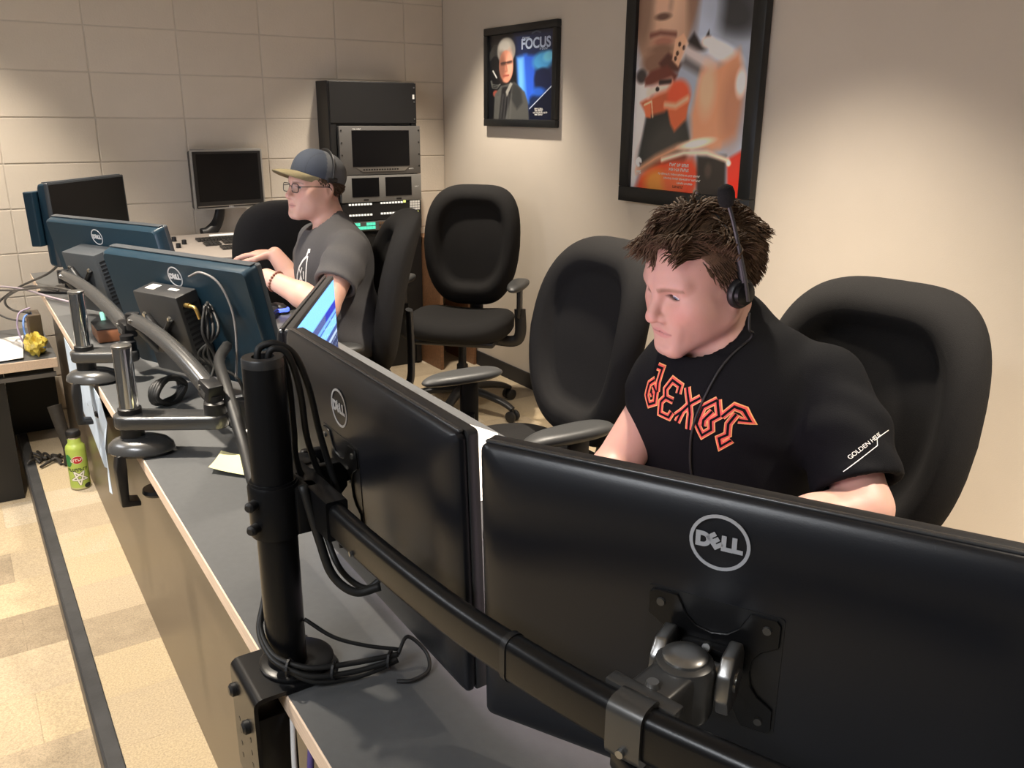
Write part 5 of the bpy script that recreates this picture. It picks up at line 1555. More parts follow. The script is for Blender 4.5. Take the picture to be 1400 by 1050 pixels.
wire('pale lilac network cable curling beside the blue one', [(0.225, 4.13, 0.62), (0.18, 4.13, 0.60), (0.165, 4.10, 0.54), (0.18, 4.05, 0.48), (0.21, 4.02, 0.455)], 0.004, mat('lilac_cable', (0.45, 0.36, 0.50), 0.45), group=G)
wire('pale cable crossing the desk end to the wall', [(0.36, 3.42, 0.748), (0.27, 3.62, 0.752), (0.19, 3.9, 0.745), (0.08, 4.3, 0.70), (-0.05, 4.55, 0.66)], 0.0045, mat('lilac_grey_cable', (0.38, 0.32, 0.36), 0.45), group=G)
wire('thin grey cable looping past the desk edge by the farther chrome post', [(0.36, 2.62, 0.765), (0.28, 2.66, 0.765), (0.238, 2.72, 0.755), (0.232, 2.66, 0.748), (0.25, 2.55, 0.747), (0.27, 2.50, 0.746)], 0.0035, M_['cablebrn'])
# ------------------------------------------------------------------ bodies: smooth implicit surfaces turned into one mesh
F32 = np.float32
class Vol:
    def __init__(s, xs, ys, zs):
        s.ax = [np.asarray(a, F32) for a in (xs, ys, zs)]
        s.F = np.full([len(a) for a in s.ax], 1.0, F32)
    def sub(s, lo, hi):
        sl = []
        for a, l, h in zip(s.ax, lo, hi):
            i0 = max(0, int(np.searchsorted(a, l)) - 1); i1 = min(len(a), int(np.searchsorted(a, h)) + 1)
            if i1 <= i0: return None
            sl.append(slice(i0, i1))
        X = s.ax[0][sl[0]][:, None, None]; Y = s.ax[1][sl[1]][None, :, None]; Z = s.ax[2][sl[2]][None, None, :]
        return tuple(sl), X, Y, Z
    def add(s, fn, lo, hi, k=0.01, cut=False):
        r = s.sub(lo, hi)
        if r is None: return
        sl, X, Y, Z = r
        d = fn(X, Y, Z)
        f = s.F[sl]
        s.F[sl] = smax(f, -d, k) if cut else smin(f, d, k)
    def cone(s, a, b, r1, r2, k=0.012, cut=False, flat=None):
        a, b = np.array(a, F32), np.array(b, F32)
        m = max(r1, r2) + 2 * k + 0.012
        s.add(lambda X, Y, Z: d_cone(X, Y, Z, a, b, r1, r2), np.minimum(a, b) - m, np.maximum(a, b) + m, k, cut)
    def ell(s, c, axes, rad, k=0.02, cut=False):
        c = np.array(c, F32); A = np.array([V(x).normalized() for x in axes], F32); rad = np.array(rad, F32)
        ext = np.sqrt(((A * rad[:, None]) ** 2).sum(0)) + 2 * k + 0.012
        s.add(lambda X, Y, Z: d_ell(X, Y, Z, c, A, rad), c - ext, c + ext, k, cut)
    def plane_cut(s, p, n, lo, hi, k=0.004):
        p, n = np.array(p, F32), np.array(V(n).normalized(), F32)
        r = s.sub(lo, hi)
        if r is None: return
        sl, X, Y, Z = r
        d = (X - p[0]) * n[0] + (Y - p[1]) * n[1] + (Z - p[2]) * n[2]
        s.F[sl] = smax(s.F[sl], d, k)
    def mesh(s):
        return surface_nets(s.ax, s.F)

def smin(a, b, k):
    h = np.clip(0.5 + 0.5 * (b - a) / k, 0, 1)
    return b + (a - b) * h - k * h * (1 - h)
def smax(a, b, k): return -smin(-a, -b, k)
def d_cone(X, Y, Z, a, b, r1, r2):
    ba = b - a; L2 = float((ba * ba).sum()) + 1e-12
    px, py, pz = X - a[0], Y - a[1], Z - a[2]
    h = np.clip((px * ba[0] + py * ba[1] + pz * ba[2]) / L2, 0, 1)
    return np.sqrt((px - ba[0] * h) ** 2 + (py - ba[1] * h) ** 2 + (pz - ba[2] * h) ** 2) - (r1 + (r2 - r1) * h)
def d_ell(X, Y, Z, c, A, rad):
    px, py, pz = X - c[0], Y - c[1], Z - c[2]
    k0 = 0; k1 = 0
    for i in range(3):
        q = (px * A[i, 0] + py * A[i, 1] + pz * A[i, 2])
        k0 = k0 + (q / rad[i]) ** 2; k1 = k1 + (q / rad[i] ** 2) ** 2
    k0 = np.sqrt(k0); k1 = np.sqrt(k1) + 1e-9
    return k0 * (k0 - 1) / k1

def surface_nets(ax, F):
    ins = F < 0
    nx, ny, nz = F.shape
    c = np.zeros((nx - 1, ny - 1, nz - 1), np.uint8)
    for i in (0, 1):
        for j in (0, 1):
            for k in (0, 1):
                c += ins[i:nx - 1 + i, j:ny - 1 + j, k:nz - 1 + k]
    act = (c > 0) & (c < 8)
    I = np.argwhere(act)
    idx = np.full(act.shape, -1, np.int32)
    idx[act] = np.arange(len(I))
    pos = np.zeros((len(I), 3)); cnt = np.zeros(len(I))
    corners = [(a, b, d) for a in (0, 1) for b in (0, 1) for d in (0, 1)]
    for p in corners:
        for axi in range(3):
            if p[axi]: continue
            q = list(p); q[axi] = 1
            A = I + np.array(p); B = I + np.array(q)
            fa = F[A[:, 0], A[:, 1], A[:, 2]]; fb = F[B[:, 0], B[:, 1], B[:, 2]]
            cr = (fa < 0) != (fb < 0)
            t = np.where(cr, fa / np.where(fa == fb, 1, fa - fb), 0)
            pa = np.stack([ax[d][A[:, d]] for d in range(3)], 1); pb = np.stack([ax[d][B[:, d]] for d in range(3)], 1)
            pos += (pa + (pb - pa) * t[:, None]) * cr[:, None]; cnt += cr
    pos /= np.maximum(cnt, 1)[:, None]
    faces = []
    for axi in range(3):
        sl0 = [slice(1, n - 1) for n in F.shape]; sl1 = [slice(1, n - 1) for n in F.shape]
        sl0[axi] = slice(0, F.shape[axi] - 1); sl1[axi] = slice(1, F.shape[axi])
        a, b = ins[tuple(sl0)], ins[tuple(sl1)]
        E = np.argwhere(a != b)
        flip = a[a != b]
        off = [1, 1, 1]; off[axi] = 0
        E = E + np.array(off)
        u, v = (axi + 1) % 3, (axi + 2) % 3
        quad = []
        for (du, dv) in ((-1, -1), (0, -1), (0, 0), (-1, 0)):
            e = E.copy(); e[:, u] += du; e[:, v] += dv
            quad.append(idx[e[:, 0], e[:, 1], e[:, 2]])
        Q = np.stack(quad, 1)
        Q[~flip] = Q[~flip][:, ::-1]
        faces.append(Q[(Q >= 0).all(1)])
    return pos, np.concatenate(faces)

def np_mesh(name, pos, faces):
    me = bpy.data.meshes.new(name)
    n = len(faces)
    me.vertices.add(len(pos)); me.vertices.foreach_set('co', np.asarray(pos, np.float32).ravel())
    me.loops.add(n * 4); me.loops.foreach_set('vertex_index', np.asarray(faces, np.int32).ravel())
    me.polygons.add(n); me.polygons.foreach_set('loop_start', np.arange(0, n * 4, 4, dtype=np.int32))
    me.update(calc_edges=True); me.validate()
    me.shade_smooth()
    return me

def relax(pos, faces, it=1, lam=0.5):
    for _ in range(it):
        acc = np.zeros_like(pos); cn = np.zeros(len(pos))
        for k in range(4):
            a, b = faces[:, k], faces[:, (k + 1) % 4]
            np.add.at(acc, a, pos[b]); np.add.at(cn, a, 1); np.add.at(acc, b, pos[a]); np.add.at(cn, b, 1)
        pos = pos + lam * (acc / np.maximum(cn, 1)[:, None] - pos)
    return pos

def graded(lo, hi, f0, f1, fine, coarse):
    out = list(np.arange(lo, f0, coarse)) + list(np.arange(f0, f1, fine)) + list(np.arange(f1, hi, coarse))
    return np.array(out)

class Head:
    """local frame: x to the person's right, y forward, z up; origin between the ears"""
    def __init__(s, c, face, pitch, roll=0.0, scale=1.0):
        s.c = V(c); s.s = scale
        f = V((face[0], face[1], 0)).normalized(); a = math.radians(pitch)
        fw = f * math.cos(a) - V((0, 0, 1)) * math.sin(a)
        rt = fw.cross(V((0, 0, 1))).normalized(); up = rt.cross(fw).normalized()
        if roll:
            R = Matrix.Rotation(math.radians(roll), 3, fw); rt, up = R @ rt, R @ up
        s.x, s.y, s.z = rt, fw, up
    def M(s): return basis(s.c, s.x * s.s, s.y * s.s, s.z * s.s)
    def p(s, x, y, z): return s.c + (s.x * x + s.y * y + s.z * z) * s.s
    def local(s, X, Y, Z):
        px, py, pz = X - F32(s.c.x), Y - F32(s.c.y), Z - F32(s.c.z)
        g = lambda v: ((px * F32(v.x) + py * F32(v.y) + pz * F32(v.z)) / F32(s.s))
        return g(s.x), g(s.y), g(s.z)

def head_field(x, y, z, jaw=1.0, mouth=0.0):
    """signed distance of a face and skull in its own frame (metres)"""
    ID = np.eye(3, dtype=F32)
    def E(c, r, R=None): return d_ell(x, y, z, np.array(c, F32), ID if R is None else R, np.array(r, F32))
    xa = np.abs(x)
    def ES(c, r): return d_ell(xa, y, z, np.array(c, F32), ID, np.array(r, F32))
    def CS(a, b, r1, r2): return d_cone(xa, y, z, np.array(a, F32), np.array(b, F32), r1, r2)
    def Cn(a, b, r1, r2): return d_cone(x, y, z, np.array(a, F32), np.array(b, F32), r1, r2)
    d = E((0, -0.014, 0.036), (0.0765, 0.098, 0.082))                   # skull
    d = smin(d, E((0, 0.034, 0.028), (0.063, 0.060, 0.056)), 0.03)       # forehead
    d = smin(d, E((0, 0.030, -0.038), (0.061 * jaw, 0.058, 0.066)), 0.03)  # mid face
    d = smin(d, CS((0.055 * jaw, -0.002, -0.052), (0.018, 0.076, -0.100), 0.017, 0.016), 0.028)   # jaw line
    d = smin(d, CS((0.058 * jaw, -0.006, -0.015), (0.055 * jaw, -0.002, -0.055), 0.016, 0.016), 0.025)
    d = smin(d, E((0, 0.081, -0.100), (0.022, 0.016, 0.016)), 0.022)      # chin
    d = smin(d, CS((0.044, 0.056, -0.028), (0.030, 0.068, -0.042), 0.024, 0.020), 0.034)           # cheek
    d = smin(d, ES((0.046 * jaw, 0.020, -0.032), (0.022, 0.036, 0.042)), 0.03)                      # side of the cheek
    d = smin(d, CS((0.046, 0.072, 0.019), (0.012, 0.087, 0.0155), 0.0100, 0.0120), 0.016)           # brow
    d = smax(d, -ES((0.031, 0.100, -0.0015), (0.0185, 0.0175, 0.0125)), 0.012)                     # eye hollow
    d = smin(d, ES((0.0310, 0.0690, -0.001), (0.0150, 0.0142, 0.0138)), 0.004)                     # lids
    d = smin(d, Cn((0, 0.084, 0.010), (0, 0.1065, -0.028), 0.0075, 0.0098), 0.012)                 # nose bridge
    d = smin(d, E((0, 0.1075, -0.0370), (0.0132, 0.0118, 0.0100)), 0.009)                          # tip
    d = smin(d, ES((0.0145, 0.0940, -0.0400), (0.0085, 0.0118, 0.0085)), 0.006)                    # wings
    d = smax(d, -ES((0.0070, 0.1010, -0.0480), (0.0042, 0.0062, 0.0040)), 0.004)                   # nostrils
    d = smin(d, E((0, 0.078, -0.068), (0.031, 0.011, 0.022)), 0.022)                                # muzzle
    d = smin(d, CS((0.0, 0.0885, -0.0645), (0.0240, 0.0770, -0.0675), 0.0036, 0.0022), 0.008)      # upper lip
    d = smin(d, CS((0.0, 0.0865, -0.0755), (0.0210, 0.0770, -0.0705), 0.0046, 0.0024), 0.008)      # lower lip
    d = smax(d, -CS((0.0, 0.0952, -0.0698), (0.0270, 0.0790, -0.0690 + mouth), 0.0020, 0.0013), 0.0025)
    d = smax(d, -E((0, 0.100, -0.0875), (0.018, 0.006, 0.005)), 0.010)
    # ears
    ear = ES((0.0775, -0.014, -0.006), (0.0085, 0.0185, 0.0300))
    ear = smin(ear, ES((0.0760, -0.006, -0.030), (0.0075, 0.0100, 0.0110)), 0.006)
    ear = smax(ear, -ES((0.0845, -0.009, -0.001), (0.0078, 0.0100, 0.0190)), 0.004)
    d = smin(d, ear, 0.006)
    # lid opening
    slot = np.maximum(np.abs(z + 0.0018 + 0.10 * (xa - 0.031)) - (0.0040 - 20.0 * (xa - 0.031) ** 2), 0.064 - y)
    slot = np.maximum(slot, np.abs(xa - 0.031) - 0.0138)
    d = smax(d, -slot, 0.0018)
    return d

def head_colors(H, pos, skin, lip, browc, jaw=1.0, beard=0.0):
    q = (pos - np.array(H.c)) / H.s
    x = np.abs(q @ np.array(H.x)); y = q @ np.array(H.y); z = q @ np.array(H.z)
    col = np.tile(np.array(skin), (len(pos), 1))
    near = (x < 0.10) & (y > -0.14) & (y < 0.14) & (np.abs(z) < 0.16)
    def mix(m, c, op=1.0):
        m = (np.clip(m, 0, 1) * op * near)[:, None]; col[:] = col * (1 - m) + np.array(c) * m
    red = (skin[0] * 0.98, skin[1] * 0.72, skin[2] * 0.70)
    mix(1.2 - np.sqrt(((x - 0.047) / 0.025) ** 2 + ((z + 0.030) / 0.022) ** 2), red, 0.5)
    mix(1.2 - np.sqrt((x / 0.018) ** 2 + ((z + 0.038) / 0.014) ** 2 + ((y - 0.105) / 0.03) ** 2), red, 0.55)
    m = (0.0082 * (1 - np.clip(x / 0.0275, 0, 1) ** 2) - np.abs(z + 0.0700)) / 0.0025 + 0.5
    mix(np.where((y > 0.066) & (x < 0.0275), m, 0), lip, 0.75)
    m = np.where((y > 0.066) & (x < 0.0280), 1.2 - np.abs(z + 0.0696 - 0.0010 * (x / 0.026)) / 0.0016, 0)
    mix(m, tuple(c * 0.35 for c in lip), 0.8)
    bz = 0.0140 - 5.0 * (x - 0.034) ** 2 + 0.02 * (x - 0.03)
    m = (1 - np.abs(z - bz) / (0.0056 - 0.06 * np.clip(x - 0.03, 0, 1))) * 2.0
    mix(np.where((x > 0.011) & (x < 0.056) & (y > 0.04), m, 0), browc, 0.62)
    ez = z + 0.0018 + 0.10 * (x - 0.031)
    eh = 0.0040 - 20.0 * (x - 0.031) ** 2
    m = np.where((np.abs(x - 0.031) < 0.0150) & (y > 0.060), 1 - np.abs(np.abs(ez) - eh) / 0.0022, 0)
    mix(m, (0.10, 0.055, 0.045), 0.8)
    if beard:
        m = np.where((z < -0.055) & (y > 0.0), np.clip((-0.052 - z) / 0.02, 0, 1), 0)
        mix(m, tuple(c * 0.80 for c in skin), beard)
    return col

def hand_prims(vol, W_, fwd, palm_n, side=1, curl=0.5, s=1.0, spread=1.0):
    """palm and five fingers; W_ wrist, fwd towards the fingers, palm_n out of the back of the hand, side=+1 thumb on fwd x palm_n side"""
    f = V(fwd).normalized(); n = V(palm_n); n = (n - f * n.dot(f)).normalized(); t = f.cross(n) * side
    W_ = V(W_)
    kc = W_ + f * 0.050 * s
    vol.ell(kc, (f, t, n), (0.055 * s, 0.042 * s, 0.0165 * s), 0.010)
    lens = ((0.036, 0.024, 0.020), (0.040, 0.027, 0.021), (0.037, 0.025, 0.020), (0.029, 0.019, 0.018))
    for i, L in enumerate(lens):
        off = (0.030 - 0.0195 * i)
        base = W_ + f * (0.088 - 0.004 * abs(i - 1)) * s + t * off * s
        d = (f + t * (0.10 * (1.2 - i)) * spread).normalized()
        p = base; r = (0.0092, 0.0090, 0.0086, 0.0076)[i] * s
        ang = 0.25 * curl
        for j, l in enumerate(L):
            ang += curl * (0.45 if j else 0.2)
            dd = (d * math.cos(ang) - n * math.sin(ang)).normalized()
            q = p + dd * l * s
            vol.cone(p, q, r * (1 - 0.06 * j), r * (0.94 - 0.08 * j), 0.004)
            p = q
    b = W_ + f * 0.022 * s + t * 0.026 * s
    p1 = b + (f * 0.55 + t * 0.75 - n * 0.25).normalized() * 0.042 * s
    p2 = p1 + (f * 0.85 + t * 0.40 - n * 0.20).normalized() * 0.030 * s
    p3 = p2 + (f * 0.95 + t * 0.10 - n * 0.25).normalized() * 0.024 * s
    vol.cone(b, p1, 0.0145 * s, 0.0108 * s, 0.010); vol.cone(p1, p2, 0.0105 * s, 0.0095 * s, 0.004); vol.cone(p2, p3, 0.0092 * s, 0.0075 * s, 0.004)

def eyeballs(H, parent, Mp, gaze, iris):
    for sx in (-1, 1):
        b = nb(); bmesh.ops.create_uvsphere(b, u_segments=28, v_segments=20, radius=0.0122 * H.s)
        me = bpy.data.meshes.new('eyeball'); b.to_mesh(me); b.free()
        g = V(gaze).normalized()
        co = np.array([v.co for v in me.vertices]); co /= np.linalg.norm(co, axis=1)[:, None]
        ca = co @ np.array(g)
        col = np.tile(np.array((0.68, 0.62, 0.60)), (len(co), 1))
        col[ca > 0.885] = iris; col[ca > 0.972] = (0.008, 0.008, 0.010)
        set_col(me, col)
        me.transform(H.M() @ Matrix.Translation((sx * 0.0310, 0.0688, -0.001)) @ Matrix.Diagonal((1 / H.s, 1 / H.s, 1 / H.s, 1)))
        me.transform(Mp.inverted())
        obj('eyeball', me, M_['eye'], parent, smooth=True)

def world_to(parent_loc, me):
    me.transform(Matrix.Translation(-V(parent_loc))); return me

def drape(me, M, bvh, fr_dir, lift, maxlen=0.006, Mp=None):
    """lay a flat x-y mesh, placed by M, onto a surface by shooting along fr_dir"""
    b = bmesh.new(); b.from_mesh(me); bmesh.ops.triangulate(b, faces=b.faces[:])
    for _ in range(4):
        es = [e for e in b.edges if e.calc_length() > maxlen]
        if not es: break
        bmesh.ops.subdivide_edges(b, edges=es, cuts=1); bmesh.ops.triangulate(b, faces=b.faces[:])
    kill = []
    for v in b.verts:
        p = M @ v.co
        hit = bvh.ray_cast(p, fr_dir)
        if hit[0] is None: kill.append(v)
        else: v.co = hit[0] - V(fr_dir) * lift
    if kill: bmesh.ops.delete(b, geom=kill, context='VERTS')
    me2 = bpy.data.meshes.new('print'); b.to_mesh(me2); b.free()
    return me2

def stroke(b, pts, w, z=0.0, close=False):
    P = [V((p[0], p[1], 0)) for p in pts]; n = len(P)
    L, R = [], []
    for i in range(n):
        d0 = (P[i] - P[i - 1]).normalized() if (i > 0 or close) else None
        d1 = (P[(i + 1) % n] - P[i]).normalized() if (i < n - 1 or close) else None
        d = (d0 + d1).normalized() if (d0 and d1) else (d0 or d1)
        s = V((-d.y, d.x, 0))
        k = 1.0
        if d0 and d1: k = min(1.8, 1 / max(0.3, s.dot(V((-d0.y, d0.x, 0)))))
        L.append(b.verts.new(P[i] + s * w / 2 * k + V((0, 0, z)))); R.append(b.verts.new(P[i] - s * w / 2 * k + V((0, 0, z))))
    m = n if close else n - 1
    for i in range(m):
        j = (i + 1) % n
        b.faces.new((R[i], R[j], L[j], L[i]))

def bm_to_me(b, nm='m'):
    me = bpy.data.meshes.new(nm); b.to_mesh(me); b.free(); return me

M_['skin'] = vcol_mat('skin', 0.48, bump=0.04, scale=400, bscale=420, sss=0.25, spec=0.4)
M_['eye'] = vcol_mat('eye_surface', 0.15, coat=0.6)

def lock_mesh(b, root, d0, d1, length, r, rg, curl=0.3, seg=5, nseg=6, wave=None):
    """one tapering flattened tuft starting at root, bending from d0 to d1"""
    P = []; p = V(root)
    wob = V((rg.uniform(-1, 1), rg.uniform(-1, 1), rg.uniform(-1, 1))) * 0.45
    if wave is not None: wob = wob + wave
    ph = rg.uniform(-0.4, 0.4)
    for i in range(nseg + 1):
        t = i / nseg
        P.append(p.copy())
        d = (d0 * (1 - t) + d1 * t).normalized() + wob * curl * math.sin(t * 4.2 + ph)
        p = p + d.normalized() * (length / nseg)
    bm_tube(b, P, [r * (0.8 + 0.5 * (i / nseg)) * (1 - (i / nseg) ** 3.0) + 0.0003 for i in range(nseg + 1)], seg, True, sx=1.3, sy=0.6)
# ------------------------------------------------------------------ operator with headset, black shirt
HN = Head((1.075, 1.051, 1.158), (-0.993, 0.118), 13, roll=-2, scale=1.0)
N0 = V((1.154, 1.051, 1.065))
SL, EL, WL = V((1.232, 0.888, 0.986)), V((1.172, 0.745, 0.822)), V((0.945, 0.810, 0.790))
SR, ER, WR = V((1.180, 1.160, 1.000)), V((0.958, 1.128, 0.790)), V((0.800, 1.020, 0.790))
PEL = V((1.235, 1.075, 0.575))
near_base = V((1.235, 1.075, 0.49))
vol = Vol(graded(0.64, 1.62, 0.950, 1.210, 0.0022, 0.0065), graded(0.58, 1.34, 0.925, 1.175, 0.0022, 0.0065), graded(0.46, 1.34, 1.025, 1.325, 0.0022, 0.0065))
r = vol.sub((0.945, 0.90, 1.02), (1.235, 1.20, 1.33))
sl, X, Y, Z = r
lx, ly_, lz_ = HN.local(X, Y, Z)
vol.F[sl] = np.minimum(vol.F[sl], head_field(lx, ly_, lz_, 1.0, 0.001) * HN.s)
vol.cone(HN.p(0, -0.030, -0.050), N0 + V((0.004, 0.004, -0.01)), 0.054, 0.058, 0.026)
vol.cone(HN.p(0, 0.020, -0.085), N0 + V((-0.022, 0, -0.015)), 0.030, 0.040, 0.02)
lat = V((0.17, -0.985, 0)).normalized(); spine = V((-0.10, 0.0, 1)).normalized(); frn = spine.cross(lat).normalized()
if frn.x > 0: frn = -frn
CH = V((1.140, 1.040, 0.905)); BE = V((1.165, 1.055, 0.740))
vol.ell(CH, (lat, frn, spine), (0.150, 0.100, 0.180), 0.03)
vol.ell(BE, (lat, frn, spine), (0.145, 0.105, 0.190), 0.04)
for S, E_, W__ in ((SL, EL, WL), (SR, ER, WR)):
    vol.cone(N0 + V((0.01, 0, -0.02)), S, 0.050, 0.052, 0.03)
    vol.cone(S, E_, 0.052, 0.042, 0.02)
    vol.cone(E_, E_ * 0.6 + W__ * 0.4, 0.043, 0.043, 0.015)
    vol.cone(E_ * 0.6 + W__ * 0.4, W__, 0.042, 0.028, 0.015)
hand_prims(vol, WL, (-0.96, 0.22, -0.08), (0.05, 0.05, 1), side=1, curl=0.50)
hand_prims(vol, WR, (-0.72, -0.68, -0.06), (-0.05, 0.05, 1), side=-1, curl=0.50)
pos, fc = vol.mesh()
pos = relax(pos, fc, 1, 0.35)
skinN = (0.54, 0.315, 0.250)
cols = head_colors(HN, pos, skinN, (0.50, 0.20, 0.19), (0.22, 0.13, 0.085), beard=0.15)
me = np_mesh('person', pos - np.array(near_base), fc)
set_col(me, cols)
pn = obj('person', me, M_['skin']); pn.location = near_base
tag(pn, 'person in black short-sleeved shirt leaning at the near desk, headset on, looking down left', 'person')
MpN = Matrix.Translation(near_base)
eyeballs(HN, pn, MpN, (-0.05, 0.93, -0.34), (0.09, 0.13, 0.19))

# shirt
M_['blackcotton'] = mat('black_cotton', (0.0040, 0.0042, 0.0054), 0.80, noise=0.2, scale=500, bump=0.25, bscale=700, spec=0.12)
vs_ = Vol(np.arange(0.88, 1.68, 0.0055), np.arange(0.62, 1.36, 0.0055), np.arange(0.46, 1.15, 0.0055))
vs_.ell(CH, (lat, frn, spine), (0.182, 0.128, 0.190), 0.03)
vs_.ell(BE, (lat, frn, spine), (0.185, 0.135, 0.215), 0.05)
vs_.ell(PEL + spine * 0.06, (lat, frn, spine), (0.178, 0.135, 0.12), 0.05)
vs_.ell(CH + spine * 0.015 + frn * 0.040 - lat * 0.018, (lat, frn, spine), (0.142, 0.095, 0.115), 0.05)
fL, fR = 0.84, 0.46
Xs, Ys, Zs = vs_.ax[0][:, None, None], vs_.ax[1][None, :, None], vs_.ax[2][None, None, :]
def proj3(a, o): return (Xs - o.x) * a.x + (Ys - o.y) * a.y + (Zs - o.z) * a.z
vs_.cone(N0 + V((0.02, 0, -0.030)), SL, 0.062, 0.056, 0.04)
vs_.cone(N0 + V((0.02, 0, -0.035)), SR, 0.058, 0.058, 0.04)
l_, s_ = proj3(lat, CH), proj3(spine, CH)
fold = 0.0032 * np.sin(52 * (s_ + 0.55 * np.abs(l_)) + 5 * np.sin(9 * l_)) * np.clip(-(s_ - 0.0) / 0.12, 0, 1)
fold = fold + 0.0014 * np.sin(70 * (s_ * 0.5 + l_) + 3 * np.sin(22 * s_)) * np.clip((np.abs(l_) - 0.07) / 0.08, 0, 1)
vs_.F = (vs_.F + fold).astype(F32)
for S, E_, fr, kk in ((SL, EL, fL, 1.0), (SR, ER, fR, 0.86)):
    hem = S * (1 - fr) + E_ * fr
    ax_ = (E_ - S).normalized()
    v4 = Vol(*vs_.ax)
    v4.cone(S, S * 0.5 + hem * 0.5, 0.064 * kk, 0.074 * kk, 0.01)
    v4.cone(S * 0.5 + hem * 0.5, hem + ax_ * 0.05, 0.075 * kk, 0.071 * kk, 0.02)
    t4 = proj3(ax_, S); sd4 = proj3(ax_.cross(V((0, 0, 1))).normalized(), S)
    v4.F = (v4.F + 0.0022 * np.sin(80 * t4 + 18 * sd4 + 2.0 * np.sin(30 * sd4)) * np.clip(t4 / 0.06, 0, 1)).astype(F32)
    v4.F = smax(v4.F, proj3(ax_, hem).astype(F32), 0.004)
    v4.cone(hem - ax_ * 0.012, E_ + ax_ * 0.04, 0.058 * kk, 0.060 * kk, 0.003, cut=True)
    vs_.F = smin(vs_.F, v4.F, 0.022)
# neck opening
nk = (HN.p(0, -0.03, -0.05) - N0).normalized()
vs_.cone(N0 + V((0.022, 0, -0.03)), N0 + nk * 0.006 + V((0.012, 0, 0)), 0.066, 0.060, 0.03)
vs_.cone(N0 + frn * 0.056 + V((0, 0, -0.030)), N0 + nk * 0.15 + frn * 0.01, 0.0600, 0.080, 0.005, cut=True)
pos, fc = vs_.mesh()
pos = relax(pos, fc, 1, 0.4)
me = np_mesh('shirt', pos - np.array(near_base), fc)
shirt = obj('shirt', me, M_['blackcotton'], pn)
bv = BVHTree.FromPolygons([V(p) for p in pos], [tuple(int(i) for i in f) for f in fc])
# chest lettering
glyphs = [
    [[(0.05, 1.05), (0.45, 1.10), (0.60, 0.72), (0.80, 0.48)], [(0.30, 0.72), (0.02, 0.52), (0.12, 0.18), (0.50, -0.02), (0.88, 0.16), (0.72, 0.46), (0.36, 0.56)], [(0.40, 0.36), (0.58, 0.30)]],
    [[(0.92, 0.78), (0.84, 1.00), (0.24, 1.02), (0.06, 0.70), (0.26, 0.50), (0.06, 0.30), (0.22, -0.04), (0.84, 0.00), (0.94, 0.20)], [(0.24, 0.50), (0.78, 0.52)]],
    [[(0.05, 1.05), (0.50, 0.70), (0.78, 0.40), (0.95, -0.06)], [(0.98, 0.95), (0.62, 0.72), (0.30, 0.38), (0.02, 0.16)], [(0.30, 0.38), (0.20, 0.0)]],
    [[(0.62, 1.06), (1.02, 0.66), (0.72, 0.46), (0.88, 0.20), (0.52, -0.06), (0.08, 0.22), (0.10, 0.74), (0.62, 1.06)], [(0.62, 0.72), (0.36, 0.40), (0.42, 0.22)]],
    [[(-0.06, 0.66), (0.28, 1.02), (0.74, 0.98), (1.20, 0.72), (0.72, 0.70)], [(0.52, 0.84), (0.36, 0.52), (0.48, 0.20), (0.16, 0.02), (0.34, -0.22), (0.72, 0.06)]],
]
tc = CH + spine * 0.058 + lat * 0.022 + frn * 0.30
tx = (lat * math.cos(0.22) - spine * math.sin(0.22)).normalized(); ty = (lat * math.sin(0.22) + spine * math.cos(0.22)).normalized()
M_['inkorange'] = mat('orange_shirt_print', (0.80, 0.40, 0.13), 0.6, noise=0.25, scale=25)
M_['inkcoral'] = mat('red_shirt_print', (0.72, 0.085, 0.065), 0.6, noise=0.3, scale=25)
GW, GH = 0.032, 0.058
for nm, w, m, lift in (('orange_lettering', 0.0125, M_['inkorange'], 0.0010), ('red_lettering', 0.0095, M_['inkcoral'], 0.0014), ('black_lettering_core', 0.0040, M_['blackcotton'], 0.0018)):
    b = nb()
    for gi, g in enumerate(glyphs):
        ox = (gi - 2.35) * (GW + 0.0065)
        for st in g:
            stroke(b, [(ox + p[0] * GW, (p[1] - 0.5) * GH) for p in st], w)
    me = bm_to_me(b)
    me = drape(me, basis(tc, tx, ty, tx.cross(ty)), bv, -frn, lift)
    world_to(near_base, me); obj(nm, me, m, pn)
# sleeve lettering
ax_ = (EL - SL).normalized()
hem = SL * (1 - fL) + EL * fL
out = V((-0.30, -0.86, 0.05)); out = (out - ax_ * out.dot(ax_)).normalized()
sx_ = ax_.cross(out).normalized()
if sx_.x < 0: sx_ = -sx_
sy_ = -ax_
Msl = basis(hem - ax_ * 0.045 + out * 0.2 - sx_ * 0.017, sx_, sy_, out) @ Matrix.Rotation(math.radians(30), 4, 'Z')
t1 = text_mesh('GOLDEN HELIX', 0.0098, 0.0, spacing=0.95)
me = drape(t1, Msl, bv, -out, 0.0012, 0.004)
world_to(near_base, me); obj('sleeve_lettering', me, M_['inkwhite'], pn)
b = nb(); stroke(b, [(-0.052, -0.011), (-0.02, -0.0112), (0.012, -0.011), (0.020, -0.002), (0.058, -0.004)], 0.0012)
me = drape(bm_to_me(b), Msl, bv, -out, 0.0012, 0.004)
world_to(near_base, me); obj('sleeve_underline', me, M_['inkwhite'], pn)

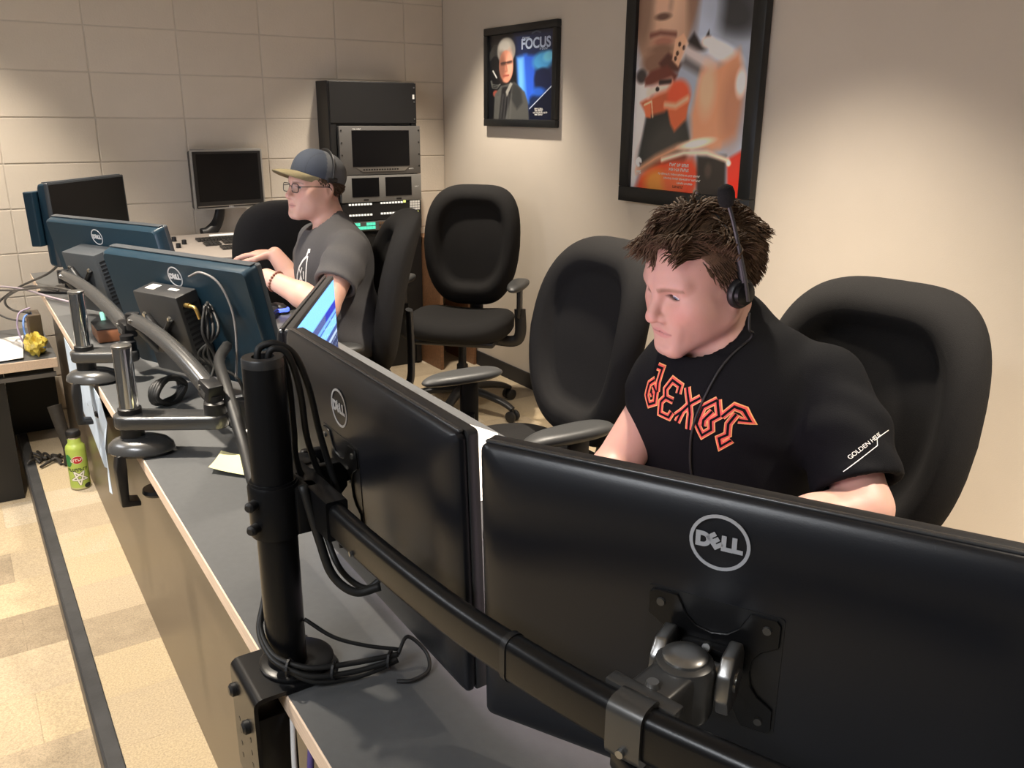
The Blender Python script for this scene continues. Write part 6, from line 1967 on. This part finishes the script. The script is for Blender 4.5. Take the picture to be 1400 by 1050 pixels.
# trousers and shoes (mostly behind the desk)
M_['denim'] = mat('dark_trousers', (0.020, 0.021, 0.026), 0.8, noise=0.2, scale=200)
def trousers(pel, lat_, fwd, base, parent, knee_d=0.40, drop=0.42):
    v2 = Vol(np.arange(pel.x - 0.62, pel.x + 0.5, 0.011), np.arange(pel.y - 0.6, pel.y + 0.6, 0.011), np.arange(0.04, pel.z + 0.16, 0.011))
    v2.ell(pel + V((0, 0, -0.015)), (lat_, fwd, V((0, 0, 1))), (0.175, 0.125, 0.095), 0.03)
    feet = []
    for s in (-1, 1):
        hip = pel + lat_ * 0.085 * s + V((0, 0, -0.025)); kn = hip + fwd * knee_d + lat_ * 0.05 * s + V((0, 0, -0.02)); an = kn + V((0, 0, -drop)) + fwd * -0.02
        v2.cone(hip, kn, 0.083, 0.062, 0.04); v2.cone(kn, an, 0.062, 0.047, 0.03)
        feet.append(an)
    p, f = v2.mesh()
    me = np_mesh('trousers', relax(p, f, 2) - np.array(base), f)
    obj('trousers', me, M_['denim'], parent)
    for an in feet:
        def bd(th): return 0.045 * sgn_pow(math.cos(th), 0.8), 0.125 * sgn_pow(math.sin(th), 0.8)
        def dp(r, x, z):
            e = math.sqrt(max(0, 1 - r ** 3)); return 0.085 * e * (1 - max(0, z) * 3.5), 0.0
        R = basis(V((an.x, an.y, 0.004)) + fwd * 0.06 - base, lat_, V((0, 0, 1)), fwd)
        me = bm_to_me(pad(bd, dp, R, 36, 10)); obj('shoe', me, M_['black'], parent, smooth=True)
fwN = V((-0.985, -0.17, 0)).normalized(); ltN = V((0.17, -0.985, 0)).normalized()
trousers(PEL, ltN, fwN, near_base, pn, 0.36, 0.44)

# hair: cap of tufts, longer and wavy on top
M_['hairN'] = mat('brown_hair', (0.092, 0.055, 0.031), 0.60, noise=0.5, scale=90, spec=0.2, bump=0.3, bscale=500)
def hair(H, parent, base, m, top_len, side_len, n_top, n_side, seed, sweep, hairline=0.070, skip=None, cap_th=0.006, r0=0.0046):
    rg = random.Random(seed)
    b = nb()
    def surf(x, y, z):                                     # point on the skull in that direction
        d = V((x, y, z)).normalized(); c = V((0, -0.012, 0.034))
        k = 1 / math.sqrt((d.x / 0.0775) ** 2 + (d.y / 0.1010) ** 2 + (d.z / 0.0835) ** 2)
        return c + d * k, d
    made = 0; tries = 0
    while made < n_top and tries < n_top * 20:
        tries += 1
        d = V((rg.gauss(0, 1), rg.gauss(0, 1), rg.gauss(0, 1))).normalized()
        if d.z < 0.30: continue
        p, dn = surf(*d)
        if p.y > hairline and p.z < 0.088: continue
        if p.z < 0.062: continue
        if skip and skip(p): continue
        t = sweep(p)
        L = top_len * rg.uniform(0.7, 1.25) * (1.0 if p.y > -0.02 else 0.68)
        wv = V((math.sin(90 * p.x + 40 * p.y), math.sin(70 * p.y + 55 * p.z + 1), math.cos(80 * p.x - 60 * p.y)))
        lift = 0.75 + 0.35 * math.sin(60 * p.x + 45 * p.y)
        d0 = (dn * lift + t * 0.75 + wv * 0.25).normalized(); d1 = (dn * -0.55 + t * 1.0 + V((0, 0, -0.30)) + wv * 0.35).normalized()
        lock_mesh(b, p - dn * 0.003, d0, d1, L, r0 * rg.uniform(0.75, 1.3), rg, 0.62, wave=wv * 0.9)
        made += 1
    made = 0; tries = 0
    while made < n_side and tries < n_side * 30:
        tries += 1
        d = V((rg.gauss(0, 1), rg.gauss(0, 1), rg.gauss(0, 1))).normalized()
        p, dn = surf(*d)
        if p.z > 0.092 or p.z < -0.075: continue
        lim = float(np.interp(p.z, [-0.09, -0.05, -0.035, -0.025, -0.012, 0.0, 0.03, 0.055, 0.075], [-0.075, -0.062, -0.048, 0.004, 0.010, 0.014, 0.030, 0.048, 0.064]))
        if p.y > lim: continue
        if p.z < -0.005 and -0.035 < p.y < -0.004: continue
        if skip and skip(p): continue
        L = side_len * rg.uniform(0.7, 1.3) * (0.6 + 0.4 * max(0, min(1, (p.z + 0.07) / 0.12)))
        d0 = (dn * 0.55 + V((0, -0.45, -0.5))).normalized(); d1 = V((0, -0.25, -0.9)) + dn * 0.12
        lock_mesh(b, p - dn * 0.002, d0, d1, L, r0 * 0.8 * rg.uniform(0.75, 1.2), rg, 0.35)
        made += 1
    me = bm_to_me(b, 'hair'); me.transform(H.M()); world_to(base, me)
    o = obj('hair', me, m, parent, smooth=True)
    tag(o, kind='stuff')
    # close-fitting under layer
    v3 = Vol(np.arange(-0.10, 0.10, 0.0045), np.arange(-0.135, 0.11, 0.0045), np.arange(-0.09, 0.14, 0.0045))
    ID = ((1, 0, 0), (0, 1, 0), (0, 0, 1))
    v3.ell((0, -0.014, 0.036), ID, (0.0765 + cap_th, 0.0985 + cap_th, 0.0825 + cap_th), 0.01)
    Xc, Yc, Zc = v3.ax[0][:, None, None], v3.ax[1][None, :, None], v3.ax[2][None, None, :]
    lim = np.interp(Zc, [-0.09, -0.05, -0.035, -0.025, -0.012, 0.0, 0.03, 0.055, 0.075, 0.090, 0.10], [-0.075, -0.062, -0.048, 0.002, 0.010, 0.012, 0.026, 0.044, 0.060, 0.085, 0.12]).astype(F32)
    cutp = np.maximum(Yc - lim, (-0.070 - Zc)) + 0 * Xc
    v3.F = smax(v3.F, (cutp * 0.6).astype(F32), 0.006)
    p3, f3 = v3.mesh()
    me = np_mesh('hair_base', relax(p3, f3, 2), f3); me.transform(H.M()); world_to(base, me)
    obj('hair_base', me, m, parent)
_sw = random.Random(77)
def sweepN(p):
    if -0.075 < p.y < 0.03: p = p + V((0, _sw.uniform(-0.05, 0.05), 0))
    # combed forward on the front half, falling back behind the crown
    if p.y > -0.02: return V((0.25 * (-1 if p.x < 0 else 1) * abs(p.x) / 0.05, 0.95, 0.0)).normalized()
    return V((p.x * 6, -0.6, -0.2)).normalized()
hair(HN, pn, near_base, M_['hairN'], 0.050, 0.023, 5000, 3600, 21, sweepN, r0=0.0014)

# headset: band, ear pads, raised boom with foam ball, cord
hs = empty('headset', HN.c, 0, 'black headset with boom microphone raised beside the brown hair', 'headset')
def hch(nm, b, m, smooth=40):
    me = bm_to_me(b); me.transform(HN.M()); world_to(HN.c, me)
    return obj(nm, me, m, hs, smooth=smooth)
arc = [(0.0925 * math.cos(a), -0.010 - 0.004 * math.sin(a), -0.004 + 0.124 * math.sin(a)) for a in [PI * k / 28 for k in range(29)]]
b = nb(); bm_tube(b, arc, 0.0065, 8, True, sx=1.0, sy=0.35); hch('headband', b, M_['black'])
b = nb(); bm_tube(b, [V(p) * 1.012 + V((0, 0.004, 0.002)) for p in arc[8:21]], 0.0022, 6); hch('steel_band', b, M_['steel'])
for sx in (-1, 1):
    Mx = Matrix.Translation((sx * 0.090, -0.010, -0.010)) @ Matrix.Rotation(sx * PI / 2, 4, 'Y')
    b = bm_lathe(nb(), [(0.012, -0.010), (0.022, -0.010), (0.0260, -0.005), (0.0260, 0.001), (0.023, 0.005), (0.012, 0.006)], 28, Mx)
    hch('ear_pad', b, M_['black'])
    b = bm_lathe(nb(), [(0.018, 0.004), (0.020, 0.007), (0.018, 0.013), (0.010, 0.016)], 24, Mx)
    hch('ear_shell', b, M_['blackmetal'])
b = nb(); bm_tube(b, spline([(-0.106, -0.010, -0.020), (-0.108, -0.006, 0.020), (-0.106, 0.000, 0.070), (-0.100, 0.004, 0.120), (-0.095, 0.007, 0.148)], 8), 0.0033, 8); hch('boom', b, M_['pedge'])
b = bm_lathe(nb(), [(0.004, -0.019), (0.0105, -0.016), (0.0135, -0.006), (0.0138, 0.004), (0.011, 0.013), (0.004, 0.017)], 20, Matrix.Translation((-0.093, 0.008, 0.160)))
hch('foam_ball', b, mat('black_foam', (0.006, 0.006, 0.006), 0.95, bump=0.6, bscale=600, scale=600), True)
e0 = HN.p(-0.108, -0.010, -0.040)
cpts = [e0, e0 + V((-0.004, -0.006, -0.030)), V((1.100, 0.945, 1.080)), V((1.060, 0.962, 1.035)), V((1.005, 0.955, 1.000)), V((0.975, 0.965, 0.92)), V((0.98, 0.970, 0.85)), V((0.99, 0.97, 0.76))]
raw = spline(cpts, 10); cp2 = []
for i, p in enumerate(raw):
    hit = bv.find_nearest(p)
    if hit[0] is not None and i > 18:
        p = hit[0] + hit[1] * 0.004
    cp2.append(p)
for _ in range(14): cp2 = [cp2[0]] + [(cp2[i - 1] + cp2[i] * 2 + cp2[i + 1]) / 4 for i in range(1, len(cp2) - 1)] + [cp2[-1]]
b = nb(); bm_tube(b, cp2, 0.0022, 7); me = bm_to_me(b); world_to(HN.c, me); obj('headset_cord', me, M_['cableblk'], hs, smooth=True)
# ------------------------------------------------------------------ operator with cap, grey shirt
HF = Head((1.128, 3.046, 1.170), (-0.990, -0.14), -5, scale=0.98)
fN0 = V((1.168, 3.000, 1.030))
fSL, fEL, fWL = V((1.150, 2.812, 0.968)), V((1.010, 2.695, 0.803)), V((0.880, 2.898, 0.888))
fSR, fER, fWR = V((1.165, 3.170, 0.958)), V((1.082, 3.080, 0.760)), V((1.000, 3.170, 0.918))
fPEL = V((1.165, 2.95, 0.575)); far_base = V((1.165, 2.95, 0.49))
vol = Vol(graded(0.70, 1.40, 1.005, 1.245, 0.0032, 0.0055), graded(2.60, 3.40, 2.94, 3.155, 0.0032, 0.0055), graded(0.50, 1.32, 1.035, 1.310, 0.0032, 0.0055))
sl, X, Y, Z = vol.sub((1.0, 2.93, 1.01), (1.25, 3.16, 1.30))
lx, ly_, lz_ = HF.local(X, Y, Z)
vol.F[sl] = np.minimum(vol.F[sl], head_field(lx, ly_, lz_, 1.06, 0.0005) * HF.s)
vol.ell(HF.p(0, 0.030, -0.085), (HF.x, HF.y, HF.z), (0.052, 0.048, 0.030), 0.03)
vol.cone(HF.p(0, -0.028, -0.050), fN0 + V((0.0, 0, -0.01)), 0.055, 0.060, 0.028)
flat_, fspine, ffrn = V((-0.04, -1, 0)).normalized(), V((0.0, 0, 1)), V((-1, 0.04, 0)).normalized()
fCH = V((1.150, 2.985, 0.870)); fBE = V((1.160, 2.965, 0.710))
vol.ell(fCH, (flat_, ffrn, fspine), (0.150, 0.100, 0.180), 0.03)
vol.ell(fBE, (flat_, ffrn, fspine), (0.145, 0.105, 0.190), 0.04)
for S, E_, W__ in ((fSL, fEL, fWL), (fSR, fER, fWR)):
    vol.cone(fN0 + V((0.01, 0, -0.02)), S, 0.050, 0.052, 0.03)
    vol.cone(S, E_, 0.052, 0.043, 0.02)
    vol.cone(E_, E_ * 0.6 + W__ * 0.4, 0.044, 0.044, 0.015)
    vol.cone(E_ * 0.6 + W__ * 0.4, W__, 0.043, 0.029, 0.015)
hand_prims(vol, fWL, (-0.42, 0.88, 0.10), (0.25, 0.05, 1), side=1, curl=0.45)
hand_prims(vol, fWR, (-0.60, 0.78, -0.02), (0.10, -0.1, 1), side=-1, curl=0.40)
pos, fc = vol.mesh()
pos = relax(pos, fc, 1, 0.35)
skinF = (0.62, 0.36, 0.28)
cols = head_colors(HF, pos, skinF, (0.50, 0.21, 0.19), (0.20, 0.12, 0.08), beard=0.1)
me = np_mesh('person', pos - np.array(far_base), fc); set_col(me, cols)
pf = obj('person', me, M_['skin']); pf.location = far_base
tag(pf, 'person in baseball cap, glasses and grey shirt seated at the far monitors, facing left', 'person')
eyeballs(HF, pf, Matrix.Translation(far_base), (0.0, 0.98, -0.15), (0.10, 0.12, 0.14))
# shirt
M_['greycotton'] = mat('charcoal_cotton', (0.058, 0.055, 0.056), 0.85, noise=0.2, scale=500, bump=0.2, bscale=700, sheen=0.04)
vs_ = Vol(np.arange(0.96, 1.40, 0.0060), np.arange(2.60, 3.32, 0.0060), np.arange(0.50, 1.11, 0.0060))
vs_.ell(fCH, (flat_, ffrn, fspine), (0.182, 0.130, 0.190), 0.03)
vs_.ell(fBE, (flat_, ffrn, fspine), (0.182, 0.140, 0.200), 0.05)
vs_.ell(fPEL + V((0, 0, 0.05)), (flat_, ffrn, fspine), (0.185, 0.145, 0.12), 0.05)
vs_.ell(fCH + V((0.03, 0, 0.05)), (flat_, ffrn, fspine), (0.165, 0.115, 0.12), 0.05)
Xs, Ys, Zs = vs_.ax[0][:, None, None], vs_.ax[1][None, :, None], vs_.ax[2][None, None, :]
vs_.cone(fN0 + V((0.01, 0, -0.035)), fSL, 0.058, 0.062, 0.04)
vs_.cone(fN0 + V((0.01, 0, -0.035)), fSR, 0.058, 0.062, 0.04)
s_ = proj3(V((0, 0, 1)), fCH); l_ = proj3(V((0.6, -0.8, 0)), fCH)
fold = 0.0035 * np.sin(46 * (s_ + 0.7 * l_) + 4 * np.sin(11 * l_)) * np.clip(-(s_ - 0.02) / 0.12, 0, 1) + 0.0015 * np.sin(60 * (l_ - 0.3 * s_))
vs_.F = (vs_.F + fold).astype(F32)
for S, E_, fr in ((fSL, fEL, 0.62), (fSR, fER, 0.62)):
    hem = S * (1 - fr) + E_ * fr; ax_ = (E_ - S).normalized()
    v4 = Vol(*vs_.ax)
    v4.cone(S, S * 0.5 + hem * 0.5, 0.068, 0.074, 0.01); v4.cone(S * 0.5 + hem * 0.5, hem + ax_ * 0.05, 0.074, 0.074, 0.02)
    t4 = proj3(ax_, S); sd4 = proj3(ax_.cross(V((0, 0, 1))).normalized(), S)
    v4.F = (v4.F + 0.0022 * np.sin(70 * t4 + 18 * sd4) * np.clip(t4 / 0.06, 0, 1)).astype(F32)
    v4.F = smax(v4.F, proj3(ax_, hem).astype(F32), 0.004)
    v4.cone(hem - ax_ * 0.012, E_ + ax_ * 0.04, 0.060, 0.062, 0.003, cut=True)
    vs_.F = smin(vs_.F, v4.F, 0.022)
nk = (HF.p(0, -0.03, -0.05) - fN0).normalized()
vs_.cone(fN0 + V((0.01, 0, -0.03)), fN0 + nk * 0.006, 0.068, 0.062, 0.03)
vs_.cone(fN0 + ffrn * 0.030 + V((0, 0, -0.005)), fN0 + nk * 0.15 + ffrn * 0.02, 0.0600, 0.085, 0.005, cut=True)
pos, fc = vs_.mesh(); pos = relax(pos, fc, 1, 0.4)
obj('shirt', np_mesh('shirt', pos - np.array(far_base), fc), M_['greycotton'], pf)
bvf = BVHTree.FromPolygons([V(p) for p in pos], [tuple(int(i) for i in f) for f in fc])
# white emblem on the chest: shield outline, mast and arrow
b = nb()
stroke(b, [(0.048, 0.060), (0.040, -0.050), (0.048, -0.110)], 0.006)
stroke(b, [(0.046, 0.075), (0.040, 0.056), (0.018, 0.040), (-0.012, 0.010), (-0.032, -0.020), (-0.036, -0.050), (-0.022, -0.075), (0.0, -0.084), (0.028, -0.070), (0.040, -0.048)], 0.008)
stroke(b, [(0.0, -0.080), (0.004, -0.045)], 0.008); stroke(b, [(-0.016, -0.050), (0.004, -0.018), (0.022, -0.050)], 0.011)
stroke(b, [(-0.010, 0.008), (0.002, -0.006), (0.016, 0.016)], 0.006); stroke(b, [(0.026, 0.004), (0.028, -0.024)], 0.007); stroke(b, [(0.048, 0.084), (0.050, 0.070)], 0.014)
fd = V((0.93, 0.37, 0.0)).normalized()
me = drape(bm_to_me(b), basis(fCH + V((-0.37, -0.120, 0.015)), V((0.37, -0.93, 0)).normalized(), (0, 0, 1), -fd), bvf, fd, 0.0014)
world_to(far_base, me); obj('shirt_emblem', me, M_['inkwhite'], pf)
trousers(fPEL, flat_, ffrn, far_base, pf, 0.36, 0.44)
# bracelet
ax_ = (fWL - fEL).normalized(); s1, u1, _ = frame_from(ax_)
cb = fEL * 0.16 + fWL * 0.84
for k in range(20):
    a = 2 * PI * k / 20
    if k == 0: bb_ = nb()
    bmesh.ops.create_icosphere(bb_, subdivisions=1, radius=0.0052, matrix=Matrix.Translation(cb + (s1 * math.cos(a) + u1 * math.sin(a)) * 0.0345))
me = bm_to_me(bb_); world_to(far_base, me)
tag(obj('bracelet', me, mat('brown_beads', (0.16, 0.055, 0.030), 0.45), pf, smooth=True), kind='stuff')
# short hair below the cap
M_['hairF'] = mat('light_brown_hair', (0.085, 0.052, 0.030), 0.55, noise=0.4, scale=90, spec=0.2)
hair(HF, pf, far_base, M_['hairF'], 0.02, 0.016, 0, 900, 31, sweepN, skip=lambda p: p.z > 0.036 + 0.22 * p.y, r0=0.0026, cap_th=0.003)
# baseball cap
capc = V((0, -0.013, 0.046))
v5 = Vol(np.arange(-0.105, 0.105, 0.0036), np.arange(-0.14, 0.12, 0.0036), np.arange(-0.03, 0.16, 0.0036))
v5.ell(capc, ((1, 0, 0), (0, 1, 0), (0, 0, 1)), (0.0850, 0.1075, 0.0860), 0.01)
v5.ell(capc + V((0, 0.030, 0.028)), ((1, 0, 0), (0, 1, 0), (0, 0, 1)), (0.062, 0.060, 0.060), 0.02)
Xc, Yc, Zc = v5.ax[0][:, None, None], v5.ax[1][None, :, None], v5.ax[2][None, None, :]
v5.F = smax(v5.F, ((0.030 + 0.20 * Yc - Zc) + 0 * Xc).astype(F32), 0.003)
p5, f5 = v5.mesh(); p5 = relax(p5, f5, 1)
me = np_mesh('cap_crown', p5, f5)
cc5 = np.where((p5[:, 1] + 0.25 * (p5[:, 2] - 0.05) > 0.004)[:, None], np.array((0.045, 0.056, 0.080)), np.array((0.105, 0.110, 0.118)))
seam = (np.abs(p5[:, 0]) < 0.0016) | (np.abs(np.abs(p5[:, 0]) - 0.045 - 0.1 * p5[:, 1]) < 0.0012)
cc5[seam] *= 0.7
set_col(me, cc5); me.transform(HF.M()); world_to(far_base, me)
cap = obj('cap_crown', me, vcol_mat('cap_cloth', 0.85, bump=0.2, scale=500, bscale=500), pf)
vs5, fs5 = [], []
NU, NV = 25, 9
for side in (0, 1):
    for j in range(NV):
        for i in range(NU):
            u = -1 + 2 * i / (NU - 1); v = j / (NV - 1)
            ph = u * math.radians(66)
            bx_, by_ = 0.0855 * math.sin(ph), -0.013 + 0.1080 * math.cos(ph)
            fwd_ = 0.078 * (1 - abs(u) ** 2.6)
            x = bx_ * (1 - 0.10 * v); y = by_ + fwd_ * v - 0.004
            z = 0.034 + 0.20 * by_ + 0.004 - 0.030 * (x / 0.078) ** 2 * (0.25 + 0.75 * v) + 0.010 * v - 0.012 * v * v
            vs5.append((x, y, z - (0.0032 if side else 0)))
n1 = NU * NV
for j in range(NV - 1):
    for i in range(NU - 1):
        q = [j * NU + i, j * NU + i + 1, (j + 1) * NU + i + 1, (j + 1) * NU + i]
        fs5.append(q); fs5.append([k + n1 for k in q[::-1]])
for i in range(NU - 1):
    a = (NV - 1) * NU + i; fs5.append([a, a + 1, a + 1 + n1, a + n1]); fs5.append([i + 1, i, i + n1, i + 1 + n1])
me = bpy.data.meshes.new('cap_brim'); me.from_pydata(vs5, [], fs5); me.update()
bm5 = bmesh.new(); bm5.from_mesh(me); bmesh.ops.recalc_face_normals(bm5, faces=bm5.faces[:]); bm5.to_mesh(me); bm5.free()
me.transform(HF.M()); world_to(far_base, me)
obj('cap_brim', me, mat('tan_cloth', (0.235, 0.195, 0.105), 0.85, noise=0.1, scale=200), pf, smooth=50)
# glasses
gl = empty('eyeglasses', HF.c, 0, 'thin dark framed eyeglasses on the cap wearer', 'glasses')
def gch(nm, b, m, smooth=40):
    me = bm_to_me(b); me.transform(HF.M()); world_to(HF.c, me); return obj(nm, me, m, gl, smooth=smooth)
glass = bpy.data.materials.new('lens_glass'); glass.use_nodes = True
gb = glass.node_tree.nodes['Principled BSDF']; gb.inputs['Transmission Weight'].default_value = 1.0; gb.inputs['Roughness'].default_value = 0.02; gb.inputs['IOR'].default_value = 1.05; gb.inputs['Base Color'].default_value = (0.92, 0.96, 1.0, 1)
for sx in (-1, 1):
    rr_ = [(p[0] + sx * 0.033, 0.1005 - 1.8 * (p[0]) ** 2 * 1.0, p[1] - 0.006) for p in rrect(0.050, 0.030, 0.010, 4)]
    b = nb(); bm_tube(b, [V(p) for p in rr_] + [V(rr_[0])], 0.0014, 6, False); gch('lens_rim', b, M_['black'])
    b = nb(); bm_prism(b, [(p[0], p[2]) for p in rr_], 0.0995, 0.1005); gch('lens', b, glass)
    b = nb(); bm_tube(b, spline([(sx * 0.058, 0.096, 0.000), (sx * 0.072, 0.070, 0.002), (sx * 0.079, 0.020, 0.004), (sx * 0.083, -0.012, 0.004), (sx * 0.083, -0.024, -0.010)], 5), 0.0016, 6); gch('temple', b, M_['black'])
b = nb(); bm_tube(b, [(-0.010, 0.100, -0.001), (0.0, 0.103, 0.001), (0.010, 0.100, -0.001)], 0.0014, 6); gch('bridge', b, M_['black'])
# headset over the cap
h2 = empty('headset', HF.c, 0, 'thin black headset band worn over the baseball cap', 'headset')
def h2ch(nm, b, m, smooth=40):
    me = bm_to_me(b); me.transform(HF.M()); world_to(HF.c, me); return obj(nm, me, m, h2, smooth=smooth)
arc = [(0.0895 * math.cos(a), -0.020 - 0.016 * math.sin(a), 0.046 + 0.090 * math.sin(a)) for a in [math.radians(-8 + 196 * k / 30) for k in range(31)]]
b = nb(); bm_tube(b, arc, 0.0062, 8, True, sx=1.0, sy=0.4); h2ch('headband', b, M_['black'])
b = nb(); bm_box(b, -0.0905, -0.018, 0.030, 0.010, 0.040, 0.018, bevel=0.004); h2ch('temple_pad', b, M_['black'])
b = nb(); bm_box(b, 0.0905, -0.018, 0.026, 0.012, 0.036, 0.036, bevel=0.006); h2ch('ear_pad', b, M_['black'])
